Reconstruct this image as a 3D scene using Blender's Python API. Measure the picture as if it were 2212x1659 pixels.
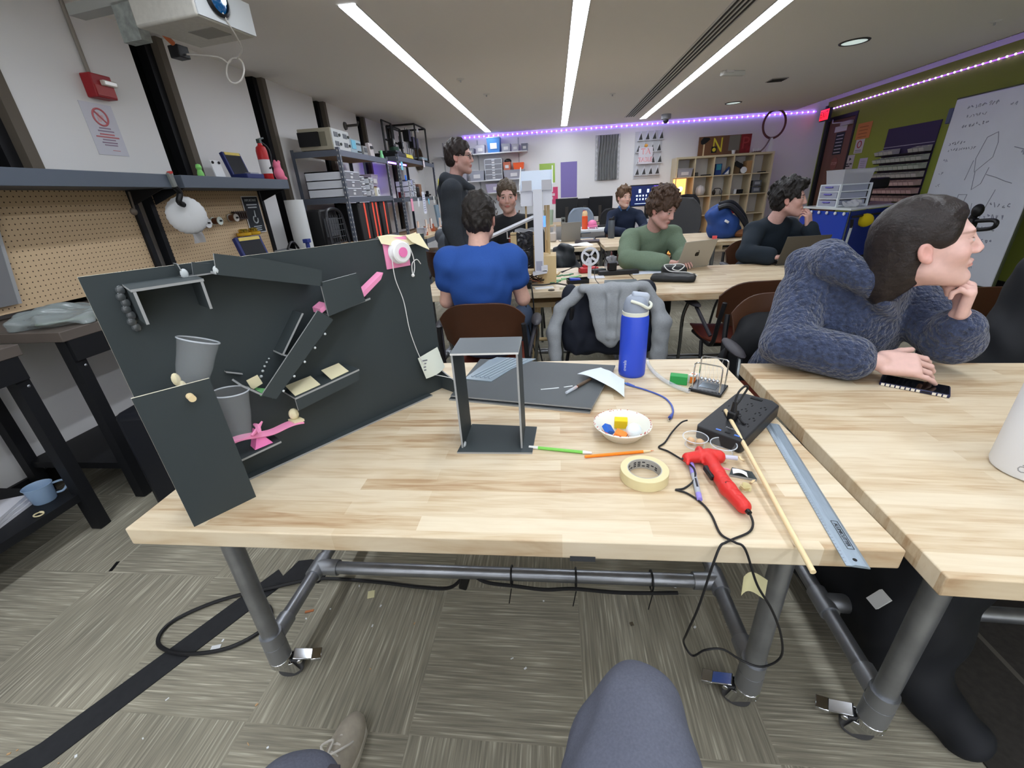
import bpy,bmesh,math,random
import numpy as np
from mathutils import Vector,Matrix,Euler
random.seed(7)
SC=bpy.context.scene
COL=SC.collection
for _o in list(bpy.data.objects):
 bpy.data.objects.remove(_o)
CAM_Z=1.335
_yaw,_pitch,_roll=0.11682297,0.42312321,-0.05964884
_f=Vector((-math.sin(_yaw)*math.cos(_pitch),math.cos(_yaw)*math.cos(_pitch),-math.sin(_pitch)))
_r0=Vector((math.cos(_yaw),math.sin(_yaw),0))
_u0=_r0.cross(_f)
_r=_r0*math.cos(_roll)+_u0*math.sin(_roll)
_u=-_r0*math.sin(_roll)+_u0*math.cos(_roll)
cam_data=bpy.data.cameras.new('camera')
cam_data.sensor_width=36.0
cam_data.lens=908.168/2212*36.0
cam_data.clip_start=0.02
cam=bpy.data.objects.new('camera',cam_data)
COL.objects.link(cam)
cam.matrix_world=Matrix(((_r.x,_u.x,-_f.x,0),(_r.y,_u.y,-_f.y,0),(_r.z,_u.z,-_f.z,CAM_Z),(0,0,0,1)))
SC.camera=cam
w=bpy.data.worlds.new('rear_fill')  # plain world light added as fill, entering where no rear wall stands
SC.world=w
w.use_nodes=True
w.node_tree.nodes['Background'].inputs[0].default_value=(0.93,0.95,1.0,1)
w.node_tree.nodes['Background'].inputs[1].default_value=1.6
SC.view_settings.view_transform='Standard'
SC.view_settings.look='None'
SC.view_settings.gamma=1.0
SC.view_settings.use_curve_mapping=False
SC.view_settings.exposure=0.22
SC.cycles.max_bounces=10
SC.cycles.diffuse_bounces=8
SC.cycles.glossy_bounces=3
SC.cycles.transmission_bounces=6
SC.cycles.transparent_max_bounces=12
SC.cycles.sample_clamp_indirect=4.0
SC.cycles.caustics_reflective=False
SC.cycles.caustics_refractive=False
try:
 SC.cycles.use_denoising=True
 SC.cycles.use_adaptive_sampling=True
except Exception:
 pass
STRIP_POWER=22.0
def lin(c):
 o=[]
 for x in c[:3]:
  x=x/255.0
  o.append(x/12.92 if x<=0.04045 else((x+0.055)/1.055)**2.4)
 return(o[0],o[1],o[2],1.0)
MATS={}
def M(name,col=(200,200,200),rough=0.55,metal=0.0,spec=0.4,noise=None,bump=None,emit=None,estr=1.0,alpha=None,trans=0.0,ior=1.45,sheen=0.0,attr=False,coat=0.0):
 if name in MATS:
  return MATS[name]
 m=bpy.data.materials.new(name)
 m.use_nodes=True
 nt=m.node_tree
 b=nt.nodes['Principled BSDF']
 b.inputs['Base Color'].default_value=lin(col)
 b.inputs['Roughness'].default_value=rough
 b.inputs['Metallic'].default_value=metal
 b.inputs['Specular IOR Level'].default_value=spec
 b.inputs['Transmission Weight'].default_value=trans
 b.inputs['IOR'].default_value=ior
 b.inputs['Sheen Weight'].default_value=sheen
 b.inputs['Coat Weight'].default_value=coat
 if emit:
  b.inputs['Emission Color'].default_value=lin(emit)
  b.inputs['Emission Strength'].default_value=estr
 if alpha is not None:
  b.inputs['Alpha'].default_value=alpha
 tc=None
 def tcn():
  return nt.nodes.new('ShaderNodeTexCoord')
 if attr:
  a=nt.nodes.new('ShaderNodeAttribute');a.attribute_name='Col'
  src=a.outputs['Color']
  nt.links.new(src,b.inputs['Base Color'])
 if noise:
  sc,amt=noise[0],noise[1]
  stretch=noise[2]if len(noise)>2 else(1,1,1)
  tc=tcn()
  mp=nt.nodes.new('ShaderNodeMapping');mp.inputs['Scale'].default_value=stretch
  n=nt.nodes.new('ShaderNodeTexNoise');n.inputs['Scale'].default_value=sc;n.inputs['Detail'].default_value=4
  nt.links.new(tc.outputs['Object'],mp.inputs[0]);nt.links.new(mp.outputs[0],n.inputs['Vector'])
  mr=nt.nodes.new('ShaderNodeMapRange')
  mr.inputs['From Min'].default_value=0.3;mr.inputs['From Max'].default_value=0.7
  mr.inputs['To Min'].default_value=1-amt;mr.inputs['To Max'].default_value=1+amt
  nt.links.new(n.outputs['Fac'],mr.inputs['Value'])
  mx=nt.nodes.new('ShaderNodeMix');mx.data_type='RGBA';mx.blend_type='MULTIPLY'
  mx.inputs[0].default_value=1.0
  if attr:
   nt.links.new(src,mx.inputs[6])
  else:
   mx.inputs[6].default_value=lin(col)
  nt.links.new(mr.outputs[0],mx.inputs[7])
  nt.links.new(mx.outputs[2],b.inputs['Base Color'])
 if bump:
  sc,st,dist=bump[:3]
  stretch=bump[3]if len(bump)>3 else(1,1,1)
  tc=tc or tcn()
  mp=nt.nodes.new('ShaderNodeMapping');mp.inputs['Scale'].default_value=stretch
  n=nt.nodes.new('ShaderNodeTexNoise');n.inputs['Scale'].default_value=sc;n.inputs['Detail'].default_value=3
  nt.links.new(tc.outputs['Object'],mp.inputs[0]);nt.links.new(mp.outputs[0],n.inputs['Vector'])
  bp=nt.nodes.new('ShaderNodeBump');bp.inputs['Strength'].default_value=st;bp.inputs['Distance'].default_value=dist
  nt.links.new(n.outputs['Fac'],bp.inputs['Height']);nt.links.new(bp.outputs[0],b.inputs['Normal'])
 MATS[name]=m
 return m
def nodes_of(m):
 return m.node_tree.nodes,m.node_tree.links,m.node_tree.nodes['Principled BSDF']
def rot_to(d):
 return Vector((0,0,1)).rotation_difference(Vector(d).normalized()).to_matrix()
class MB:
 def __init__(s,T=None):
  s.v=[];s.f=[];s.mi=[];s.cur=0;s.T=T or Matrix.Identity(4)
 def m(s,i):
  s.cur=i;return s
 def add(s,vs,fs):
  n=len(s.v)
  s.v+=[s.T@Vector(p)for p in vs]
  s.f+=[[n+i for i in f]for f in fs]
  s.mi+=[s.cur]*len(fs)
  return s
 def box(s,c,d,R=None):
  x,y,z=d[0]/2,d[1]/2,d[2]/2
  vs=[Vector((a*x,b*y,e*z))for a in(-1,1)for b in(-1,1)for e in(-1,1)]
  if R is not None:
   if not isinstance(R,Matrix):
    R=Euler(R).to_matrix()
   vs=[R@v for v in vs]
  vs=[v+Vector(c)for v in vs]
  return s.add(vs,[(0,1,3,2),(4,6,7,5),(0,4,5,1),(2,3,7,6),(0,2,6,4),(1,5,7,3)])
 def bx(s,x0,x1,y0,y1,z0,z1):
  return s.box(((x0+x1)/2,(y0+y1)/2,(z0+z1)/2),(x1-x0,y1-y0,z1-z0))
 def quad(s,a,b,c,d):
  return s.add([a,b,c,d],[(0,1,2,3)])
 def tube(s,pts,r,n=8,closed=False,caps=True):
  P=[Vector(p)for p in pts];k=len(P)
  rs=r if isinstance(r,(list,tuple))else[r]*k
  rings=[];up=None
  for i in range(k):
   if closed:
    t=P[(i+1)%k]-P[i-1]
   else:
    t=P[min(i+1,k-1)]-P[max(i-1,0)]
   if t.length<1e-9:t=Vector((0,0,1))
   t.normalize()
   if up is None:
    a=Vector((0,0,1))if abs(t.z)<0.9 else Vector((1,0,0))
    up=(a-t*a.dot(t)).normalized()
   else:
    up=up-t*up.dot(t)
    if up.length<1e-6:up=Vector((1,0,0))-t*t.x
    up.normalize()
   sd=t.cross(up)
   rings.append([P[i]+(up*math.cos(2*math.pi*j/n)+sd*math.sin(2*math.pi*j/n))*rs[i]for j in range(n)])
  vs=[q for R in rings for q in R];fs=[]
  for i in range(k if closed else k-1):
   a,b=i*n,((i+1)%k)*n
   for j in range(n):
    fs.append((a+j,a+(j+1)%n,b+(j+1)%n,b+j))
  if caps and not closed:
   fs.append(tuple(range(n-1,-1,-1)));fs.append(tuple((k-1)*n+j for j in range(n)))
  return s.add(vs,fs)
 def cyl(s,a,b,r0,r1=None,n=16):
  return s.tube([a,b],[r0,r0 if r1 is None else r1],n)
 def lathe(s,prof,c=(0,0,0),R=None,n=24,sx=1.0,sy=1.0):
  vs=[];fs=[];k=len(prof)
  for(r,z)in prof:
   for j in range(n):
    v=Vector((r*math.cos(2*math.pi*j/n)*sx,r*math.sin(2*math.pi*j/n)*sy,z))
    if R is not None:v=R@v
    vs.append(v+Vector(c))
  for i in range(k-1):
   for j in range(n):
    fs.append((i*n+j,i*n+(j+1)%n,(i+1)*n+(j+1)%n,(i+1)*n+j))
  if prof[0][0]>1e-6:pass
  return s.add(vs,fs)
 def disc(s,c,r,R=None,n=24):
  vs=[]
  for j in range(n):
   v=Vector((r*math.cos(2*math.pi*j/n),r*math.sin(2*math.pi*j/n),0))
   if R is not None:v=R@v
   vs.append(v+Vector(c))
  return s.add(vs,[tuple(range(n))])
 def prism(s,poly,h):
  P=[Vector(p)for p in poly];h=Vector(h);n=len(P)
  vs=P+[p+h for p in P]
  fs=[tuple(range(n-1,-1,-1)),tuple(range(n,2*n))]+[(i,(i+1)%n,n+(i+1)%n,n+i)for i in range(n)]
  return s.add(vs,fs)
 def sphere(s,c,r,R=None,nu=16,nv=10):
  rx,ry,rz=r if isinstance(r,(list,tuple))else(r,r,r)
  vs=[];fs=[]
  for i in range(nv+1):
   th=math.pi*i/nv
   for j in range(nu):
    ph=2*math.pi*j/nu
    v=Vector((rx*math.sin(th)*math.cos(ph),ry*math.sin(th)*math.sin(ph),rz*math.cos(th)))
    if R is not None:v=R@v
    vs.append(v+Vector(c))
  for i in range(nv):
   for j in range(nu):
    fs.append((i*nu+j,(i+1)*nu+j,(i+1)*nu+(j+1)%nu,i*nu+(j+1)%nu))
  return s.add(vs,fs)
 def grid(s,fn,nu,nv,thick=0.0):
  """sheet fn(u,v) with thickness along its normals"""
  P=[[Vector(fn(i/nu,j/nv))for j in range(nv+1)]for i in range(nu+1)]
  W=nv+1
  vs=[P[i][j]for i in range(nu+1)for j in range(W)]
  fs=[(i*W+j,(i+1)*W+j,(i+1)*W+j+1,i*W+j+1)for i in range(nu)for j in range(nv)]
  if thick:
   N=len(vs);off=[]
   for i in range(nu+1):
    for j in range(W):
     du=P[min(i+1,nu)][j]-P[max(i-1,0)][j];dv=P[i][min(j+1,nv)]-P[i][max(j-1,0)]
     nn=du.cross(dv)
     nn=nn.normalized()if nn.length>1e-12 else Vector((0,0,1))
     off.append(P[i][j]-nn*thick)
   vs+=off
   fs+=[(N+i*W+j,N+i*W+j+1,N+(i+1)*W+j+1,N+(i+1)*W+j)for i in range(nu)for j in range(nv)]
   bd=[(i,0)for i in range(nu+1)]+[(nu,j)for j in range(1,W)]+[(i,nv)for i in range(nu-1,-1,-1)]+[(0,j)for j in range(nv-1,0,-1)]
   for a in range(len(bd)):
    p,q=bd[a],bd[(a+1)%len(bd)]
    i0,i1=p[0]*W+p[1],q[0]*W+q[1]
    fs.append((i1,i0,N+i0,N+i1))
  return s.add(vs,fs)
 def build(s,name,mats,parent=None,world=False,smooth=35,bevel=0.0,seg=2):
  vs=s.v
  if world and parent is not None:
   inv=wm(parent).inverted()
   vs=[inv@p for p in vs]
  me=bpy.data.meshes.new(name)
  me.from_pydata([tuple(p)for p in vs],[],s.f)
  if not isinstance(mats,(list,tuple)):mats=[mats]
  for mm in mats:me.materials.append(mm)
  if len(mats)>1:
   me.polygons.foreach_set('material_index',s.mi)
  bm=bmesh.new();bm.from_mesh(me)
  bmesh.ops.recalc_face_normals(bm,faces=bm.faces)
  bm.to_mesh(me);bm.free()
  if smooth:
   me.shade_smooth()
   try:me.set_sharp_from_angle(angle=math.radians(smooth))
   except Exception:pass
  o=bpy.data.objects.new(name,me)
  COL.objects.link(o)
  if parent is not None:o.parent=parent
  if bevel:
   md=o.modifiers.new('bevel','BEVEL');md.width=bevel;md.segments=seg;md.limit_method='ANGLE';md.angle_limit=math.radians(40)
   md.harden_normals=False
  return o
def wm(o):
 m=o.matrix_basis.copy()
 while o.parent is not None:
  o=o.parent;m=o.matrix_basis@m
 return m
def tag(o,label=None,cat=None,group=None,kind=None):
 if label:o['label']=label
 if cat:o['category']=cat
 if group:o['group']=group
 if kind:o['kind']=kind
 return o
def thing(name,label,cat,loc=(0,0,0),rz=0.0,group=None,rot=None):
 o=bpy.data.objects.new(name,None);COL.objects.link(o)
 o.empty_display_size=0.05
 o.location=loc;o.rotation_euler=rot if rot else(0,0,rz)
 return tag(o,label,cat,group)
def dup(o,loc=None,rz=None,label=None,group=None,parent=None,rot=None):
 c=o.copy();COL.objects.link(c)
 if parent is not None:c.parent=parent
 if loc is not None:c.location=loc
 if rot is not None:c.rotation_euler=rot
 elif rz is not None:c.rotation_euler=(0,0,rz)
 if label:c['label']=label
 if group:c['group']=group
 for ch in list(o.children):dup(ch,parent=c)
 return c
def struct(o):
 o['kind']='structure';return o
def text(name,s,size,mat,parent,R,loc,world=False,depth=0.0006,align='CENTER',sx=1.0):
 """lettering as mesh: local x along the writing, y up the letters"""
 cu=bpy.data.curves.new(name,'FONT');cu.body=s;cu.size=size;cu.align_x=align;cu.align_y='CENTER'
 cu.extrude=depth;cu.resolution_u=2
 to=bpy.data.objects.new(name,cu);COL.objects.link(to)
 me=bpy.data.meshes.new_from_object(to)
 bpy.data.objects.remove(to);bpy.data.curves.remove(cu)
 Tm=Matrix.Translation(Vector(loc))@R.to_4x4()@Matrix.Diagonal((sx,1,1,1))
 if world and parent is not None:Tm=wm(parent).inverted()@Tm
 me.transform(Tm)
 me.materials.clear();me.materials.append(mat)
 o=bpy.data.objects.new(name,me);COL.objects.link(o)
 if parent is not None:o.parent=parent
 return o
def axes(x,y):
 """rotation whose local x/y run along the world vectors x/y"""
 x=Vector(x).normalized();y=Vector(y);y=(y-x*y.dot(x)).normalized();z=x.cross(y)
 return Matrix(((x.x,y.x,z.x),(x.y,y.y,z.y),(x.z,y.z,z.z)))
def smooth_path(pts,n=8):
 P=[Vector(p)for p in pts];out=[]
 for i in range(len(P)-1):
  p0=P[max(i-1,0)];p1=P[i];p2=P[i+1];p3=P[min(i+2,len(P)-1)]
  for k in range(n):
   t=k/n
   out.append(0.5*((2*p1)+(p2-p0)*t+(2*p0-5*p1+4*p2-p3)*t*t+(3*p1-p0-3*p2+p3)*t**3))
 out.append(P[-1]);return out
class Field:
 def __init__(s,lo,hi,h):
  s.h=h;s.lo=np.array(lo,np.float32)
  n=np.ceil((np.array(hi)-np.array(lo))/h).astype(int)+1
  s.n=n
  s.ax=[(s.lo[i]+h*np.arange(n[i])).astype(np.float32)for i in range(3)]
  s.F=np.full(tuple(n),1.0,np.float32)
 def sub(s,lo,hi):
  a=[max(0,int(math.floor((lo[i]-s.lo[i])/s.h)))for i in range(3)]
  b=[min(int(s.n[i]),int(math.ceil((hi[i]-s.lo[i])/s.h))+1)for i in range(3)]
  if any(b[i]<=a[i]for i in range(3)):return None
  sl=tuple(slice(a[i],b[i])for i in range(3))
  X=s.ax[0][sl[0]][:,None,None];Y=s.ax[1][sl[1]][None,:,None];Z=s.ax[2][sl[2]][None,None,:]
  return sl,X,Y,Z
 def op(s,sl,d,k,op):
  a=s.F[sl]
  if op=='s':
   d=-d
   if k<=0:s.F[sl]=np.maximum(a,d);return
   hh=np.clip(0.5+0.5*(a-d)/k,0,1)
   s.F[sl]=d+(a-d)*hh+k*hh*(1-hh)
  else:
   if k<=0:s.F[sl]=np.minimum(a,d);return
   hh=np.clip(0.5+0.5*(d-a)/k,0,1)
   s.F[sl]=d+(a-d)*hh-k*hh*(1-hh)
 def cap(s,a,b,ra,rb=None,k=0.02,op='u',sq=None):
  a=np.array(a,np.float32);b=np.array(b,np.float32);rb=ra if rb is None else rb
  R=max(ra,rb)*(sq[1]if sq and sq[1]>1 else 1)+k+3*s.h
  q=s.sub(np.minimum(a,b)-R,np.maximum(a,b)+R)
  if q is None:return s
  sl,X,Y,Z=q
  ab=b-a
  px,py,pz=X-a[0],Y-a[1],Z-a[2]
  if sq:
   n=np.array(sq[0],float);n=n/np.linalg.norm(n);g=1/sq[1]-1
   dn=(px*n[0]+py*n[1]+pz*n[2])*g
   px=px+dn*n[0];py=py+dn*n[1];pz=pz+dn*n[2]
   ab=ab+n*(ab@n)*g
  t=np.clip((px*ab[0]+py*ab[1]+pz*ab[2])/max(float(ab@ab),1e-9),0,1)
  d=np.sqrt((px-t*ab[0])**2+(py-t*ab[1])**2+(pz-t*ab[2])**2)-(ra+(rb-ra)*t)
  s.op(sl,d.astype(np.float32),k,op);return s
 def chain(s,pts,rs,k=0.02,op='u',sq=None):
  for i in range(len(pts)-1):
   s.cap(pts[i],pts[i+1],rs[i],rs[i+1],k,op,sq)
  return s
 def ell(s,c,r,R=None,k=0.02,op='u'):
  c=np.array(c,np.float32);r=np.array(r,np.float32)
  B=float(r.max())+k+3*s.h
  q=s.sub(c-B,c+B)
  if q is None:return s
  sl,X,Y,Z=q
  px,py,pz=X-c[0],Y-c[1],Z-c[2]
  if R is not None:
   R=np.array(R,np.float32)
   qx=px*R[0,0]+py*R[1,0]+pz*R[2,0]
   qy=px*R[0,1]+py*R[1,1]+pz*R[2,1]
   qz=px*R[0,2]+py*R[1,2]+pz*R[2,2]
  else:qx,qy,qz=px,py,pz
  k0=np.sqrt((qx/r[0])**2+(qy/r[1])**2+(qz/r[2])**2)
  k1=np.sqrt((qx/r[0]**2)**2+(qy/r[1]**2)**2+(qz/r[2]**2)**2)
  d=k0*(k0-1)/np.maximum(k1,1e-6)
  s.op(sl,d.astype(np.float32),k,op);return s
 def rbox(s,c,hf,rad,R=None,k=0.01,op='u'):
  c=np.array(c,np.float32);hf=np.array(hf,np.float32)
  B=float(np.linalg.norm(hf))+rad+k+3*s.h
  q=s.sub(c-B,c+B)
  if q is None:return s
  sl,X,Y,Z=q
  px,py,pz=X-c[0],Y-c[1],Z-c[2]
  if R is not None:
   R=np.array(R,np.float32)
   qx=px*R[0,0]+py*R[1,0]+pz*R[2,0]
   qy=px*R[0,1]+py*R[1,1]+pz*R[2,1]
   qz=px*R[0,2]+py*R[1,2]+pz*R[2,2]
  else:qx,qy,qz=px,py,pz
  ax,ay,az=np.abs(qx)-hf[0]+rad,np.abs(qy)-hf[1]+rad,np.abs(qz)-hf[2]+rad
  d=np.sqrt(np.maximum(ax,0)**2+np.maximum(ay,0)**2+np.maximum(az,0)**2)+np.minimum(np.maximum(np.maximum(ax,ay),az),0)-rad
  s.op(sl,(d+0*px).astype(np.float32),k,op);return s
 def plane(s,p,n,k=0.0):
  """removes everything on the side the normal points to"""
  n=np.array(n,float);n=n/np.linalg.norm(n)
  X=s.ax[0][:,None,None]-p[0];Y=s.ax[1][None,:,None]-p[1];Z=s.ax[2][None,None,:]-p[2]
  s.F=np.maximum(s.F,(X*n[0]+Y*n[1]+Z*n[2]).astype(np.float32));return s
 def wave(s,amp,freq,seed=0,stretch=(1,1,1)):
  rs=np.random.RandomState(seed)
  X=s.ax[0][:,None,None]*stretch[0];Y=s.ax[1][None,:,None]*stretch[1];Z=s.ax[2][None,None,:]*stretch[2]
  for i in range(5):
   d=rs.randn(3);d/=np.linalg.norm(d);fr=freq*(0.6+0.5*i)
   s.F+=(amp/(1+0.5*i)*np.sin(fr*(d[0]*X+d[1]*Y+d[2]*Z)+rs.rand()*6.28+1.3*np.sin(fr*0.5*(d[1]*X-d[2]*Y+d[0]*Z)))).astype(np.float32)
  return s
 def mesh(s):
  F=s.F;n0,n1,n2=F.shape;h=s.h
  F[0]=F[-1]=1;F[:,0]=F[:,-1]=1;F[:,:,0]=F[:,:,-1]=1
  S=F<0
  cnt=np.zeros((n0-1,n1-1,n2-1),np.int8)
  off=[(a,b,c)for a in(0,1)for b in(0,1)for c in(0,1)]
  for a,b,c in off:
   cnt+=S[a:n0-1+a,b:n1-1+b,c:n2-1+c]
  mask=(cnt>0)&(cnt<8)
  ijk=np.argwhere(mask)
  idx=np.full(mask.shape,-1,np.int32);idx[mask]=np.arange(len(ijk))
  cv={o:F[ijk[:,0]+o[0],ijk[:,1]+o[1],ijk[:,2]+o[2]]for o in off}
  acc=np.zeros((len(ijk),3));num=np.zeros(len(ijk))
  for a in off:
   for ax in range(3):
    if a[ax]==0:
     b=list(a);b[ax]=1;b=tuple(b)
     va,vb=cv[a],cv[b];cr=(va<0)!=(vb<0)
     t=np.where(cr,va/np.where(cr,va-vb,1),0)
     p=np.array(a,float)[None,:]+np.outer(t,np.array(b,float)-np.array(a,float))
     acc+=p*cr[:,None];num+=cr
  V=(ijk+acc/num[:,None])*h+s.lo[None,:]
  Q=[]
  for ax in range(3):
   o1,o2=[(1,2),(2,0),(0,1)][ax]
   sa=[slice(1,-1)]*3;sb=[slice(1,-1)]*3
   sa[ax]=slice(0,-1);sb[ax]=slice(1,None)
   A,B=S[tuple(sa)],S[tuple(sb)]
   e=np.argwhere(A!=B)
   if len(e)==0:continue
   inside=A[e[:,0],e[:,1],e[:,2]]
   base=e.copy()
   for d in range(3):
    if d!=ax:base[:,d]+=1
   def at(d1,d2):
    q=base.copy();q[:,o1]+=d1;q[:,o2]+=d2
    return idx[q[:,0],q[:,1],q[:,2]]
   q=np.stack([at(-1,-1),at(0,-1),at(0,0),at(-1,0)],1)
   q[~inside]=q[~inside][:,::-1]
   Q.append(q)
  return V,np.concatenate(Q)
def field_obj(fld,name,mat,parent=None,colfn=None,relax=1,world=True):
 V,Q=fld.mesh()
 for _ in range(relax):
  acc=np.zeros_like(V);num=np.zeros(len(V))
  for a,b in((0,1),(1,2),(2,3),(3,0)):
   np.add.at(acc,Q[:,a],V[Q[:,b]]);np.add.at(num,Q[:,a],1)
   np.add.at(acc,Q[:,b],V[Q[:,a]]);np.add.at(num,Q[:,b],1)
  V=0.5*V+0.5*acc/np.maximum(num,1)[:,None]
 W=V
 if world and parent is not None:
  inv=np.array(wm(parent).inverted())
  W=V@inv[:3,:3].T+inv[:3,3]
 me=bpy.data.meshes.new(name)
 me.vertices.add(len(W));me.vertices.foreach_set('co',W.astype(np.float32).ravel())
 me.loops.add(len(Q)*4);me.loops.foreach_set('vertex_index',Q.astype(np.int32).ravel())
 me.polygons.add(len(Q));me.polygons.foreach_set('loop_start',np.arange(0,len(Q)*4,4,dtype=np.int32))
 me.update(calc_edges=True);me.validate()
 me.shade_smooth()
 me.materials.append(mat)
 if colfn is not None:
  C=colfn(V).astype(np.float32)
  at=me.color_attributes.new('Col','FLOAT_COLOR','POINT')
  at.data.foreach_set('color',np.concatenate([C,np.ones((len(C),1),np.float32)],1).ravel())
 o=bpy.data.objects.new(name,me);COL.objects.link(o)
 if parent is not None:o.parent=parent
 return o
XL,XR,YB,YF,ZC=-2.82,5.2,10.0,-4.0,2.5
def carpet_mat():
 m=M('carpet',(112,106,94),0.95,spec=0.1)
 N,L,B=nodes_of(m)
 tc=N.new('ShaderNodeTexCoord')
 mp=N.new('ShaderNodeMapping');mp.inputs['Location'].default_value=(-0.065,-0.14,0.013)
 L.new(tc.outputs['Object'],mp.inputs[0])
 ck=N.new('ShaderNodeTexChecker');ck.inputs['Scale'].default_value=1/0.48
 L.new(mp.outputs[0],ck.inputs['Vector'])
 def streak(st):
  q=N.new('ShaderNodeMapping');q.inputs['Scale'].default_value=st
  L.new(mp.outputs[0],q.inputs[0])
  n=N.new('ShaderNodeTexNoise');n.inputs['Scale'].default_value=1.0;n.inputs['Detail'].default_value=2.0;n.inputs['Roughness'].default_value=0.6
  L.new(q.outputs[0],n.inputs['Vector']);return n.outputs['Fac']
 a=streak((150,5.0,1));b=streak((5.0,150,1))
 mx=N.new('ShaderNodeMix');L.new(ck.outputs['Fac'],mx.inputs[0]);L.new(b,mx.inputs[2]);L.new(a,mx.inputs[3])
 cr=N.new('ShaderNodeValToRGB')
 e=cr.color_ramp.elements
 e[0].position=0.3;e[0].color=lin((122,118,106));e[1].position=0.74;e[1].color=lin((196,190,172))
 x=cr.color_ramp.elements.new(0.5);x.color=lin((142,137,122));x=cr.color_ramp.elements.new(0.6);x.color=lin((155,150,134))
 L.new(mx.outputs[0],cr.inputs[0])
 big=N.new('ShaderNodeTexNoise');big.inputs['Scale'].default_value=2.2;L.new(tc.outputs['Object'],big.inputs['Vector'])
 mr=N.new('ShaderNodeMapRange');mr.inputs['From Min'].default_value=0.3;mr.inputs['From Max'].default_value=0.7;mr.inputs['To Min'].default_value=0.84;mr.inputs['To Max'].default_value=1.14
 L.new(big.outputs['Fac'],mr.inputs['Value'])
 mu=N.new('ShaderNodeMix');mu.data_type='RGBA';mu.blend_type='MULTIPLY';mu.inputs[0].default_value=1
 L.new(cr.outputs[0],mu.inputs[6]);L.new(mr.outputs[0],mu.inputs[7]);L.new(mu.outputs[2],B.inputs['Base Color'])
 bp=N.new('ShaderNodeBump');bp.inputs['Strength'].default_value=0.5;bp.inputs['Distance'].default_value=0.003
 L.new(mx.outputs[0],bp.inputs['Height']);L.new(bp.outputs[0],B.inputs['Normal'])
 return m
WALL=M('wall_paint',(228,227,227),0.8,spec=0.2,bump=(60,0.05,0.002))
GREEN=M('green_paint',(136,148,62),0.8,spec=0.2,bump=(60,0.05,0.002))
CEIL=M('ceiling_paint',(238,235,231),0.9,spec=0.1)
TAUPE=M('jamb_taupe',(98,90,80),0.7)
BLACKF=M('black_frame',(22,22,25),0.5)
BLACK=M('black_plastic',(20,20,22),0.45)
WHITEP=M('white_plastic',(226,228,230),0.4)
GLASS=M('night_glass',(8,12,11),0.03,spec=0.6)
b=MB();b.bx(XL-0.4,XR+0.3,YF-0.2,YB+0.3,-0.1,0);struct(b.build('floor',carpet_mat()))
b=MB();b.bx(XL-0.2,4.55,YF-0.2,YB+0.2,ZC,ZC+0.08);b.bx(4.53,4.55,YF,YB,ZC-0.0,ZC+0.4)
b.bx(4.55,XR+0.2,YF-0.2,YB+0.2,2.88,2.96)
struct(b.build('ceiling',CEIL))
b=MB();b.bx(XL-0.2,XR+0.2,YB,YB+0.2,0,2.96);struct(b.build('wall_back',WALL))
DY0,DY1,DZ=9.05,9.86,2.26
b=MB();b.bx(XR,XR+0.15,YF,DY0,0,2.60);b.bx(XR,XR+0.15,DY0,DY1,DZ,2.60);b.bx(XR,XR+0.15,DY1,YB,0,2.60)
struct(b.build('wall_right',GREEN))
b=MB();b.bx(XR-0.002,XR+0.15,YF,YB,2.60,2.9);struct(b.build('trim_1',WALL))
wins=[(0.87,1.18),(2.06,2.37),(3.245,3.555),(4.44,4.75),(5.64,5.95),(6.83,7.14),(8.02,8.33)]
b=MB();y=YF
for(a,c)in wins:
 b.bx(XL-0.2,XL,y,a,0,ZC);b.bx(XL-0.2,XL,a,c,0,0.85);y=c
b.bx(XL-0.2,XL,y,YB,0,ZC)
struct(b.build('wall_left',WALL))
for i,(a,c)in enumerate(wins):
 o=MB().bx(XL-0.13,XL-0.12,a,c,0.85,ZC).build('window_%d'%(i+1),GLASS);struct(o)
 k=MB();k.bx(XL-0.12,XL+0.004,c-0.055,c+0.006,0.85,ZC);k.build('window_jamb',TAUPE,o)
 k=MB();k.bx(XL-0.12,XL-0.06,a,a+0.03,0.85,ZC);k.bx(XL-0.12,XL-0.05,c-0.115,c-0.055,0.85,ZC);k.build('window_frame',BLACKF,o)
b=MB();b.bx(XL,XL+0.02,YF,YB,0,0.1);struct(b.build('baseboard_left',BLACKF))
b=MB();b.bx(XL,XR,YB-0.02,YB,0,0.1);struct(b.build('baseboard_back',BLACKF))
b=MB();b.bx(XR-0.02,XR,YF,DY0-0.05,0,0.1);struct(b.build('baseboard_right',BLACKF))
DOORW=M('door_brown',(112,78,62),0.5,noise=(6,0.12,(1,1,0.15)))
t=MB().bx(XR-0.01,XR+0.1,DY0-0.05,DY0,0,DZ).bx(XR-0.01,XR+0.1,DY1,DY1+0.09,0,DZ+0.05).bx(XR-0.01,XR+0.1,DY0-0.05,DY1,DZ,DZ+0.06).build('door_1',BLACKF)
struct(t)
MB().bx(XR+0.02,XR+0.06,DY0,DY1-0.03,0.01,DZ).build('door_leaf',DOORW,t)
MB().bx(XR-0.0,XR+0.02,DY1-0.03,DY1,0,DZ).build('door_stop',BLACKF,t)
MB().cyl((XR+0.02,9.15,1.02),(XR-0.05,9.15,1.02),0.012,n=10).tube([(XR-0.05,9.15,1.02),(XR-0.05,9.27,1.02)],0.011).build('door_handle',M('steel',(170,172,175),0.3,1.0),t)
MB().bx(XR-0.04,XR+0.02,9.12,9.4,DZ-0.12,DZ-0.06).tube([(XR-0.03,9.35,DZ-0.07),(XR-0.12,9.5,DZ-0.06),(XR-0.02,9.7,DZ+0.01)],0.01).build('door_closer',M('closer_grey',(180,178,170),0.5),t)
RN=Matrix(((0,0,-1),(-1,0,0),(0,1,0)))
RB=Matrix(((1,0,0),(0,0,-1),(0,1,0)))
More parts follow.
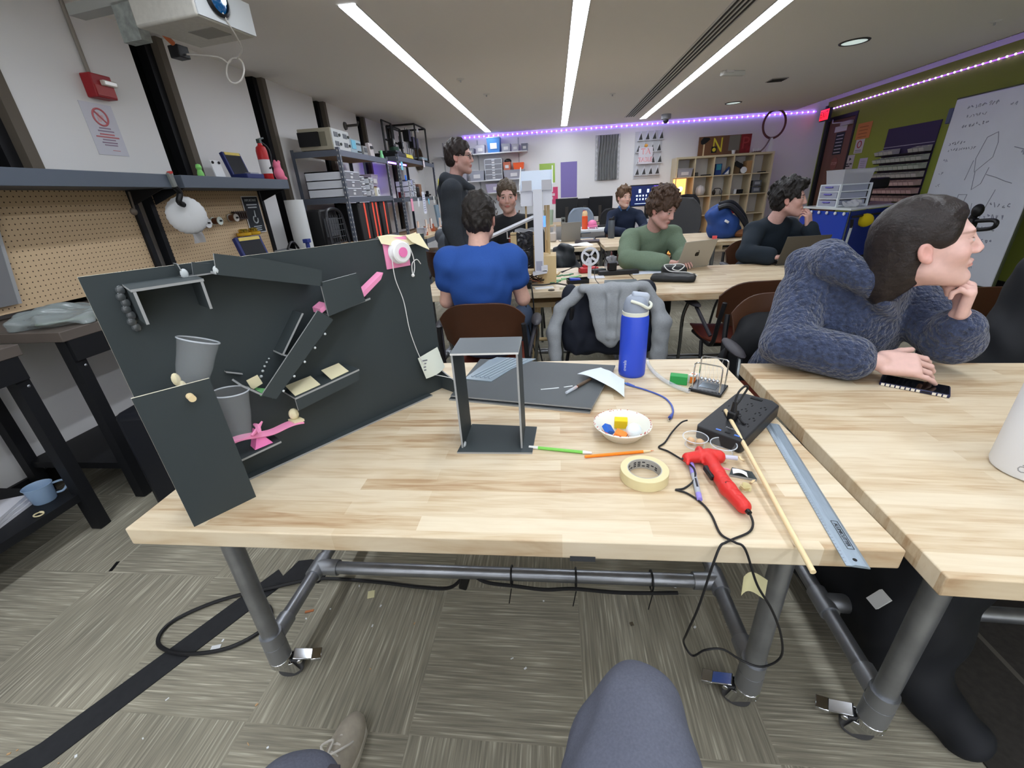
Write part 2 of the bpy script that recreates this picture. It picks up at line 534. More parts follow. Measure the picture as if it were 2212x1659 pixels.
RLW=Matrix(((0,0,1),(1,0,0),(0,1,0)))
INK=M('ink_dark',(45,45,52),0.7);INKG=M('ink_grey',(120,122,130),0.7);INKP=M('ink_purple',(92,84,150),0.7)
PAPER=M('paper',(228,228,228),0.8)
def sheet(name,label,cat,wallR,c,wd,ht,mat,thick=0.003,group=None):
 """a thin sheet lying on a wall, c = its centre on the wall"""
 t=thing(name,label,cat,c,group=group)
 R=wallR
 b=MB(R.to_4x4());b.box((0,0,thick/2),(wd,ht,thick));b.build('sheet',mat,t)
 return t
def lines(t,R,rows,mat,z=0.0042,name='printed_lines'):
 b=MB(R.to_4x4())
 for(x0,x1,y,h)in rows:b.box(((x0+x1)/2,y,z),(abs(x1-x0),h,0.0012))
 return b.build(name,mat,t)
BOARDD=M('dark_sheet',(44,50,52),0.7)
t=sheet('notice','black notice with white lines on the brown door','sign',RN,(XR+0.0195,9.42,1.86),0.26,0.36,BOARDD)
lines(t,RN,[(-0.1,0.1,0.13-0.055*i,0.012)for i in range(6)],M('ink_white',(200,200,200),0.7))
t=sheet('notice','small red-brown octagon stop notice low on the brown door','sign',RN,(XR+0.0195,9.42,1.53),0.01,0.01,DOORW)
MB(RN.to_4x4()).lathe([(0.0,0.006),(0.11,0.006),(0.11,0.001)],n=8).build('octagon',M('octagon_red',(132,84,70),0.6),t)
text('lettering','STOP',0.07,M('octagon_line',(190,150,140),0.7),t,RN,(0-0.0075,0,0))
t=sheet('notice','blank white strip notice at the top of the brown door','sign',RN,(XR+0.0195,9.45,2.10),0.36,0.09,M('notice_white',(200,200,196),0.7))
t=sheet('notice','orange paper notice on the green wall beside the door','sign',RN,(XR-0.002,8.74,1.99),0.36,0.24,M('orange_paper',(196,128,66),0.8))
lines(t,RN,[(-0.12,0.1,0.06-0.05*i,0.01)for i in range(4)],M('orange_ink',(140,90,50),0.8))
t=sheet('notice','white prohibition notice with a red ring on the green wall','sign',RN,(XR-0.002,8.76,1.76),0.22,0.21,M('notice_grey',(190,186,182),0.8))
MB(RN.to_4x4()).tube([(0.05*math.cos(a*0.3927),0.03+0.05*math.sin(a*0.3927),0.005)for a in range(16)],0.008,5,closed=True).build('red_ring',M('sign_red',(170,60,66),0.6),t)
lines(t,RN,[(-0.08,0.08,-0.06,0.012),(-0.08,0.08,-0.085,0.01)],INKG)
t=sheet('notice','grey notice with a black arrow under the red ring notice','sign',RN,(XR-0.002,8.92,1.53),0.22,0.22,M('notice_grey2',(176,172,166),0.8))
MB(RN.to_4x4()).prism([(-0.02,0.07,0.003),(-0.02,0.02,0.003),(0.04,0.045,0.003)],(0,0,0.002)).build('arrow',INK,t)
lines(t,RN,[(-0.08,-0.01,-0.03,0.02),(0.01,0.08,-0.03,0.02),(-0.08,0.03,-0.065,0.02)],INK)
t=sheet('notice','lilac paper sheet hanging between the door notices and parts bins','sign',RN,(XR-0.002,8.55,1.42),0.2,0.3,M('lilac_paper',(176,170,190),0.8))
lines(t,RN,[(-0.06,0.06,0.1-0.03*i,0.006)for i in range(7)],INKG)
t=thing('exit_sign','lit red EXIT sign on the ceiling above the door','exit sign',(5.06,9.75,2.5))
MB().box((0,0,-0.13),(0.05,0.3,0.2)).build('housing',BLACKF,t,bevel=0.006)
MB().box((0.0,0,-0.015),(0.03,0.06,0.05)).build('mount',BLACKF,t)
MB().box((-0.027,0,-0.13),(0.004,0.27,0.17)).build('lit_panel',M('exit_glow',(150,10,20),0.5,emit=(255,30,50),estr=1.6),t)
text('lettering','EXIT',0.15,M('exit_letters',(90,0,10),0.5),t,RN,(-0.0305,0,-0.13),sx=0.8)
DIFF=M('strip_diffuser',(255,255,255),0.5,emit=(238,245,255),estr=STRIP_POWER)
TRIM=M('strip_trim',(215,214,212),0.5)
for i,(x,y0,y1,lab)in enumerate([(-1.31,3.35,9.65,'long ceiling light strip nearest the pegboard wall'),(0.195,3.35,9.6,'long ceiling light strip down the middle of the ceiling'),(1.66,3.35,9.45,'long ceiling light strip beside the slotted air vent'),(-1.31,-3.6,2.4,'ceiling light strip behind the viewer, left'),(0.195,-3.6,2.4,'ceiling light strip behind the viewer, middle'),(1.66,-3.6,2.4,'ceiling light strip behind the viewer, right')]):
 t=thing('ceiling_light',lab,'ceiling light',(x,(y0+y1)/2,ZC),group='recessed linear ceiling lights')
 hl=(y1-y0)/2
 MB().box((0,0,-0.003),(0.112,2*hl,0.004)).build('diffuser',DIFF,t)
 k=MB();k.box((-0.06,0,-0.004),(0.008,2*hl,0.008));k.box((0.06,0,-0.004),(0.008,2*hl,0.008));k.build('trim_frame',TRIM,t)
t=thing('ceiling_vent','long dark slotted air vent beside the right light strip','air vent',(1.36,6.1,ZC))
MB().box((0,0,-0.002),(0.17,6.0,0.003)).build('backing',M('vent_dark',(45,43,42),0.7),t)
for k in range(5):MB().box((-0.08+0.04*k,0,-0.006),(0.012,6.0,0.01)).build('slat',TRIM,t)
for(x,y,lab)in[(2.9,5.36,'round white recessed downlight nearest the camera on the right'),(2.92,8.46,'round white recessed downlight farther back near the wall')]:
 t=thing('downlight',lab,'ceiling light',(x,y,ZC),group='round recessed downlights')
 MB().lathe([(0.0,-0.004),(0.105,-0.004),(0.105,0.0)]).build('lens',M('downlight_lens',(225,235,232),0.4,emit=(220,240,235),estr=0.55),t)
 MB().lathe([(0.105,-0.002),(0.108,-0.009),(0.125,-0.008),(0.13,0.0)]).build('ring',M('downlight_ring',(60,58,56),0.5),t)
t=thing('dome_camera','grey dome security camera hanging from the ceiling at the back','camera',(2.02,9.15,ZC))
MB().lathe([(0.0,0),(0.085,0),(0.085,-0.07),(0.06,-0.085),(0,-0.085)]).build('housing',M('cam_grey',(150,152,160),0.5),t)
MB().sphere((0,0,-0.095),0.05).build('dome',M('cam_dome',(50,52,60),0.15),t)
t=thing('ceiling_device','white bar-shaped sensor on the ceiling near the slotted vent','sensor',(2.07,6.15,ZC))
MB().box((0,0,-0.025),(0.3,0.06,0.05),(0,0,0.35)).build('body',M('sensor_white',(205,205,200),0.5),t,bevel=0.01)
MB().box((-0.06,-0.05,-0.012),(0.1,0.05,0.024),(0,0,0.35)).build('bracket',TRIM,t)
t=thing('ceiling_vent','small square grey grille on the ceiling by the dome camera','air vent',(2.88,6.88,ZC))
MB().box((0,0,-0.004),(0.2,0.2,0.006)).build('grille',M('grille_grey',(150,146,142),0.6),t)
for k in range(4):MB().box((0,-0.07+0.045*k,-0.01),(0.18,0.012,0.008)).build('slat',M('vent_dark',(45,43,42)),t)
for(x,y,lab)in[(-1.0,5.43,'small round sprinkler plate nearest the projector'),(-0.84,6.26,'small round sprinkler plate behind the nearest one'),(0.79,6.89,'small round sprinkler plate between the middle and right light strips'),(3.9,5.1,'small round sprinkler plate over the green wall side')]:
 t=thing('sprinkler',lab,'sprinkler',(x,y,ZC),group='ceiling sprinklers')
 MB().lathe([(0.0,-0.012),(0.02,-0.012),(0.04,-0.004),(0.045,0)]).build('plate',TRIM,t)
 MB().cyl((0,0,-0.012),(0,0,-0.03),0.008).build('head',M('steel',(170,172,175)),t)
LEDM=M('led_bead',(240,220,255),0.4,emit=(235,205,255),estr=9.0)
LEDG=M('led_tape',(90,60,190),0.5,emit=(98,50,255),estr=6.0)
def led_strip(label,pts_fn,n,out,par):
 t=thing('led_strip',label,'light strip',pts_fn(0),group='purple light strips')
 a,c=Vector(pts_fn(0)),Vector(pts_fn(1))
 k=MB();k.tube([a,c],0.006,6);k.build('tape',LEDG,t,world=True)
 first=None
 for i in range(n):
  p=a+(c-a)*((i+0.5)/n)+Vector(out)
  if first is None:
   q=MB();q.sphere((0,0,0),0.0105,nu=8,nv=6);first=q.build('led',LEDM,t);first.location=p-a
  else:
   d=first.copy();COL.objects.link(d);d.parent=t;d.location=p-a
led_strip('string of purple lights along the top of the back wall',lambda u:(-1.9+6.9*u,YB-0.012,2.462),69,(0,-0.008,0),None)
led_strip('string of purple lights along the top of the green wall',lambda u:(XR-0.012,9.8-8.5*u,2.466),85,(-0.008,0,0),None)
led_strip('string of purple lights hidden along the ceiling edge over the green wall',lambda u:(4.562,9.7-9.0*u,2.52),60,(0.004,0,-0.006),None)
def butcher_mat(name='butcher_block',tint=(1,1,1)):
 m=M(name,(222,196,160),0.42,spec=0.35)
 N,L,B=nodes_of(m)
 tc=N.new('ShaderNodeTexCoord');oi=N.new('ShaderNodeObjectInfo')
 ad=N.new('ShaderNodeVectorMath');ad.operation='ADD';L.new(tc.outputs['Object'],ad.inputs[0])
 sc=N.new('ShaderNodeVectorMath');sc.operation='SCALE';sc.inputs['Scale'].default_value=3.71
 L.new(oi.outputs['Location'],sc.inputs[0]);L.new(sc.outputs[0],ad.inputs[1])
 br=N.new('ShaderNodeTexBrick')
 br.inputs['Scale'].default_value=1.0;br.inputs['Brick Width'].default_value=0.46;br.inputs['Row Height'].default_value=0.041
 br.inputs['Mortar Size'].default_value=0.0;br.inputs['Bias'].default_value=0.0
 br.offset=0.37;br.squash=1.0
 br.inputs['Color1'].default_value=(0,0,0,1);br.inputs['Color2'].default_value=(1,1,1,1)
 L.new(ad.outputs[0],br.inputs['Vector'])
 def nz(st,scale,det=3):
  q=N.new('ShaderNodeMapping');q.inputs['Scale'].default_value=st;L.new(ad.outputs[0],q.inputs[0])
  n=N.new('ShaderNodeTexNoise');n.inputs['Scale'].default_value=scale;n.inputs['Detail'].default_value=det;n.inputs['Distortion'].default_value=0.6
  L.new(q.outputs[0],n.inputs['Vector']);return n.outputs['Fac']
 grain=nz((2.2,22,8),3.0,5);blot=nz((1,4,1),3.0);fine=nz((4,150,60),2.0,2)
 def madd(a,k,b_):
  n=N.new('ShaderNodeMath');n.operation='MULTIPLY_ADD';L.new(a,n.inputs[0]);n.inputs[1].default_value=k
  if isinstance(b_,float):n.inputs[2].default_value=b_
  else:L.new(b_,n.inputs[2])
  return n.outputs[0]
 v=madd(br.outputs['Color'],0.30,-0.19)
 v=madd(grain,0.62,v);v=madd(blot,0.34,v);v=madd(fine,0.12,v)
 cr=N.new('ShaderNodeValToRGB');e=cr.color_ramp.elements
 e[0].position=0.2;e[0].color=lin((218,205,180));e[1].position=0.92;e[1].color=lin((142,108,76))
 for p,c in((0.42,(210,194,166)),(0.56,(198,178,147)),(0.68,(180,153,120)),(0.78,(164,132,98))):
  x=e.new(p);x.color=lin(c)
 L.new(v,cr.inputs[0]);L.new(cr.outputs[0],B.inputs['Base Color'])
 return m
BUTCHER=butcher_mat()
PIPE=M('galvanised_pipe',(152,155,160),0.36,0.85,noise=(14,0.15))
FITT=M('pipe_fitting',(158,161,166),0.42,0.85)
CHROME=M('chrome',(205,207,210),0.12,1.0)
RUBBER=M('grey_rubber',(70,70,72),0.6)
TH=0.735
def make_table(label,loc,rz,brake_dirs=None,wd=1.514,dp=0.934,group='butcher block work tables',lx0=0.063):
 t=thing('work_table',label,'table',(loc[0],loc[1],0),rz,group)
 MB().box((wd/2,dp/2,TH-0.0215),(wd,dp,0.043)).build('tabletop',BUTCHER,t,bevel=0.003)
 lx1,ly0,ly1=wd-0.095,0.152,dp-0.155
 k=0
 for(x,y)in((lx0,ly0),(lx1,ly0),(lx0,ly1),(lx1,ly1)):
  g=MB().cyl((x,y,0.115),(x,y,TH-0.0435),0.0243,n=20).build('leg',PIPE,t)
  f=MB();f.lathe([(0.0248,0.115),(0.0248,0.118),(0.031,0.118),(0.031,0.085),(0.029,0.08),(0.0,0.08)],(x,y,0));f.cyl((x,y,0.0),(x,y,0.0),0.001)
  f=MB();f.lathe([(0.0246,0.150),(0.031,0.150),(0.0315,0.09),(0.028,0.085),(0.0,0.085)],(x,y,0))
  f.build('socket',FITT,g)
  bd=(brake_dirs or[(-0.7,-0.6)]*4)[k];d=Vector((bd[0],bd[1],0)).normalized();s_=Vector((-d.y,d.x,0));k+=1
  R=Matrix(((d.x,s_.x,0),(d.y,s_.y,0),(0,0,1))).to_4x4()
  T=Matrix.Translation((x,y,0))@R
  q=MB(T)
  q.cyl((0,0,0.066),(0,0,0.088),0.032,n=20)
  for sg in(-1,1):q.prism([(-0.026,sg*0.019,0.07),(0.034,sg*0.019,0.07),(0.046,sg*0.019,0.03),(0.028,sg*0.019,0.022),(-0.0,sg*0.019,0.045)],(0,sg*0.004,0))
  q.build('caster_fork',CHROME,g,bevel=0.002)
  q=MB(T);q.cyl((0.02,-0.014,0.036),(0.02,0.014,0.036),0.036,n=24);q.build('caster_wheel',RUBBER,g,bevel=0.004)
  if brake_dirs:
   q=MB(T);q.box((0.062,0,0.068),(0.06,0.036,0.005),(0,0.5,0));q.box((0.095,0,0.05),(0.03,0.038,0.012),(0,0.3,0));q.cyl((0.05,-0.02,0.062),(0.05,0.02,0.062),0.008,n=10)
   q.build('brake_lever',CHROME,g,bevel=0.002)
 ym=0.42
 for x,n in((lx0,'l'),(lx1,'r')):
  sd=-1 if n=='l' else 1
  r=MB().cyl((x,ly0+0.03,0.165),(x,ly1-0.03,0.165),0.0215,n=16).build('side_rail',PIPE,t)
  for yy,dr in((ly0,1),(ly1,-1)):MB().cyl((x,yy+dr*0.018,0.165),(x,yy+dr*0.075,0.165),0.0262,n=16).cyl((x,yy,0.135),(x,yy,0.195),0.0305,n=16).build('pipe_tee',FITT,r)
  f=MB();f.cyl((x,ym-0.04,0.165),(x,ym+0.04,0.165),0.027,n=16);f.cyl((x,ym,0.165),(x-sd*0.075,ym,0.165),0.027,n=16)
  f.build('pipe_tee',FITT,r)
 MB().cyl((lx0+0.03,ym,0.165),(lx1-0.03,ym,0.165),0.0215,n=16).build('cross_rail',PIPE,t)
 return t
main_table=make_table('nearest butcher block table carrying the black foam board machine',(-0.914,0.603),0.0,[(0.75,0.3),(-1,0.45),(-1,0.3),(1,0.3)])
right_table=make_table('butcher block table at right under the phone and the white tumbler',(0.623,0.549),math.radians(-2.3),[(-1,0.5),(-1,0.3),(-1,0.3),(1,0.3)],lx0=0.15)
make_table('second row table with the wooden fan tower and wheel model',(-0.958,2.79),math.radians(0.6),wd=1.515,dp=0.93)
make_table('second row table with the open silver laptop and black pouch',(0.572,2.61),math.radians(0.8),wd=1.53,dp=0.945)
make_table('third row table with the paper stack, left of the gap',(-1.02,5.08),0.0,wd=1.53,dp=0.98)
make_table('third row table carrying the blue backpack',(0.56,5.05),math.radians(1.0),wd=1.6,dp=1.03)
SHELL=M('dark_brown_shell',(70,42,27),0.42,noise=(5,0.15))
SEATR=M('red_brown_seat',(118,56,42),0.5)
CBLACK=M('chair_black',(26,26,29),0.45)
TUBE=M('chair_tube',(120,124,126),0.25,0.9)
ARMG=M('arm_pad',(52,50,56),0.55)
def make_chair(label,loc,rz,arms=True):
 """local frame: the sitter faces +y, origin on the floor under the seat"""
 t=thing('shell_chair',label,'chair',(loc[0],loc[1],0),rz,'brown shell chairs with arms')
 def back(u,v):
  a=(u-0.5)*2
  hw=0.232*(1-0.06*(1-v));z=0.55+0.28*v
  z-=(abs(a)**4)*0.09*v**2;z+=(abs(a)**4)*0.06*(1-v)**2
  return(a*hw,-0.235-0.05*v+0.055*a*a,z)
 MB().grid(back,18,12,0.011).build('backrest',SHELL,t,bevel=0.003)
 def seat(u,v):
  a=(u-0.5)*2;y=-0.2+0.42*v
  return(a*(0.225-0.02*(abs(2*v-1))**3),y,0.455-0.02*math.sin(math.pi*min(v*1.2,1))+0.012*a*a-0.03*max(0,v-0.8)*5*(v-0.8)*5*0.3)
 MB().grid(seat,12,12,0.012).build('seat',SEATR,t,bevel=0.003)
 k=MB()
 for sx in(-1,1):
  k.tube(smooth_path([(sx*0.225,-0.29,0.72),(sx*0.232,-0.262,0.6),(sx*0.232,-0.21,0.45),(sx*0.21,0.0,0.425),(sx*0.2,0.16,0.42)],4),0.013,8)
 k.tube([(-0.2,0.1,0.42),(0.2,0.1,0.42)],0.011);k.tube([(-0.22,-0.15,0.425),(0.22,-0.15,0.425)],0.011)
 k.build('frame',CBLACK,t)
 for sx in(-1,1):
  MB().tube(smooth_path([(sx*0.275,0.10,0.64),(sx*0.285,0.15,0.52),(sx*0.265,0.2,0.3),(sx*0.265,0.22,0.0)],5),0.0115,8).build('leg',TUBE,t)
  MB().tube(smooth_path([(sx*0.225,-0.05,0.42),(sx*0.26,-0.17,0.25),(sx*0.275,-0.25,0.0)],5),0.0115,8).build('leg',CBLACK,t)
  if arms:
   MB().sphere((sx*0.285,0.03,0.655),(0.032,0.135,0.016),nu=14,nv=8).tube([(sx*0.24,-0.2,0.5),(sx*0.28,-0.04,0.64)],0.011).build('armrest',ARMG,t)
 return t
chair_blue=make_chair('brown shell chair under the man in the blue T-shirt',(-0.40,2.40),0.02)
dup(chair_blue,(0.31,2.71,0),0.03,'brown shell chair with a grey hoodie hung over its back')
dup(chair_blue,(1.14,2.72,0),math.radians(4),'brown shell chair with a bare back left of the woman in fleece')
dup(chair_blue,(1.075,1.88,0),math.pi-0.06,'shell chair the woman in blue fleece sits on')
dup(chair_blue,(1.98,1.85,0),math.radians(176),'shell chair under the black jacket at the right edge')
dup(chair_blue,(-0.40,4.15,0),math.pi,'shell chair under the man in the black printed T-shirt')
dup(chair_blue,(0.78,4.08,0),math.pi-0.2,'shell chair under the curly haired man in green')
dup(chair_blue,(1.80,4.05,0),math.pi-0.1,'shell chair under the man with his hand at his mouth')
dup(chair_blue,(0.99,6.6,0),math.pi,'shell chair under the man in the navy collared sweater')
def office_chair(label,loc,rz,mat,sc=1.0,high=0.0):
 t=thing('office_chair',label,'chair',(loc[0],loc[1],0),rz)
 b=MB()
 def bk(u,v):
  a=(u-0.5)*2
  w_=0.25*sc*(1-abs(2*v-0.9)**3*0.35)
  return(a*w_,-0.24+0.05*a*a-0.05*v,0.58+high+0.46*v*sc)
 b.grid(bk,14,12,0.05);b.build('backrest',mat,t,bevel=0.012)
 MB().lathe([(0,0.44),(0.24,0.44),(0.26,0.47),(0.25,0.51),(0,0.52)],n=24).build('seat',mat,t)
 MB().tube(smooth_path([(0,-0.28,0.75),(0,-0.3,0.55),(0,-0.1,0.42)],4),0.02).build('spine',CBLACK,t)
 MB().cyl((0,0,0.1),(0,0,0.44),0.025).build('gas_lift',CBLACK,t)
 for k in range(5):
  a=k*2*math.pi/5+0.3
  g=MB().tube([(0,0,0.12),(0.29*math.cos(a),0.29*math.sin(a),0.075)],[0.022,0.014]).build('base_arm',CBLACK,t)
  MB().sphere((0.29*math.cos(a),0.29*math.sin(a),0.033),(0.03,0.03,0.032),nu=10,nv=6).build('caster',BLACK,g)
 return t
FABG=M('grey_blue_fabric',(128,138,150),0.9,bump=(300,0.3,0.002));FABD=M('dark_grey_mesh',(76,76,78),0.85,bump=(300,0.3,0.002));FABB=M('black_fabric',(38,38,40),0.9)
office_chair('grey-blue fabric office chair behind the orange bottle',(0.48,8.35),math.pi,FABG)
office_chair('black office chair beside the grey-blue one at the monitors',(1.0,8.5),math.pi-0.3,FABB,0.9)
office_chair('large grey mesh office chair in front of the glowing lamp',(1.95,6.75),math.pi+0.3,FABD,1.25)
office_chair('tall black rounded office chair against the cubby shelf',(2.45,8.6),math.pi,FABB,1.0,0.12)
office_chair('black padded office chair at the grey rack desk',(-1.55,6.75),1.2,FABB,1.0)
FOAM=M('black_foam_board',(56,63,65),0.6,spec=0.3,noise=(3,0.06))
FEDGE=M('foam_board_edge',(150,152,152),0.7)
FEDGEL=M('foam_board_edge_pale',(214,206,186),0.7)
GLUE=M('hot_glue',(190,196,198),0.25,spec=0.6)
PINK=M('pink_card',(240,150,190),0.6);PINKD=M('pink_card_deep',(232,122,178),0.6)
TAPE=M('masking_tape',(222,212,176),0.7,bump=(120,0.3,0.001))
WHITE=M('white_card',(232,232,232),0.6)
STRING=M('white_string',(225,225,222),0.8)
DOWEL=M('dowel_wood',(226,204,160),0.6,noise=(8,0.08,(1,1,0.1)))
CLEAR=M('clear_plastic',(235,240,245),0.12,spec=0.5,alpha=0.1)
CLEARR=M('clear_rim',(225,232,240),0.15,spec=0.6,alpha=0.5)
def panel(b,poly,h,ci=0,ei=1):
 """sheet: polygon extruded by h, edges in the second material"""
 P=[Vector(p)for p in poly];h=Vector(h);n=len(P)
 b.m(ci).add(P+[p+h for p in P],[tuple(range(n-1,-1,-1)),tuple(range(n,2*n))])
 b.m(ei)
 for i in range(n):
  a,c=P[i],P[(i+1)%n];b.add([a,c,c+h,a+h],[(0,1,2,3)])
 b.m(0);return b
FM=[FOAM,FEDGE]
TK=0.0048
t=thing('foam_board_machine','tall black foam board marble machine standing on the nearest table','model',(-0.433,1.246,TH),math.atan2(0.809,0.588))
FBM=t
b=MB();panel(b,[(-0.697,0,0),(0.07,0,0),(0.07,0,0.508),(-0.697,0,0.508)],(0,TK,0));b.build('back_board',[FOAM,FEDGEL],t)
b=MB();panel(b,[(-0.69,-0.024,0.0002),(-0.0,-0.024,0.0002),(-0.0,-0.0002,0.0002),(-0.69,-0.0002,0.0002)],(0,0,TK));b.build('base_strip',FM,t)
b=MB();panel(b,[(0.066,-0.108,0),(0.066,-0.0002,0),(0.066,-0.0002,0.07),(0.066,-0.108,0.032)],(-TK,0,0));b.build('foot_fin',FM,t)
b=MB();panel(b,[(-0.704,-0.106,0),(-0.582,-0.106,0),(-0.585,-0.106,0.298),(-0.707,-0.106,0.302)],(0,TK,0));b.build('front_panel',[FOAM,FEDGEL],t)
b=MB();panel(b,[(-0.70,-0.1,0.0003),(-0.585,-0.1,0.0003),(-0.585,-0.025,0.0003),(-0.70,-0.025,0.0003)],(0,0,TK));b.build('panel_foot',FM,t)
b=MB();panel(b,[(-0.643,-0.075,0.478),(-0.53,-0.075,0.478),(-0.53,-0.0002,0.482),(-0.643,-0.0002,0.482)],(0,0,TK));h_=b.build('tunnel_roof',FM,t)
b=MB();panel(b,[(-0.641,-0.075,0.418),(-0.641,-0.0002,0.418),(-0.641,-0.0002,0.4815),(-0.641,-0.075,0.4775)],(TK,0,0));b.build('tunnel_side',FM,t)
b=MB();panel(b,[(-0.532,-0.075,0.424),(-0.532,-0.0002,0.424),(-0.532,-0.0002,0.4815),(-0.532,-0.075,0.4775)],(-TK,0,0));b.build('tunnel_side',FM,t)
b=MB()
for i in range(7):b.sphere((-0.649-0.003*(i%2),-0.008,0.405+0.012*i),(0.008,0.006,0.009),nu=8,nv=6)
b.build('glue_blob',M('glue_dark',(70,74,76),0.25,spec=0.7),t)
b=MB();panel(b,[(-0.555,-0.03,0.512),(-0.555,-0.0002,0.512),(-0.55,-0.0002,0.484),(-0.55,-0.03,0.484)],(0.002,0,0));panel(b,[(-0.553,-0.03,0.484),(-0.50,-0.03,0.484),(-0.50,-0.0002,0.484),(-0.553,-0.0002,0.484)],(0,0,0.003));panel(b,[(-0.535,-0.03,0.487),(-0.50,-0.03,0.487),(-0.50,-0.03,0.505),(-0.53,-0.03,0.512)],(0,0.003,0))
b.build('start_pocket',FM,t)
b=MB();b.sphere((-0.548,-0.028,0.492),(0.007,0.004,0.01),nu=8,nv=6);b.build('glue_blob',GLUE,t)
b=MB();b.sphere((-0.502,-0.066,0.494),(0.006,0.005,0.009),nu=8,nv=6);b.build('glue_blob',GLUE,t)
b=MB();panel(b,[(-0.505,-0.07,0.486),(-0.30,-0.07,0.425),(-0.293,-0.07,0.462),(-0.40,-0.07,0.50),(-0.498,-0.07,0.526)],(0,TK,0));tr=b.build('trough_front',FM,t)
b=MB();panel(b,[(-0.505,-0.065,0.486),(-0.30,-0.065,0.425),(-0.30,-0.0002,0.425),(-0.505,-0.0002,0.486)],(0.0014,0,TK));b.build('trough_floor',FM,t)
b=MB();panel(b,[(-0.302,-0.07,0.352),(-0.198,-0.07,0.368),(-0.207,-0.07,0.441),(-0.303,-0.07,0.434)],(0,TK,0));b.build('catch_box_front',FM,t)
b=MB();panel(b,[(-0.30,-0.065,0.352),(-0.18,-0.065,0.368),(-0.18,-0.0002,0.368),(-0.30,-0.0002,0.352)],(0,0,TK));b.build('catch_box_floor',FM,t)
b=MB();panel(b,[(-0.215,-0.064,0.378),(-0.120,-0.05,0.425),(-0.120,-0.02,0.425),(-0.215,-0.034,0.378)],(0,0,0.002));panel(b,[(-0.215,-0.064,0.378),(-0.12,-0.05,0.425),(-0.13,-0.05,0.41),(-0.205,-0.064,0.372)],(0,0.002,0));b.build('pink_ramp',[PINK,PINK],t)
b=MB();panel(b,[(-0.315,-0.06,0.36),(-0.295,-0.06,0.37),(-0.295,-0.02,0.37),(-0.315,-0.02,0.36)],(0,0,0.012));b.build('pink_tab',[PINK,PINK],t)
b=MB();panel(b,[(-0.497,-0.07,0.214),(-0.470,-0.07,0.194),(-0.293,-0.07,0.342),(-0.325,-0.07,0.372)],(0,TK,0));b.build('chute_front',FM,t)
b=MB();panel(b,[(-0.475,-0.065,0.196),(-0.298,-0.065,0.342),(-0.298,-0.0002,0.342),(-0.475,-0.0002,0.196)],(0.003,0,0.004));b.build('chute_floor',FM,t)
b=MB();panel(b,[(-0.425,-0.05,0.285),(-0.355,-0.05,0.37),(-0.355,-0.0002,0.37),(-0.425,-0.0002,0.285)],(0.004,0,-0.002));panel(b,[(-0.425,-0.05,0.285),(-0.405,-0.05,0.272),(-0.405,-0.0002,0.272),(-0.425,-0.0002,0.285)],(0.001,0,0.004));b.build('upper_rail',FM,t)
b=MB();panel(b,[(-0.497,-0.07,0.214),(-0.53,-0.07,0.25),(-0.53,-0.01,0.25),(-0.497,-0.01,0.214)],(0.004,0,0.002));b.build('chute_lip',FM,t)
b=MB();panel(b,[(-0.535,-0.012,0.27),(-0.505,-0.012,0.255),(-0.505,-0.0002,0.255),(-0.535,-0.0002,0.27)],(0,0,0.004));b.build('small_ledge',FM,t)
b=MB();panel(b,[(-0.505,-0.045,0.225),(-0.48,-0.045,0.232),(-0.485,-0.045,0.255),(-0.51,-0.045,0.25)],(0,0.002,0));b.build('tape_tab',[TAPE,TAPE],t)
b=MB();panel(b,[(-0.497,-0.06,0.21),(-0.475,-0.06,0.205),(-0.475,-0.03,0.21),(-0.497,-0.03,0.222)],(0,0,0.003));b.build('green_tab',[M('green_card',(120,190,120),0.6)]*2,t)
for i in range(6):
 b=MB();b.sphere((-0.44-0.007*i,-0.004,0.272-0.006*i-0.0008*i*i),0.0022+0.0004*i,nu=8,nv=6);b.build('glue_drop',GLUE,t)
for i in range(5):
 b=MB();b.sphere((-0.45+0.032*i,-0.0715,0.208+0.0262*i),(0.003,0.002,0.003),nu=8,nv=6);b.build('glue_drop',GLUE,t)
b=MB();panel(b,[(-0.43,-0.07,0.176),(-0.255,-0.07,0.192),(-0.255,-0.0002,0.192),(-0.43,-0.0002,0.176)],(0,0,TK));l_=b.build('ledge_shelf',FM,t)
b=MB();panel(b,[(-0.43,-0.07,0.146),(-0.262,-0.07,0.166),(-0.255,-0.07,0.192),(-0.43,-0.07,0.176)],(0,TK,0));b.build('ledge_front',FM,t)
for(a,c,z)in((-0.425,-0.36,0.181),(-0.33,-0.28,0.19)):
 b=MB();panel(b,[(a,-0.06,z),(c,-0.06,z+0.006),(c,-0.012,z+0.018),(a,-0.012,z+0.014)],(0,0,0.0015));b.build('tape_strip',[TAPE,TAPE],t)
b=MB();panel(b,[(-0.59,-0.078,0.083),(-0.49,-0.078,0.088),(-0.49,-0.0002,0.088),(-0.565,-0.0002,0.088)],(0,0,TK));b.build('seesaw_shelf',FM,t)
b=MB();b.prism([(-0.545,-0.07,0.093),(-0.505,-0.07,0.093),(-0.525,-0.055,0.128)],(0,0.03,0));b.build('fulcrum',PINKD,t)
def beam(u,v):
 x=-0.592+0.165*u
 tw=0.9*math.exp(-((u-0.42)/0.13)**2)
 return(x,-0.06+0.03*(v-0.5)*(1-0.7*tw),0.132-0.02*u+0.004*math.sin(9*u)+0.012*tw*(v-0.5))
b=MB();b.grid(beam,24,4,0.003);b.build('pink_beam',PINK,t)
b=MB();b.tube([(-0.527,-0.082,0.134),(-0.522,-0.06,0.142),(-0.52,-0.03,0.136)],[0.004,0.006,0.004],6);b.tube([(-0.54,-0.065,0.128),(-0.522,-0.062,0.14),(-0.51,-0.06,0.15)],[0.003,0.005,0.002],6);b.build('pink_tie',PINK,t)
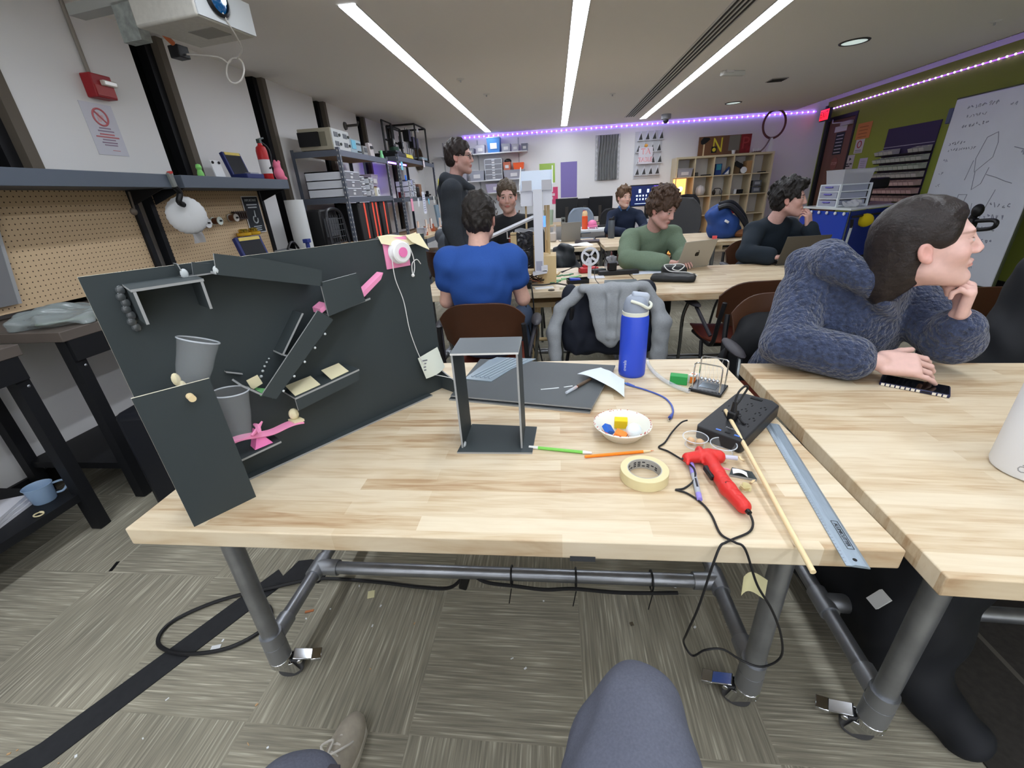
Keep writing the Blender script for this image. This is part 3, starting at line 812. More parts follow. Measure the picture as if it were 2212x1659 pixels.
b=MB();b.box((-0.437,-0.055,0.118),(0.025,0.03,0.006),(0,0.1,0.1));b.build('beam_end',TAPE,t)
b=MB();b.sphere((-0.437,-0.05,0.134),(0.012,0.011,0.015),nu=9,nv=7);b.build('tape_wad',TAPE,t)
b=MB();b.box((-0.036,-0.002,0.466),(0.08,0.003,0.082));b.build('pink_square',PINK,t)
b=MB();Rf=Matrix(((1,0,0),(0,0,-1),(0,1,0)))
b.T=Matrix.Translation((-0.034,-0.004,0.468))@Rf.to_4x4()
b.lathe([(0.0,0.0),(0.031,0.0),(0.033,0.004),(0.031,0.008),(0.024,0.009),(0.024,0.018),(0.029,0.019),(0.030,0.023),(0.026,0.026),(0.0,0.026)],n=28);sp=b.build('spool',WHITE,t)
b=MB(b.T);b.lathe([(0.0135,0.0262),(0.0135,0.030),(0.0,0.030)],n=18);b.build('hub',PINKD,sp)
b=MB();b.tube(smooth_path([(-0.064,-0.018,0.462),(-0.066,-0.02,0.40),(-0.05,-0.02,0.33),(-0.045,-0.02,0.24),(-0.025,-0.02,0.15),(0.0,-0.015,0.10),(0.012,-0.012,0.07),(0.035,-0.012,0.062),(0.062,-0.06,0.052)],6),0.0013,6);b.build('pull_string',STRING,t)
b=MB();b.tube(smooth_path([(-0.006,-0.02,0.49),(0.004,-0.022,0.455),(0.006,-0.02,0.42),(-0.004,-0.02,0.40),(0.0,-0.018,0.43),(0.02,-0.016,0.44),(0.035,-0.012,0.425)],6),0.0013,6);b.sphere((-0.004,-0.02,0.398),0.005,nu=8,nv=6);b.build('loose_string',STRING,t)
def tp(u,v):return(-0.085+0.13*u,0.012-0.022*v-0.002*math.sin(5*u),0.508+0.004*math.sin(6*u+2*v)*1+(0.003 if v<0.55 else-0.03*(v-0.55)*(1.2+u)))
b=MB();b.grid(tp,14,8,0.0008);b.build('masking_tape_strip',TAPE,t)
def tf(u,v):return(0.0+0.05*u+0.012*v,-0.004-0.012*v*(1+u),0.51-0.034*v*(0.6+0.8*u))
b=MB();b.grid(tf,6,6,0.0008);b.build('masking_tape_flap',TAPE,t)
def nt(u,v):return(-0.028+0.082*u+0.02*(1-v),-0.014-0.012*math.sin(math.pi*u)*(1-v),0.064+0.012*(1-u)*0+0.078*v+0.014*u)
b=MB();b.grid(nt,8,8,0.0006);n_=b.build('paper_note',M('note_paper',(222,228,216),0.8),t)
b=MB()
for i in range(4):b.box((-0.006+0.004*(i%2),-0.0165,0.128-0.011*i),(0.022-0.004*(i%3),0.001,0.004),(0,0.15,0))
b.build('pencil_writing',INKG,n_)
b=MB();b.cyl((-0.626,-0.128,0.275),(-0.626,-0.04,0.275),0.0065,n=12);b.build('axle',DOWEL,t)
b=MB();b.sphere((-0.628,-0.045,0.296),(0.008,0.008,0.014),nu=8,nv=6);b.sphere((-0.622,-0.05,0.282),(0.006,0.008,0.01),nu=8,nv=6);b.build('tape_wad',TAPE,t)
def plastic_cup(label,loc,tilt,group='clear plastic cups'):
 c=thing('plastic_cup',label,'cup',loc,group=group,rot=tilt)
 b=MB();prof=[(0.0,0.0015),(0.024,0.0),(0.0255,0.002),(0.0325,0.072)]
 for i in range(8):prof.insert(3+i,(0.0262+0.0007*i+(0.0004 if i%2 else 0),0.014+0.005*i))
 prof+=[(0.036,0.104)]
 b.lathe(prof,n=36);b.build('cup_wall',CLEAR,c)
 b=MB();b.tube([(0.0365*math.cos(k*math.pi/16),0.0365*math.sin(k*math.pi/16),0.105)for k in range(32)],0.0016,6,closed=True);b.build('rim',CLEARR,c)
 return c
M54=Matrix.Translation((-0.433,1.246,TH))@Matrix.Rotation(math.atan2(0.809,0.588),4,'Z')
def on_board(s_,d,z):return tuple(M54@Vector((s_,-d,z)))
plastic_cup('upper clear plastic cup, tipped over on the front panel axle',on_board(-0.612,0.050,0.268),(0.0,math.radians(24),math.atan2(0.809,0.588)))
plastic_cup('lower clear plastic cup resting on the pink seesaw',on_board(-0.562,0.060,0.1385),(0.0,math.radians(6),math.atan2(0.809,0.588)))
T0=TH
t=thing('foam_board_arch','open black foam board arch standing alone mid table','model',(-0.16,0.955,T0),0.0)
b=MB();panel(b,[(-0.0975,-0.062,0),(0.096,-0.062,0),(0.103,0.067,0),(-0.084,0.083,0)],(0,0,TK));b.build('base_plate',FM,t)
b=MB();panel(b,[(-0.089,-0.043,TK),(-0.089,0.072,TK),(-0.089,0.072,0.262),(-0.089,-0.043,0.262)],(TK,0,0));b.build('upright',FM,t)
b=MB();panel(b,[(0.066,-0.043,TK),(0.066,0.072,TK),(0.066,0.072,0.262),(0.066,-0.043,0.262)],(TK,0,0));b.build('upright',FM,t)
b=MB();panel(b,[(-0.09,-0.044,0.262),(0.072,-0.044,0.262),(0.072,0.074,0.262),(-0.09,0.074,0.262)],(0,0,TK));b.build('top_plate',[M('foam_board_paler',(92,98,102),0.5,noise=(5,0.1)),M('foam_edge_white',(205,205,202),0.7)],t)  # top plate in a paler grey than the uprights
b=MB();b.sphere((-0.083,-0.03,0.008),(0.004,0.012,0.006),nu=8,nv=6);b.build('glue_bead',GLUE,t)
SHEETG=M('grey_black_sheet',(78,82,84),0.55,noise=(4,0.06))
def sheet_on(name,label,cat,poly,z,th,mats,group=None):
 c=sum((Vector(p)for p in poly),Vector((0,0)))/len(poly)
 q=thing(name,label,cat,(c.x,c.y,z),group=group)
 b=MB();panel(b,[(p[0]-c.x,p[1]-c.y,0)for p in poly],(0,0,th));b.build('board',mats,q)
 return q
sheet_on('foam_board_sheet','lower black foam board sheet, bottom of the two-sheet stack','foam board',[(-0.350,1.20),(0.095,1.105),(0.205,1.440),(-0.305,1.532)],T0,0.005,[SHEETG,FEDGE],'stacked black foam sheets')
q=sheet_on('foam_board_sheet','upper black foam board sheet with a glue smear, top of the stack','foam board',[(-0.345,1.207),(0.10,1.113),(0.212,1.446),(-0.30,1.536)],T0+0.0095,0.005,[SHEETG,FEDGE],'stacked black foam sheets')
b=MB();b.box((0.06,-0.075,0.0054),(0.06,0.006,0.0006),(0,0,0.2));b.box((0.12,-0.06,0.0054),(0.03,0.004,0.0006),(0,0,0.3));b.build('glue_smear',GLUE,q)
q=sheet_on('corrugated_strip','clear ribbed plastic strip lying on the black foam sheets','plastic sheet',[(-0.325,1.335),(-0.225,1.31),(-0.165,1.42),(-0.08,1.52),(-0.235,1.545),(-0.262,1.515)],T0+0.0147,0.0025,[M('clear_blue_grey',(150,164,174),0.25,alpha=0.75)]*2)
b=MB()
for i in range(5):b.tube([(-0.085+0.016*i,-0.09-0.004*i,0.004),(0.03+0.018*i,0.085-0.004*i,0.004)],0.003,6)
b.build('ribs',M('clear_rib',(165,178,188),0.25,alpha=0.8),q)
t=thing('water_bottle','tall cobalt blue insulated bottle with a grey lid on the nearest table','bottle',(0.262,1.40,T0))
BLUEB=M('bottle_blue',(44,74,196),0.42,spec=0.4,coat=0.15);LIDG=M('lid_grey',(142,150,164),0.45);BAND=M('band_cream',(214,216,202),0.5)
MB().lathe([(0,0),(0.041,0),(0.0445,0.004),(0.0455,0.012),(0.0455,0.205),(0.043,0.214),(0.04,0.216)],n=40).build('body',BLUEB,t)
MB().lathe([(0.04,0.214),(0.0425,0.215),(0.0425,0.227),(0.04,0.229)],n=40).build('band',BAND,t)
MB().lathe([(0.041,0.227),(0.0415,0.232),(0.039,0.252),(0.032,0.27),(0.02,0.279),(0,0.281)],n=40).build('lid',LIDG,t)
MB(Matrix.Translation((0.012,0,0.272))@Matrix.Rotation(0.15,4,'Y')).box((0,0,0),(0.056,0.036,0.03)).build('spout_cap',M('lid_light',(164,172,186),0.4),t,bevel=0.008,seg=3)
MB().tube(smooth_path([(-0.022,-0.032,0.267),(0.005,-0.042,0.259),(0.032,-0.034,0.243),(0.046,-0.012,0.246),(0.046,0.012,0.25),(0.034,0.033,0.246)],5),0.005,8).build('carry_loop',BAND,t)
cb=-Vector((0.262,1.40,0)).normalized();cs=Vector((0,0,1)).cross(cb)
pd=(cb*0.86-cs*0.51).normalized()
text('lettering','owala',0.017,M('bottle_mark',(200,205,215),0.5),t,axes((0,0,1),Vector((0,0,1)).cross(pd)*-1),pd*0.0457+Vector((0,0,0.045)),depth=0.0003)
t=thing('paper_scrap','torn white paper scrap lying over the craft knife','paper',(0.145,1.31,T0+0.016))
def pp(u,v):
 a=Vector((-0.075,0.03));c_=Vector((0.062,-0.115));d=Vector((0.082,0.02));e_=Vector((0.01,0.088))
 p=a.lerp(c_,u).lerp(e_.lerp(d,u),v)
 return(p.x,p.y,0.022*math.sin(math.pi*u)*(1-v)*0.6+0.012*(1-u)+0.002*math.sin(9*u+4*v)-0.014*u*u*(0.5 if v>0 else 0.5))
MB().grid(pp,14,10,0.0006).build('sheet',M('scrap_paper',(214,222,228),0.8),t)
t=thing('craft_knife','clear-capped orange pen poking out under the paper scrap','pen',(0.075,1.265,T0+0.0205),math.radians(52))
MB().tube([(-0.075,0,0),(-0.02,0,0)],[0.0045,0.0055],10).build('clear_cap',CLEARR,t)
MB().tube([(-0.03,0,0),(0.0,0,0)],0.003,8).build('orange_core',M('pen_orange',(225,130,70),0.5),t)
MB().tube([(-0.015,0,0),(0.06,0,0)],0.0055,10).build('barrel',M('pen_brown',(96,80,66),0.5),t)
t=thing('paper_bowl','white paper bowl with a speckled rim holding toy blocks','bowl',(0.170,0.985,T0))
BOWLM=M('bowl_paper',(226,226,216),0.6)
N_,L_,B_=nodes_of(BOWLM)
MB().lathe([(0,0.002),(0.04,0.002),(0.046,0.006),(0.066,0.034),(0.0725,0.0395),(0.075,0.037),(0.0735,0.034),(0.068,0.030),(0.048,0.003),(0.04,0.0),(0,0.0)],n=48).build('bowl',BOWLM,t)
b=MB();rr=random.Random(3)
for i in range(60):
 a=rr.uniform(0,6.283);r=rr.uniform(0.069,0.0745)
 z=0.0392 if r>0.0712 else 0.0376
 b.box((r*math.cos(a),r*math.sin(a),z+0.0006),(0.003,0.0018,0.0007),(0,0,a*3))
b.m(0);b.build('rim_speckle',M('speckle_red',(188,92,80),0.6),t)
def block(label,loc,dims,rot,col,cat='block',lab2=None):
 q=thing('toy_block',label,cat,loc,group='foam blocks in the paper bowl',rot=rot)
 MB().box((0,0,0),dims).build('block',M('block_'+'%d_%d_%d'%col,col,0.55),q,bevel=0.0015)
 return q
block('blue block leaning in the paper bowl',(0.134,0.982,T0+0.020),(0.026,0.026,0.014),(0.5,0.55,0.7),(36,96,190))
block('yellow block at the back of the paper bowl',(0.170,1.010,T0+0.0235),(0.034,0.018,0.028),(0.25,0.0,-0.1),(226,196,20))
block('orange block at the front of the paper bowl',(0.163,0.960,T0+0.017),(0.030,0.022,0.014),(0.15,0.25,-0.45),(240,130,50))
t=thing('golf_ball','white golf ball in the paper bowl','ball',(0.197,0.968,T0+0.0235))
MB().sphere((0,0,0),0.0205,nu=28,nv=20).build('ball',M('golf_white',(222,228,232),0.35,bump=(260,0.6,0.002)),t)
def pencil(label,a,c,col,tipcol,kind):
 a,c=Vector(a),Vector(c);d=c-a;L=d.length
 q=thing('coloured_pencil' if kind=='p' else 'paint_brush',label,'pencil' if kind=='p' else 'brush',a,math.atan2(d.y,d.x))
 b=MB();b.tube([(0,0,0),(L*0.84,0,0)],0.004,6 if kind=='p' else 10);b.build('barrel',M('pencil_%d'%col[0],col,0.4),q)
 if kind=='p':
  MB().tube([(L*0.84,0,0),(L*0.95,0,0)],[0.004,0.0014],8).build('wood_tip',DOWEL,q)
  MB().tube([(L*0.95,0,0),(L,0,0)],[0.0014,0.0003],8).build('lead',M('lead_%d'%tipcol[0],tipcol,0.5),q)
 else:
  MB().tube([(L*0.84,0,0),(L,0,0)],[0.0042,0.003],10).build('white_end',WHITE,q)
  MB().tube([(-0.022,0,0),(0.002,0,0)],[0.0036,0.0043],10).build('ferrule',M('white_band',(215,215,210),0.5),q)
pencil('orange coloured pencil in front of the paper bowl',(0.066,0.878,T0+0.004),(0.237,0.906,T0+0.004),(244,132,28),(220,120,60),'p')
pencil('light green marker stick touching the orange pencil',(-0.052,0.916,T0+0.0043),(0.084,0.893,T0+0.0043),(120,196,84),(0,0,0),'b')
t=thing('tape_roll','big roll of masking tape lying flat near the table front','tape',(0.193,0.802,T0))
TAPEY=M('tape_yellow',(214,202,158),0.6,bump=(200,0.15,0.001,(1,1,8)))
R0,R1,hh=0.0355,0.0525,0.025
MB().lathe([(R0+0.002,0),(R1,0),(R1,hh),(R0+0.002,hh)],n=56).build('tape_winding',TAPEY,t,bevel=0.0008)
MB().lathe([(R0,0.0),(R0+0.002,0.0),(R0+0.002,hh),(R0,hh),(R0,0)],n=56).build('core',M('tape_core',(170,168,162),0.6),t)
b=MB();rr=random.Random(5)
for i in range(9):
 a=0.5+0.29*i
 for z in(0.007,0.012,0.017):
  if rr.random()<0.75:
   n_=3
   for k in range(n_):
    aa=a+0.06*k;r=R0-0.0003
    b.box((r*math.cos(aa),r*math.sin(aa),z),(0.0006,0.0024,0.0028),(0,0,aa))
b.build('printed_marks',INK,t)
t=thing('glue_gun','red hot glue gun lying on its side by the tape roll','glue gun',(0.0,0.0,0.0))
RED=M('gun_red',(206,48,44),0.4,spec=0.4)
GZ=T0+0.0165
fd=Field((0.24,0.62,T0-0.002),(0.42,0.92,T0+0.05),0.0016)
zsq=((0,0,1),0.8)
P=lambda x,y,z=GZ:(x,y,z)
fd.cap(P(0.302,0.857),P(0.352,0.866),0.0125,0.0165,0.006)
fd.cap(P(0.352,0.866),P(0.372,0.862),0.0175,0.016,0.004)
fd.cap(P(0.334,0.867),P(0.3345,0.878),0.0165,0.0165,0.004,sq=((1,0,0),0.6))
fd.chain([P(0.348,0.856),P(0.349,0.80),P(0.352,0.745),P(0.362,0.692)],[0.0165,0.0155,0.0162,0.0145],0.006)
fd.cap(P(0.302,0.855),P(0.296,0.834),0.006,0.004,0.004)
fd.cap(P(0.333,0.85),P(0.330,0.838),0.004,0.003,0.004)
for i in range(5):
 y=0.788-0.019*i;fd.cap(P(0.335,y,GZ+0.015),P(0.372,y-0.004,GZ+0.015),0.0016,0.0016,0.002,'s')
fd.plane((0,0,T0+0.0005),(0,0,-1))
field_obj(fd,'gun_body',RED,t)
MB().tube([(0.3,0.8565,GZ),(0.287,0.853,GZ)],[0.007,0.002],10).build('nozzle',M('nozzle_dark',(50,42,42),0.4),t)
MB().tube([(0.374,0.861,GZ+0.002),(0.411,0.853,GZ+0.003)],0.0052,12).build('glue_stick',M('glue_stick',(206,208,226),0.25,alpha=0.7),t)
MB().box((0.333,0.80,GZ),(0.012,0.042,0.012),(0,0,0.1)).build('trigger',BLACK,t,bevel=0.002)
MB().tube([(0.3622,0.692,GZ),(0.366,0.672,GZ)],[0.0062,0.005],10).build('strain_relief',BLACK,t)
MB().cyl((0.3475,0.745,GZ+0.0165),(0.3475,0.745,GZ+0.0155),0.003,n=10).build('screw',BLACK,t)
CORD=M('black_cord',(24,24,26),0.5)
pts=[(0.366,0.671,GZ),(0.367,0.655,T0+0.006),(0.352,0.635,T0+0.0035),(0.318,0.617,T0+0.0035),(0.30,0.606,T0+0.005),(0.288,0.598,T0+0.002),(0.275,0.585,0.70),(0.262,0.58,0.60),(0.258,0.60,0.50),(0.264,0.62,0.44),(0.282,0.61,0.415),(0.30,0.60,0.45),(0.335,0.6,0.455),(0.375,0.595,0.43),(0.41,0.585,0.43),(0.435,0.58,0.47),(0.42,0.575,0.54),(0.39,0.575,0.61),(0.355,0.578,0.67),(0.33,0.594,T0+0.002),(0.316,0.606,T0+0.0065),(0.3,0.63,T0+0.003),(0.3,0.68,T0+0.003),(0.292,0.715,T0+0.003),(0.272,0.745,T0+0.003),(0.25,0.757,T0+0.003)]
MB().tube(smooth_path(pts,8),0.0022,8).tube(smooth_path([(0.252,0.757,T0+0.003),(0.272,0.763,T0+0.003),(0.297,0.785,T0+0.009),(0.305,0.82,T0+0.0142),(0.292,0.865,T0+0.006),(0.27,0.905,T0+0.003),(0.252,0.922,T0+0.003),(0.272,0.945,T0+0.003),(0.30,0.99,T0+0.006),(0.333,1.03,T0+0.012),(0.352,1.04,T0+0.014)],8),0.0022,8).build('cord',CORD,t,world=True)
t=thing('marker','lilac and grey felt marker lying beside the glue gun','marker',(0.290,0.722,T0+0.0062),math.atan2(0.150,0.022))
LIL=M('lilac',(146,134,214),0.4)
MB().tube([(0,0,0),(0.018,0,0)],[0.0055,0.006],12).build('end_plug',LIL,t)
MB().tube([(0.018,0,0),(0.086,0,0)],0.0061,12).build('barrel',M('marker_grey',(166,170,178),0.45),t)
MB().tube([(0.086,0,0),(0.142,0,0),(0.151,0,0)],[0.0066,0.006,0.003],12).build('cap',LIL,t)
b=MB();b.box((0.05,0,0.006),(0.03,0.004,0.0006));b.build('printed_mark',INK,t)
def sauce_cup(label,loc):
 c=thing('sauce_cup',label,'cup',loc,group='small clear sauce cups')
 MB().lathe([(0,0.0012),(0.022,0.0012),(0.0235,0.003),(0.0285,0.024)],n=32).build('cup_wall',CLEAR,c)
 MB().tube([(0.0295*math.cos(k*math.pi/16),0.0295*math.sin(k*math.pi/16),0.0248)for k in range(32)],0.0013,6,closed=True).build('rim',CLEARR,c)
 MB().tube([(0.0225*math.cos(k*math.pi/16),0.0225*math.sin(k*math.pi/16),0.0018)for k in range(32)],0.0009,6,closed=True).build('base_ring',CLEARR,c)
 return c
sauce_cup('clear sauce cup holding two wooden balls',(0.342,0.936,T0))
sauce_cup('empty clear sauce cup next to the wooden dowel',(0.398,0.905,T0))
for dx,dy,lab in((-0.009,0.004,'left wooden ball in the clear sauce cup'),(0.0105,-0.004,'right wooden ball in the clear sauce cup')):
 q=thing('wooden_ball',lab,'ball',(0.342+dx,0.936+dy,T0+0.0115),group='wooden balls in the sauce cup')
 MB().sphere((0,0,0),0.0098,nu=18,nv=12).build('ball',M('ball_wood',(206,172,134),0.6),q)
t=thing('power_strip','wide black surge protector lying across the table corner','power strip',(0.484,1.035,T0+0.0005),math.atan2(0.19,0.17))
PSB=M('strip_black',(34,35,38),0.45,spec=0.4)
L2,W2,H2=0.134,0.058,0.036
b=MB();b.prism([(-L2,-W2*0.92,0),(-L2+0.012,-W2,0),(L2-0.02,-W2,0),(L2,-W2*0.6,0),(L2,W2*0.6,0),(L2-0.02,W2,0),(-L2+0.012,W2,0),(-L2,W2*0.92,0)],(0,0,H2));b.build('housing',PSB,t,bevel=0.004,seg=3)
DK=M('slot_dark',(8,8,9),0.7)
for i in range(4):
 for j in(-1,0,1):
  x=-0.055+0.04*i;y=0.034*j
  if i==0 and j==1:continue
  b=MB();b.box((x,y-0.006,H2+0.0003),(0.009,0.0025,0.0008));b.box((x,y+0.006,H2+0.0003),(0.007,0.0025,0.0008));b.cyl((x+0.011,y,H2),(x+0.011,y,H2+0.0007),0.0026,n=10)
  b.build('outlet',DK,t)
USB=M('usb_blue',(70,110,190),0.4)
for j in(-1,0,1):
 b=MB();b.box((-0.118,0.022*j-0.015,H2+0.0004),(0.006,0.012,0.001));b.build('usb_port',USB if j else DK,t)
b=MB();b.box((0.112,0.0,H2+0.0006),(0.01,0.03,0.002));b.build('switch',DK,t)
text('lettering','Nuetsa',0.010,M('mark_grey',(150,152,156),0.5),t,axes((0,-1,0),(1,0,0)),(-0.092,-0.015,H2+0.0002),depth=0.0002)
W_=wm(t)
pp_=W_@Vector((-0.055+0.012,0.004,H2))
q=thing('plug','black mains plug standing in the surge protector with a looped cord','plug',pp_)
MB().box((0,0,0.012),(0.026,0.022,0.024),(0,0,0.8)).build('plug_body',BLACK,q,bevel=0.004)
MB().tube([(0,0,0.022),(0.0,0.002,0.05)],[0.008,0.005],10).build('strain_relief',BLACK,q)
MB().tube(smooth_path([(0,0.002,0.048),(0.008,0.01,0.072),(0.03,0.03,0.08),(0.045,0.045,0.068),(0.03,0.035,0.045),(0.008,0.012,0.026),(0.014,-0.014,0.006),(0.02,-0.03,0.002)],6),0.0027,8).build('cord',CORD,q)
t=thing('dowel','long pale wooden dowel sticking out over the table edge','dowel',(0.449,1.045,T0+0.0415))
a=Vector((0.449,1.045,T0+0.0415));c=Vector((0.4165,0.545,T0+0.006))
b=MB();b.cyl((0,0,0),c-a,0.0048,n=14);b.build('rod',DOWEL,t)
t=thing('ruler','grey aluminium ruler overhanging the front table corner','ruler',(0.535,0.80,T0),math.atan2(0.565-1.04,0.497-0.571))
ALU=M('aluminium',(152,166,178),0.38,0.55,noise=(30,0.06,(1,6,1)))
HL=0.2405
b=MB();b.prism([(-HL,-0.0185,0.0003),(-HL,0.0165,0.0003),(-HL,0.0165,0.002),(-HL,0.011,0.0045),(-HL,-0.006,0.0055),(-HL,-0.0105,0.0028),(-HL,-0.0185,0.0022)],(2*HL,0,0));b.build('blade',ALU,t,smooth=20)
b=MB()
for i in range(60):b.box((-HL+0.006+0.0079*i,-0.0165,0.0026),(0.0005,0.0028 if i%4 else 0.005,0.0003))
b.build('scale_marks',INKG,t)
b=MB();b.cyl((HL-0.012,-0.002,0.0051),(HL-0.012,-0.002,0.0058),0.0034,n=12);b.build('hang_hole',DK,t)
text('lettering','ALUMICUTTER',0.0088,M('ink_black',(22,22,24),0.6),t,axes((1,0,0.0),(0,1,-0.05)),(HL-0.072,0.0022,0.0056),depth=0.0002,sx=1.0)
b=MB();b.box((HL-0.072,0.0078,0.0056),(0.07,0.0008,0.0003));b.box((HL-0.072,-0.0028,0.0058),(0.07,0.0008,0.0003));b.box((HL-0.107,0.0025,0.0057),(0.0008,0.011,0.0003));b.box((HL-0.037,0.0025,0.0057),(0.0008,0.011,0.0003));b.build('logo_frame',M('ink_black',(22,22,24)),t)
t=thing('usb_cable','short blue cable with a plug at each end on the nearest table','cable',(0.27,1.19,T0))
BC=M('usb_cable_blue',(72,92,170),0.4)
MB().tube(smooth_path([(0.247,1.288,T0+0.004),(0.29,1.253,T0+0.003),(0.327,1.207,T0+0.003),(0.338,1.16,T0+0.003),(0.334,1.115,T0+0.003),(0.325,1.09,T0+0.004)],7),0.0026,8).build('cord',BC,t,world=True)
for a,c,e in(((0.252,1.284),(0.232,1.303),(0.226,1.309)),((0.326,1.092),(0.314,1.07),(0.307,1.056))):
 MB().tube([(a[0],a[1],T0+0.0045),(c[0],c[1],T0+0.0048)],[0.0035,0.0056],8).build('plug_boot',BC,t,world=True)
 MB().tube([(c[0],c[1],T0+0.0048),(e[0],e[1],T0+0.0048)],0.0034,4).build('plug_tip',CHROME if a[0]>0.3 else M('usb_blue_tip',(60,120,190),0.4),t,world=True)
t=thing('clear_tube','curved piece of clear plastic tubing behind the green block','tubing',(0.39,1.4,T0))
MB().tube(smooth_path([(0.337,1.515,T0+0.0075),(0.333,1.46,T0+0.0075),(0.337,1.40,T0+0.0075),(0.352,1.335,T0+0.0075),(0.38,1.275,T0+0.0075),(0.412,1.235,T0+0.0075)],8),0.007,14,caps=False).build('tube_wall',M('clear_tube',(205,214,222),0.1,spec=0.7,alpha=0.32),t,world=True)
q=thing('toy_block','green rectangular foam block beside the clear tubing','block',(0.400,1.315,T0+0.0152),-0.3)
MB().box((0,0,0),(0.054,0.03,0.03)).build('block',M('block_green',(44,150,76),0.5),q,bevel=0.002)
q=thing('toy_block','orange block in a white sleeve next to the green block','block',(0.447,1.322,T0+0.0145),0.9)
MB().box((0,0,0),(0.028,0.02,0.028)).build('sleeve',WHITE,q,bevel=0.001)
MB().box((-0.0095,-0.0035,-0.002),(0.01,0.015,0.022)).build('orange_core',M('block_240_130_50',(240,130,50)),q)
MB().box((0.002,0,0.0142),(0.008,0.012,0.001)).build('orange_print',M('block_240_130_50',(240,130,50)),q)
t=thing('newtons_cradle','small wire swinging-ball cradle on a black base','desk toy',(0.478,1.262,T0),math.atan2(-0.047,0.072))
MB().box((0,0,0.006),(0.098,0.085,0.011)).build('base',M('cradle_base',(30,32,36),0.25),t,bevel=0.003)
MB().box((0,0.004,0.0118),(0.05,0.04,0.001)).build('mirror_plate',M('mirror',(150,165,180),0.08,0.9),t)
for sy in(-1,1):
 MB().tube(smooth_path([(-0.04,sy*0.034,0.011),(-0.04,sy*0.034,0.085),(-0.036,sy*0.034,0.094),(-0.028,sy*0.034,0.097),(0.028,sy*0.034,0.097),(0.036,sy*0.034,0.094),(0.04,sy*0.034,0.085),(0.04,sy*0.034,0.011)],4),0.0023,8).build('wire_frame',CHROME,t)
for i in range(5):
 x=-0.0235+0.01175*i
 g=MB().sphere((x,0,0.034),0.0058,nu=14,nv=10).build('ball',CHROME,t)
 MB().tube([(x,-0.034,0.096),(x,0,0.039),(x,0.034,0.096)],0.0003,4).build('thread',STRING,g)
t=thing('foam_scrap','small black foam board scrap with white tape by the dowel','scrap',(0.408,0.815,T0+0.0005),-0.25)
b=MB();panel(b,[(-0.026,-0.012,0),(0.028,-0.016,0),(0.022,0.012,0),(-0.018,0.018,0)],(0,0,0.005));b.build('board',FM,t)
MB().grid(lambda u,v:(-0.018+0.028*u,0.012-0.02*v-0.008*u,0.0055+0.01*math.sin(3*u)*(0.3+v*0.4)),8,5,0.0006).build('tape_bit',WHITE,t)
t=thing('tape_scrap','crumpled yellowish tape scrap below the foam scrap','scrap',(0.395,0.762,T0))
b=MB();rr=random.Random(9)
for k in range(4):
 a0=rr.uniform(0,6);b.grid(lambda u,v,a0=a0,k=k:(0.012*math.cos(a0+3*u)*(0.5+v*0.5),0.010*math.sin(a0+3*u)*(0.5+v*0.5),0.002+0.012*v*abs(math.sin(2*u+k))),7,4,0.0005)
b.build('crumple',M('tape_clear_yellow',(206,196,150),0.4),t)
rr=random.Random(21)
for i,(x,y)in enumerate([(0.425,0.95),(0.5,0.965),(0.432,0.875),(0.366,0.99),(0.42,0.79),(0.385,0.865)]):
 q=thing('wood_shaving','tiny pale shaving lying near the dowel and glue gun','scrap',(x,y,T0),rr.uniform(0,3),'pale shavings scattered near the dowel')
 MB().grid(lambda u,v:(0.018*(u-0.5),0.005*(v-0.5),0.0006+0.004*(u-0.5)**2*4),5,2,0.0006).build('shaving',DOWEL,q)
q=thing('pink_scrap','thin pink card sliver by the foam scrap','scrap',(0.381,0.838,T0),-0.5)
MB().box((0,0,0.001),(0.02,0.003,0.0016)).build('sliver',PINK,q)
q=thing('black_tape','black tape patch stuck under the front table edge','tape',(0.045,0.6025,0.694))
MB().box((0,-0.0006,-0.001),(0.048,0.001,0.012)).build('patch',M('gaffer',(58,60,62),0.6),q)
q=thing('tape_scrap','curled masking tape stuck on the right table leg','tape',(0.436,0.728,0.5))
MB().grid(lambda u,v:(-0.024+0.048*u+0.004*v,-0.004+0.01*math.sin(4*u),0.03-0.06*v-0.02*(u-0.5)**2),8,6,0.0007).build('tape_strip',M('tape_cream',(222,216,172),0.6),q)
q['label']='curled masking tape hanging on the right front leg of the nearest table'
t=thing('phone','black phone in a checked case under the hand of the woman in fleece','phone',(1.077,1.265,T0),math.atan2(-0.094,0.12))
MB().box((0,0.0,0.0055),(0.158,0.078,0.011)).build('case',M('case_navy',(38,40,74),0.5),t,bevel=0.004)
MB().box((0,0.0,0.0112),(0.152,0.072,0.0012)).build('screen',M('screen_black',(6,6,8),0.08),t,bevel=0.0005)
b=MB()
for i in range(13):
 if i in(8,9):continue
 b.box((-0.07+0.0115*i,-0.0391,0.0055),(0.0082,0.0008,0.0078))
b.build('checks',M('case_cream',(228,222,208),0.5),t)
MB().box((0.028,-0.0392,0.0068),(0.02,0.0012,0.003)).build('side_button',BLACK,t)
t=thing('tumbler','large white tumbler cut by the right edge of the photo','tumbler',(1.008,0.84,T0))
MB().lathe([(0,0.0),(0.058,0.0),(0.064,0.004),(0.0665,0.012),(0.0665,0.21),(0.061,0.235),(0.044,0.25),(0.044,0.27),(0,0.27)],n=48).build('body',M('tumbler_white',(222,224,228),0.4,bump=(400,0.1,0.001)),t)
pd=Vector((-0.86,-0.50,0)).normalized()
text('lettering','Owala',0.02,M('mark_grey',(150,152,156)),t,axes((0,0,1),Vector((0,0,1)).cross(pd)*-1),pd*0.0667+Vector((0,0,0.045)),depth=0.0003)
BSTEEL=M('bench_black_steel',(24,25,28),0.5,spec=0.3)
SLATE=M('shelf_slate',(84,92,104),0.55,noise=(3,0.05))
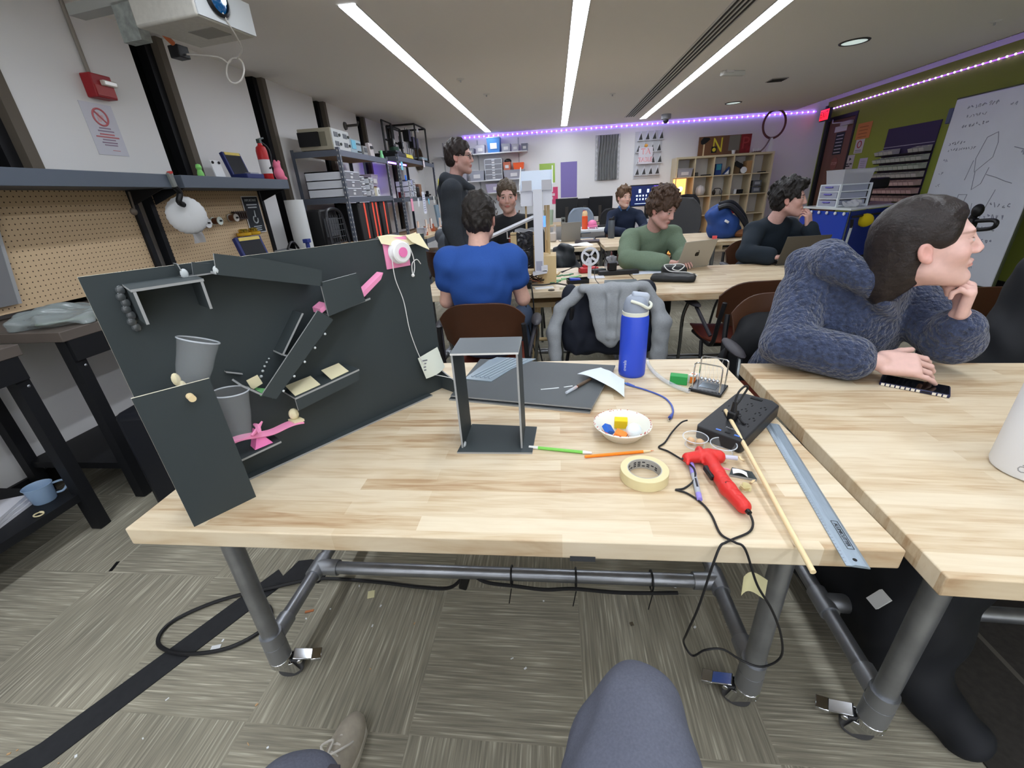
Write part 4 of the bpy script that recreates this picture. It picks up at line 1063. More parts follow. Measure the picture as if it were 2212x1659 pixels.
BTOP=M('bench_top_dark',(92,84,78),0.55,noise=(4,0.15,(1,0.3,1)))
def peg_mat():
 m=M('pegboard_brown',(156,124,88),0.75)
 N,L,B=nodes_of(m)
 tc=N.new('ShaderNodeTexCoord')
 sc=N.new('ShaderNodeVectorMath');sc.operation='SCALE';sc.inputs['Scale'].default_value=1/0.0254;L.new(tc.outputs['Object'],sc.inputs[0])
 fr=N.new('ShaderNodeVectorMath');fr.operation='FRACTION';L.new(sc.outputs[0],fr.inputs[0])
 sb=N.new('ShaderNodeVectorMath');sb.operation='SUBTRACT';L.new(fr.outputs[0],sb.inputs[0]);sb.inputs[1].default_value=(0.5,0.5,0.5)
 ml=N.new('ShaderNodeVectorMath');ml.operation='MULTIPLY';L.new(sb.outputs[0],ml.inputs[0]);ml.inputs[1].default_value=(0,1,1)
 ln=N.new('ShaderNodeVectorMath');ln.operation='LENGTH';L.new(ml.outputs[0],ln.inputs[0])
 lt=N.new('ShaderNodeMath');lt.operation='LESS_THAN';lt.inputs[1].default_value=0.13;L.new(ln.outputs['Value'],lt.inputs[0])
 mx=N.new('ShaderNodeMix');mx.data_type='RGBA';mx.inputs[6].default_value=lin((202,176,142));mx.inputs[7].default_value=lin((66,52,40))
 L.new(lt.outputs[0],mx.inputs[0]);L.new(mx.outputs[2],B.inputs['Base Color'])
 return m
PEG=peg_mat()
def bench(label,y0,y1):
 t=thing('workbench',label,'workbench',(-2.45,(y0+y1)/2,0),group='black steel workbenches with pegboards')
 h=(y1-y0)/2
 MB().bx(-0.33,0.32,-h,h,0.855,0.90).build('worktop',BTOP,t,bevel=0.003)
 MB().bx(0.27,0.318,-h+0.02,h-0.02,0.76,0.855).build('apron',BSTEEL,t)
 for(x,y)in((0.28,-h+0.04),(0.28,h-0.04),(-0.3,-h+0.04),(-0.3,h-0.04)):
  g=MB().box((x,y,0.43),(0.05,0.05,0.85)).build('leg',BSTEEL,t)
  b=MB()
  for z in(0.80,0.765,0.73):b.sphere((x+0.026,y+0.01,z),(0.003,0.006,0.006),nu=8,nv=6)
  b.build('bolt',FITT,g)
 MB().bx(-0.3,0.29,-h+0.03,h-0.03,0.17,0.205).build('lower_shelf',BSTEEL,t)
 MB().bx(-0.27,-0.255,-h+0.03,h-0.03,0.93,1.53).build('pegboard',PEG,t)
 for sy in(-1,1):MB().bx(-0.29,-0.235,sy*(h-0.012)-0.018,sy*(h-0.012)+0.018,0.90,1.53).build('upright',BSTEEL,t)
 MB().bx(-0.30,0.05,-h,h,1.49,1.566).build('upper_shelf',SLATE,t,bevel=0.003)
 for sy in(-1,1):MB().prism([(-0.23,sy*(h-0.03),1.49),(0.02,sy*(h-0.03),1.49),(-0.23,sy*(h-0.03),1.40)],(0,0.004,0)).build('shelf_bracket',BSTEEL,t)
 return t
bench('black steel workbench at the left edge, its pegboard mostly outside the photo',0.20,1.40)
bench('black steel workbench whose pegboard holds the hand saw',1.55,2.72)
bench('black steel workbench whose pegboard carries the IMPORTANT poster',2.82,4.02)
t=thing('hand_saw','hand saw with a black handle hanging on the pegboard at the left edge','saw',(-2.68,1.84,1.30))
b=MB();b.prism([(0,0.02,-0.33),(0,0.085,0.02),(0,-0.16,0.03),(0,-0.16,-0.33)],(0.003,0,0));b.build('blade',M('saw_steel',(140,142,146),0.35,0.5),t)
b=MB();b.prism([(0.003,0.02,-0.33),(0.003,0.085,0.02),(0.003,0.07,0.02),(0.003,0.005,-0.33)],(0.003,0,0));b.build('blade_spine',M('saw_spine',(176,178,180),0.35,0.4),t)
b=MB();b.tube(smooth_path([(0.006,0.07,0.02),(0.006,0.085,0.09),(0.006,0.04,0.13),(0.006,-0.06,0.12),(0.006,-0.08,0.06),(0.006,-0.02,0.03),(0.006,0.03,0.03)],4),0.017,8,closed=True);b.build('handle',BLACK,t)
t=thing('spring_clamp','grey and black clamp with a red tip on the shelf corner','clamp',(-2.40,2.735,1.50))
MB().box((0.01,-0.01,0.035),(0.022,0.03,0.085),(0.2,0.1,0)).build('jaw',M('clamp_grey',(120,124,122),0.5),t,bevel=0.004)
MB().box((0.02,-0.017,0.075),(0.02,0.024,0.012),(0.2,0.1,0)).build('red_tip',M('clamp_red',(190,60,54),0.5),t)
MB().tube(smooth_path([(0.0,0,0),(-0.01,0.04,-0.04),(-0.02,0.02,-0.09),(-0.03,0.06,-0.11)],4),0.018,8).build('grip',BLACK,t)
t=thing('dust_mask','round white pleated cloth shade hanging from the clamp','shade',(-2.49,2.86,1.325))
b=MB()
def dome(u,v):
 a=2*math.pi*u;r=0.118*math.sin(v*1.45)/math.sin(1.45);pl=1+0.02*math.sin(22*a)*v
 return Vector((0.055*math.cos(v*1.45),r*math.cos(a)*pl,r*math.sin(a)*pl*1.0))
RD=Matrix.Rotation(-0.55,3,'Z')
b.grid(lambda u,v:RD@dome(u,v),64,10,0.002);b.build('pleated_cloth',M('cloth_white',(212,214,216),0.85),t)
MB().box((0.0,0.09,-0.07),(0.012,0.045,0.05),(0,0,-0.5)).build('tab',M('cloth_white',(212,214,216)),t,bevel=0.01)
t=thing('plastic_pouch','crumpled clear plastic pouch hanging under the white pleated shade','bag',(-2.60,3.02,1.185))
MB().grid(lambda u,v:(0.012*math.sin(7*u+3*v),0.10*(u-0.5),0.10*(v-0.5)),10,10,0.001).build('film',M('pouch_film',(205,208,212),0.15,spec=0.7,alpha=0.65),t)
for(y,z,col,lab,r)in((3.205,1.262,(225,226,228),'white wire spool on the pegboard, nearest the pleated shade',0.036),(3.335,1.27,(214,224,218),'white wire spool on the pegboard, second from the pleated shade',0.03),(3.53,1.283,(190,184,176),'grey wire spool on the pegboard next to the dark rack of bits',0.03)):
 q=thing('wire_spool',lab,'spool',(-2.70,y,z),group='wire spools on the pegboard')
 Rx=Matrix(((0,0,1),(1,0,0),(0,1,0)))
 MB(Rx.to_4x4()).lathe([(0.008,0.066),(r,0.066),(r,0.06),(0.016,0.06),(0.016,0.008),(r,0.008),(r,0.0),(0,0)],n=28).build('flange',M('spool_%d'%col[0],col,0.5),q)
 MB(Rx.to_4x4()).lathe([(r*0.8,0.058),(r*0.8,0.01)],n=24).build('wire',M('wire_brown',(110,70,50),0.4),q)
 MB(Rx.to_4x4()).cyl((0,0,0),(0,0,0.08),0.007,n=10).build('peg',BLACK,q)
t=thing('bit_rack','small dark metal rack of bits between the spool and the poster','rack',(-2.695,3.645,1.29))
b=MB();b.box((0.015,0,0.035),(0.03,0.16,0.01));b.box((0.015,0,-0.02),(0.03,0.16,0.01));b.build('rail',M('rack_brown',(60,44,38),0.6),t)
for k in range(6):MB().box((0.02,-0.068+0.027*k,0.01),(0.012,0.012,0.05)).build('bit',M('rack_brown',(60,44,38)),t)
t=sheet('poster','black IMPORTANT poster with a white drawing taped on the pegboard','poster',RLW,(-2.698,3.85,1.295),0.205,0.29,M('poster_black',(40,44,50),0.7))
MB(RLW.to_4x4()).box((0,0,0.0008),(0.222,0.305,0.0012)).build('white_border',PAPER,t)
text('lettering','IMPORTANT',0.030,M('ink_pale',(190,196,200),0.7),t,RLW,(0.004,0,0.118),sx=0.95)
lines(t,RLW,[(-0.07,0.07,0.082,0.01),(-0.06,0.06,0.06,0.01),(-0.05,0.06,-0.098,0.006),(-0.06,0.05,-0.114,0.006),(-0.05,0.05,-0.13,0.006)],M('ink_pale',(190,196,200)))
b=MB(RLW.to_4x4());b.tube([(0.012,0.035,0.004),(0.004,-0.02,0.004)],[0.004,0.009],6);b.tube([(0.03*math.cos(a),-0.04+0.03*math.sin(a),0.004)for a in[2.1+0.35*k for k in range(14)]],0.006,6);b.build('drawing',M('ink_pale',(190,196,200)),t)
for(y,lab)in((3.575,'yellow ring-shaped cup on the pegboard, left of the pair'),(3.70,'yellow ring-shaped cup on the pegboard, right of the pair')):
 q=thing('yellow_cup',lab,'cup',(-2.645,y,1.135),group='yellow cups on the pegboard')
 MB().lathe([(0,0),(0.05,0.0),(0.055,0.006),(0.056,0.026),(0.05,0.026),(0.046,0.01),(0,0.008)],n=24).build('cup',M('yellow_gold',(206,160,32),0.35,spec=0.6),q)
 MB().lathe([(0.034,0.01),(0.038,0.045),(0.03,0.055),(0.028,0.02)],n=20).build('ring',M('gold_inner',(200,170,70),0.15,0.8),q)
t=thing('drill_hook','small grey hook hanging below the shelf beside the hand saw board','hook',(-2.64,2.62,1.40))
MB().tube(smooth_path([(0,0.03,0.08),(0.005,0.02,0.02),(0.02,0.0,-0.03)],4),0.006,6).sphere((0.02,-0.01,-0.035),(0.018,0.022,0.022),nu=10,nv=8).build('hook',M('hook_grey',(110,100,90),0.5),t)
t=thing('plastic_bag','crumpled clear plastic bag lying on the workbench under the hand saw','bag',(-2.30,1.76,0.90))
fd=Field((-2.52,1.53,0.895),(-2.08,2.02,1.02),0.007)
fd.ell((-2.30,1.75,0.925),(0.15,0.19,0.045),None,0.02).ell((-2.25,1.68,0.93),(0.09,0.10,0.04),None,0.02).wave(0.012,40,3).plane((0,0,0.9005),(0,0,-1))
field_obj(fd,'film',M('bag_film',(150,160,160),0.12,spec=0.8,alpha=0.55),t)
MB().tube(smooth_path([(-0.05,-0.12,0.01),(0.06,-0.05,0.015),(0.12,0.1,0.015),(0.1,0.18,0.01)],5),0.006,8).build('hose_inside',M('hose_green',(130,150,120),0.5),t)
t=thing('tape_dispenser','dark small clamp lump left of the clear bag on the workbench','clamp',(-2.50,1.70,0.90))
MB().box((0,0,0.012),(0.07,0.1,0.024),(0,0,0.4)).build('body',M('lump_brown',(70,52,50),0.6),t,bevel=0.006)
CASEB=M('case_blue',(38,48,104),0.5)
def open_case(label,loc,rz,sc=1.0):
 q=thing('tool_case',label,'case',loc,rz)
 MB().box((0.0,0,0.02*sc),(0.16*sc,0.2*sc,0.04*sc)).build('tray',CASEB,q,bevel=0.006)
 R=Euler((0,-0.28,0)).to_matrix()
 l=MB();l.box(Vector((-0.095*sc,0,0.115*sc)),(0.035*sc,0.2*sc,0.2*sc),R);l.build('lid',CASEB,q,bevel=0.006)
 l=MB();l.box(Vector((-0.076*sc,0,0.108*sc)),(0.006,0.165*sc,0.16*sc),R);l.build('lining',M('lining_dark',(26,28,34),0.7),q)
 l=MB();l.box(Vector((-0.098*sc,0,0.20*sc)),(0.008,0.16*sc,0.022*sc),R);l.m(0);l.T=Matrix.Translation((0.022,0,0));l.build('yellow_label',M('label_yellow',(206,184,96),0.6),q)
 MB().box((0.03*sc,0.02,0.045*sc),(0.05*sc,0.1*sc,0.012)).build('tool_bits',M('silver_bits',(170,174,178),0.35,0.6),q)
 return q
open_case('open blue tool case on the workbench under the IMPORTANT poster',(-2.30,3.27,0.90),-0.25,1.15)
open_case('open blue tool case on the shelf beside the fire extinguisher',(-2.52,3.66,1.567),-0.1,0.95)
t=thing('soldering_stand','grey metal stand with a black cable beside the paper roll','stand',(-2.33,3.62,0.90))
MB().box((0,0,0.05),(0.12,0.2,0.1),(0.0,0.2,0)).build('body',M('stand_grey',(120,124,126),0.4,0.4),t,bevel=0.005)
MB().tube(smooth_path([(0,0.02,0.1),(-0.01,0.1,0.15),(-0.02,0.18,0.14),(-0.02,0.24,0.06)],5),0.01,8).build('cable',BLACK,t)
t=thing('blue_clamp','small blue quick clamp standing by the paper roll','clamp',(-2.30,3.92,0.90))
MB().cyl((0,0,0),(0,0,0.13),0.018,n=12).box((0,0,0.145),(0.05,0.06,0.035)).build('clamp',M('clamp_blue',(44,58,130),0.4),t,bevel=0.004)
t=thing('green_figure','small lime green figure on the upper shelf beside the dark window','figure',(-2.50,3.12,1.567))
MB().lathe([(0,0),(0.02,0.0),(0.022,0.02),(0.014,0.045),(0.02,0.06),(0.014,0.08),(0,0.085)],n=16).build('body',M('lime',(132,206,110),0.5),t)
t=thing('white_card','white clipboard-like card with two dark knobs leaning on the shelf','card',(-2.52,3.33,1.567))
MB().box((0,0,0.06),(0.008,0.1,0.12),(0,-0.15,0)).build('card',M('card_white',(216,218,222),0.5),t)
for s_ in(-1,1):MB().sphere((0.002,0.032*s_,0.105),(0.008,0.01,0.01),nu=8,nv=6).build('knob',BLACK,t)
t=thing('fire_extinguisher','red fire extinguisher with a white label standing on the upper shelf','fire extinguisher',(-2.52,3.93,1.567))
MB().lathe([(0,0),(0.042,0),(0.045,0.008),(0.045,0.225),(0.038,0.255),(0.018,0.272),(0.016,0.285),(0,0.285)],n=28).build('cylinder',M('extinguisher_red',(186,34,38),0.35),t)
MB().lathe([(0.0458,0.05),(0.0458,0.16)],n=28).build('label_band',M('label_white',(206,204,206),0.6),t)
MB().box((0,0,0.30),(0.03,0.03,0.03)).box((0.0,0.02,0.32),(0.018,0.09,0.012),(0.25,0,0)).build('valve',M('valve_dark',(60,70,66),0.4),t)
MB().tube(smooth_path([(0.0,0.02,0.30),(0.04,0.05,0.24),(0.045,0.03,0.12),(0.05,-0.02,0.09)],5),0.007,8).build('hose',BLACK,t)
t=thing('pink_figure','pink lumpy soft figure beside the fire extinguisher','figure',(-2.49,4.06,1.567))
fd=Field((-2.57,3.97,1.56),(-2.41,4.15,1.74),0.005)
fd.ell((-2.49,4.06,1.62),(0.04,0.05,0.06),None,0.02).ell((-2.49,4.05,1.69),(0.03,0.04,0.03),None,0.02).ell((-2.48,4.10,1.58),(0.03,0.03,0.02),None,0.02).ell((-2.48,4.02,1.715),(0.012,0.014,0.016),None,0.01).ell((-2.48,4.08,1.715),(0.012,0.014,0.016),None,0.01).plane((0,0,1.5672),(0,0,-1))
field_obj(fd,'body',M('figure_pink',(230,120,150),0.7),t)
t=thing('paper_roll','tall white roll of paper standing on the workbench end','roll',(-2.50,4.20,0.90))
MB().lathe([(0.02,0.0),(0.085,0.0),(0.085,0.50),(0.02,0.50),(0.02,0.45)],n=32).build('roll',M('roll_white',(206,208,208),0.8),t)
t=thing('side_table','plain black stand under the tall paper roll','stand',(-2.50,4.23,0.0))
MB().box((0,0,0.885),(0.3,0.32,0.03)).build('top',BSTEEL,t)
for sx in(-1,1):
 for sy in(-1,1):MB().box((0.13*sx,0.14*sy,0.435),(0.03,0.03,0.87)).build('leg',BSTEEL,t)
RACKM=M('rack_grey',(96,102,114),0.45,0.35);RACKW=M('rack_particle',(150,124,98),0.8,noise=(30,0.15))
def rack(label,y0,y1,zs,ztop,xw=0.53,x0=-2.22):
 t=thing('storage_rack',label,'rack',(x0-xw/2,(y0+y1)/2,0),group='grey boltless storage racks')
 h=(y1-y0)/2;hw=xw/2
 for sx in(-1,1):
  for sy in(-1,1):
   b=MB();x,y=sx*hw,sy*h
   b.bx(min(x,x-sx*0.035),max(x,x-sx*0.035),y-0.0015,y+0.0015,0,ztop+0.02);b.bx(x-0.0015,x+0.0015,min(y,y-sy*0.035),max(y,y-sy*0.035),0,ztop+0.02)
   g=b.build('post',RACKM,t)
   if sx==1:
    b=MB()
    for k in range(int((ztop-0.8)/0.05)):
     z=0.85+0.05*k
     b.box((x+0.002,y-sy*0.017,z),(0.001,0.010,0.018));b.box((x-0.017,y-sgn(sy)*-0.0025,z),(0.010,0.001,0.018))
    b.build('keyhole',M('keyhole_pale',(190,188,184),0.8),g)
 for z in zs:
  s_=MB().bx(-hw+0.01,hw-0.01,-h+0.01,h-0.01,z-0.02,z).build('shelf_panel',RACKW,t)
  b=MB();b.bx(hw-0.012,hw-0.002,-h,h,z-0.055,z+0.003);b.build('beam',RACKM,s_)
  b=MB();b.bx(-hw+0.002,hw-0.002,-h+0.002,-h+0.012,z-0.055,z+0.003);b.build('end_beam',RACKM,s_)
 return t
def sgn(v):return 1 if v>0 else-1
rack('first grey storage rack, holding the beige instruments and drawer boxes',4.78,6.18,(0.93,1.405,1.855),1.86)
rack('second grey storage rack with a purple light, holding the printers',6.62,8.60,(0.45,0.835,1.375,1.92),1.93)
t=thing('rack_desk','wood-topped grey desk in front of the second rack','desk',(-2.05,7.55,0))
MB().bx(-0.155,0.15,-1.1,0.75,0.80,0.835).build('desktop',M('desk_wood',(206,184,150),0.6,noise=(5,0.06,(1,0.2,1))),t)
MB().bx(0.13,0.148,-1.1,0.75,0.735,0.80).build('front_beam',RACKM,t)
for x in(-0.13,0.12):
 for y in(-1.08,0.73):MB().box((x,y,0.4),(0.04,0.04,0.8)).build('leg',RACKM,t)
t=thing('tube_light','purple glowing light tube under the top of the second rack','lamp',(-2.30,7.0,1.868))
MB().cyl((-0.1,-0.3,-0.012),(-0.1,0.5,-0.012),0.010,n=8).build('tube',M('purple_tube',(120,90,255),0.4,emit=(120,80,255),estr=14),t)
MB().box((-0.1,0.1,0.001),(0.04,0.84,0.006)).build('batten',WHITEP,t)
BEIGE=M('instrument_beige',(166,160,142),0.6);PANELG=M('instrument_panel',(196,200,200),0.5)
t=thing('oscilloscope','large beige instrument box with gauges, nearest on the rack top','instrument',(-2.47,5.03,1.856))
MB().box((0,0,0.11),(0.36,0.42,0.20)).build('case',BEIGE,t,bevel=0.006)
MB().box((0.182,0,0.11),(0.008,0.4,0.19)).build('front_panel',PANELG,t)
for k,y in enumerate((-0.11,0.1)):
 for z in(0.155,0.07):
  MB().box((0.187,y,z),(0.004,0.09,0.045)).build('gauge',M('gauge_dark',(70,76,80),0.4),t)
  MB().cyl((0.186,y+0.075,z),(0.2,y+0.075,z),0.014,n=12).build('knob',M('knob_dark',(60,66,62),0.5),t)
MB().box((-0.06,-0.225,0.11),(0.22,0.03,0.13)).build('heat_sink',BLACK,t)
MB().box((0.02,-0.2105,0.11),(0.2,0.002,0.13)).build('side_grille',M('beige_dark',(120,116,100),0.7),t)
for fx in(-0.15,0.15):
 for fy in(-0.18,0.18):MB().cyl((fx,fy,0.0),(fx,fy,0.012),0.015,n=10).build('foot',BLACK,t)
t=thing('oscilloscope','pale blue bench oscilloscope with a cyan screen on the rack top','instrument',(-2.42,5.47,1.856),0.0)
MB().box((0,0,0.085),(0.2,0.3,0.16)).build('case',M('scope_blue',(158,178,188),0.5),t,bevel=0.01)
MB().box((0.102,-0.06,0.105),(0.006,0.11,0.09)).build('screen',M('cyan_note',(110,190,220),0.5),t)
for k in range(4):
 MB().cyl((0.1,0.03+0.028*k,0.12),(0.112,0.03+0.028*k,0.12),0.01,n=10).build('knob',M('knob_pale',(90,104,112),0.5),t)
 MB().cyl((0.1,0.03+0.028*k,0.04),(0.112,0.03+0.028*k,0.04),0.008,n=10).build('socket',M('sock_dark',(60,66,70),0.4),t)
MB().tube([(0.0,-0.12,0.165),(0.0,-0.12,0.19),(0,0.12,0.19),(0,0.12,0.165)],0.006,6).build('handle',M('scope_blue',(158,178,188)),t)
t=thing('meter_box','small grey meter box beside the blue oscilloscope','instrument',(-2.40,5.74,1.856))
MB().box((0,0,0.06),(0.16,0.12,0.12)).build('case',M('meter_grey',(150,152,152),0.5),t,bevel=0.006)
MB().box((0.082,0,0.075),(0.005,0.08,0.05)).build('dial',M('dial_dark',(70,72,72),0.4),t)
t=thing('paper_bag','white printed paper packet standing on the rack top','bag',(-2.36,5.93,1.856))
MB().prism([(-0.04,-0.05,0),(0.05,-0.05,0),(0.03,-0.05,0.17),(-0.01,-0.05,0.17)],(0,0.12,0)).build('packet',M('packet_white',(206,198,200),0.7),t,bevel=0.006)
b=MB();b.box((0.048,0.01,0.12),(0.004,0.08,0.03),(0,-0.12,0));b.build('print',INK,t)
def printer(label,loc,w_,h_,reel):
 q=thing('desktop_printer',label,'3D printer',loc,group='open-frame printers on the racks')
 MB().box((0,0,0.03),(0.34,w_,0.05)).build('base',BLACK,q,bevel=0.004)
 b=MB();b.tube([(0,-w_/2+0.02,0.05),(0,-w_/2+0.02,h_),(0,w_/2-0.02,h_),(0,w_/2-0.02,0.05)],0.016,4);b.build('gantry',BLACKF,q)
 MB().tube([(0.02,-w_/2+0.03,0.22),(0.02,w_/2-0.03,0.22)],0.014,4).build('cross_beam',BLACKF,q)
 MB().box((0.05,-0.02,0.2),(0.06,0.07,0.09)).build('print_head',BLACK,q)
 MB().box((0.085,-0.01,0.205),(0.01,0.02,0.05)).build('white_tag',WHITEP,q)
 MB().box((0.0,0,0.075),(0.26,w_*0.7,0.02)).build('print_bed',M('bed_dark',(40,48,46),0.4),q)
 if reel:MB().lathe([(0.02,0),(0.07,0),(0.07,0.05),(0.02,0.05)],(0.05,0.05,0.09)).build('green_part',M('reel_green',(34,70,52),0.4),q)
 MB().tube(smooth_path([(0.03,0.0,0.24),(0.02,0.03,0.33),(0.0,0.08,0.3),(0.0,0.1,0.2)],5),0.006,6).build('feed_tube',M('feed_grey',(60,62,66),0.4),q)
printer('open-frame black printer with a green part, nearest of the printers',(-2.40,6.08,1.857),0.36,0.47,True)if False else None
printer('open-frame black printer nearest the ceiling window, with a green part on it',(-2.40,6.86,1.922),0.40,0.46,True)
printer('open-frame black printer second from the oscilloscopes',(-2.42,7.32,1.922),0.38,0.44,False)
t=thing('printer_enclosure','black cube frame with dark rods on the second rack, last of the machines','3D printer',(-2.45,7.95,1.922))
b=MB()
W3,D3,H3=0.46,0.62,0.52
for x in(-1,1):
 for y in(-1,1):b.tube([(x*W3/2,y*D3/2,0),(x*W3/2,y*D3/2,H3)],0.014,4)
 for z in(0.02,H3):b.tube([(x*W3/2,-D3/2,z),(x*W3/2,D3/2,z)],0.014,4)
for y in(-1,1):
 for z in(0.02,H3):b.tube([(-W3/2,y*D3/2,z),(W3/2,y*D3/2,z)],0.014,4)
b.build('frame',BLACKF,t)
for y in(-0.15,-0.05,0.08,0.2):MB().cyl((0.02,y,0.03),(0.02,y,H3-0.02),0.008,n=8).build('rod',M('rod_grey',(110,112,116),0.3,0.6),t)
for y,z in((-0.18,0.38),(0.02,0.3),(0.2,0.3)):MB().box((0.05,y,z),(0.1,0.12,0.16)).build('carriage',BLACK,t)
MB().lathe([(0,0),(0.03,0),(0.03,0.02),(0,0.02)],(0.23,-0.2,0.44),Matrix.Rotation(math.pi/2,3,'Y')).build('spool_end',WHITEP,t)
t=thing('yellow_bin','bright yellow tray at the front of the second rack top','tray',(-2.30,7.25,1.922))
MB().box((0.03,0,0.03),(0.06,0.34,0.055),(0,-0.3,0)).build('tray',M('tray_yellow',(224,208,40),0.5),t,bevel=0.004)
t=thing('glass_tank','low clear box behind the yellow tray on the second rack','box',(-2.50,7.1,1.922))if False else None
t=thing('hot_plate','pale grey hot plate with a blue side on the second rack end','machine',(-2.34,8.15,1.922))
MB().box((0,0,0.04),(0.2,0.4,0.075)).build('body',M('plate_grey',(140,158,168),0.5),t,bevel=0.008)
MB().box((0.102,0.17,0.04),(0.006,0.04,0.07)).build('blue_side',M('side_cyan',(110,196,226),0.5),t)
MB().tube(smooth_path([(0,0.2,0.05),(0.02,0.28,0.06),(0.0,0.34,0.03)],4),0.03,8).build('dark_end',BLACK,t)
t=thing('hose_coil','brown coiled hose hanging behind the rack end near the back wall','hose',(-2.86,9.55,2.1))
for k in range(3):MB().tube([(0.06+0.03*k,0.17*math.cos(a*0.3142),0.19*math.sin(a*0.3142))for a in range(20)],0.02,6,closed=True).build('coil_turn',M('hose_brown',(86,70,58),0.6),t)
t=thing('lime_figure','small mint green figure at the end of the first rack top','figure',(-2.26,6.10,1.857))
MB().lathe([(0,0),(0.025,0),(0.025,0.03),(0.015,0.06),(0.02,0.09),(0,0.1)],n=14).build('body',M('mint',(140,220,160),0.5),t)
t=thing('wall_bracket','dark camera-like bracket sticking out of the wall between two windows','bracket',(XL,6.40,2.30))
MB().lathe([(0,0),(0.05,0),(0.045,0.02),(0,0.025)],R=Matrix(((0,0,1),(1,0,0),(0,1,0)))).build('plate',M('bracket_dark',(70,68,66),0.5),t)
MB().tube([(0.01,0,0),(0.16,0.05,0.01),(0.18,0.05,0.05)],0.016,8).build('arm',M('bracket_dark',(70,68,66)),t)
FROST=M('frosted_plastic',(186,188,196),0.4,alpha=0.8);FROSTD=M('drawer_front_grey',(134,134,142),0.4,alpha=0.85);FRAMEW=M('drawer_frame_white',(218,222,230),0.4)
LABW=M('label_white',(206,204,206))
def drawer_box(label,loc,w_,d_,h_,n,group,rz=0.0,face=1):
 """front faces +x (towards the room)"""
 q=thing('drawer_unit',label,'drawers',loc,rz,group)
 b=MB();b.bx(-d_/2,d_/2,-w_/2,-w_/2+0.008,0,h_);b.bx(-d_/2,d_/2,w_/2-0.008,w_/2,0,h_);b.bx(-d_/2,-d_/2+0.006,-w_/2,w_/2,0,h_)
 for k in range(n+1):b.bx(-d_/2,d_/2,-w_/2,w_/2,(h_-0.01)*k/n,(h_-0.01)*k/n+0.01)
 b.build('frame',FRAMEW,q)
 for k in range(n):
  z0=(h_-0.01)*k/n+0.012;z1=(h_-0.01)*(k+1)/n-0.003
  g=MB().bx(-d_/2+0.02,d_/2+0.004,-w_/2+0.012,w_/2-0.012,z0,z1).build('drawer',FROSTD,q)
  MB().bx(d_/2+0.004,d_/2+0.014,-0.03,0.03,z1-0.02,z1-0.008).build('handle',FRAMEW,g)
  MB().bx(d_/2+0.004,d_/2+0.0055,-0.028,0.028,z0+0.01,z0+0.01+(z1-z0)*0.35).build('label',LABW,g)
 return q
drawer_box('wide clear drawer unit with three drawers on the first rack',(-2.46,5.03,1.406),0.44,0.42,0.26,3,'clear drawer units on the first rack')
drawer_box('small clear drawer unit beside the wide one on the first rack',(-2.37,5.35,1.406),0.13,0.2,0.22,4,'clear drawer units on the first rack')
drawer_box('small clear drawer unit with three labelled drawers, right of the small one',(-2.35,5.56,1.406),0.14,0.2,0.21,3,'clear drawer units on the first rack')
def tub(label,loc,d,mat,lid=None,lab=True,cat='tub',group=None,rz=0.0,axis='x',fill=None):
 """open-top tub with tapered walls; label on the +x or -y face"""
 q=thing('storage_tub',label,cat,loc,rz,group)
 x,y,h=d[0]/2,d[1]/2,d[2]
 b=MB();k=0.88
 vs=[(-x*k,-y*k,0),(x*k,-y*k,0),(x*k,y*k,0),(-x*k,y*k,0),(-x,-y,h),(x,-y,h),(x,y,h),(-x,y,h)]
 b.add(vs,[(3,2,1,0),(0,1,5,4),(1,2,6,5),(2,3,7,6),(3,0,4,7)])
 e=0.006;b.tube([(-x,-y,h),(x,-y,h),(x,y,h),(-x,y,h)],e,4,closed=True)
 b.build('tub_wall',mat,q)
 if lid:MB().box((0,0,h+0.008),(2*x+0.012,2*y+0.012,0.014)).build('lid',lid,q,bevel=0.003)
 if lab:
  if axis=='x':MB().box((x*0.95+0.004,0,h*0.45),(0.002,min(0.12,y),h*0.4)).build('label',LABW,q)
  else:MB().box((0,-y*0.95-0.004,h*0.45),(min(0.14,x),0.002,h*0.4)).build('label',LABW,q)
 if fill:MB().box((0,0,h*0.4),(2*x*0.8,2*y*0.8,h*0.7)).build('contents',fill,q,bevel=0.01)
 return q
PURPT=M('lilac_tub',(176,166,186),0.4,alpha=0.75)
tub('lilac clear tub with a yellow label on top of the brown box, first rack',(-2.42,5.86,1.53),(0.22,0.22,0.13),PURPT)
t=thing('cardboard_box','open brown cardboard box under the lilac tub, first rack','box',(-2.46,5.84,1.406))
MB().box((0,0,0.06),(0.24,0.26,0.12)).build('carton',M('cardboard',(172,134,92),0.8),t)
t=thing('white_carton','small white carton standing at the front of the first rack shelf','box',(-2.27,5.73,1.406))
MB().box((0,0,0.05),(0.06,0.09,0.1)).build('carton',WHITEP,t)
MB().box((0.031,0.01,0.05),(0.001,0.03,0.05)).build('print',INKG,t)
t=thing('yellow_block','yellow packet between the drawer unit and the white carton','packet',(-2.30,5.645,1.406))
MB().box((0,0,0.065),(0.05,0.05,0.13),(0,0,0.3)).build('packet',M('packet_yellow',(222,196,40),0.5),t,bevel=0.006)
tub('shallow clear tray of papers at the far end of the first rack shelf',(-2.36,5.97,1.406),(0.2,0.22,0.06),FROST,fill=M('tray_fill',(196,192,190),0.7))if False else None
STRIPE=M('orange_stripe',(236,84,60),0.5,emit=(240,80,55),estr=0.12)
CRATE=M('crate_black',(27,27,29),0.45)
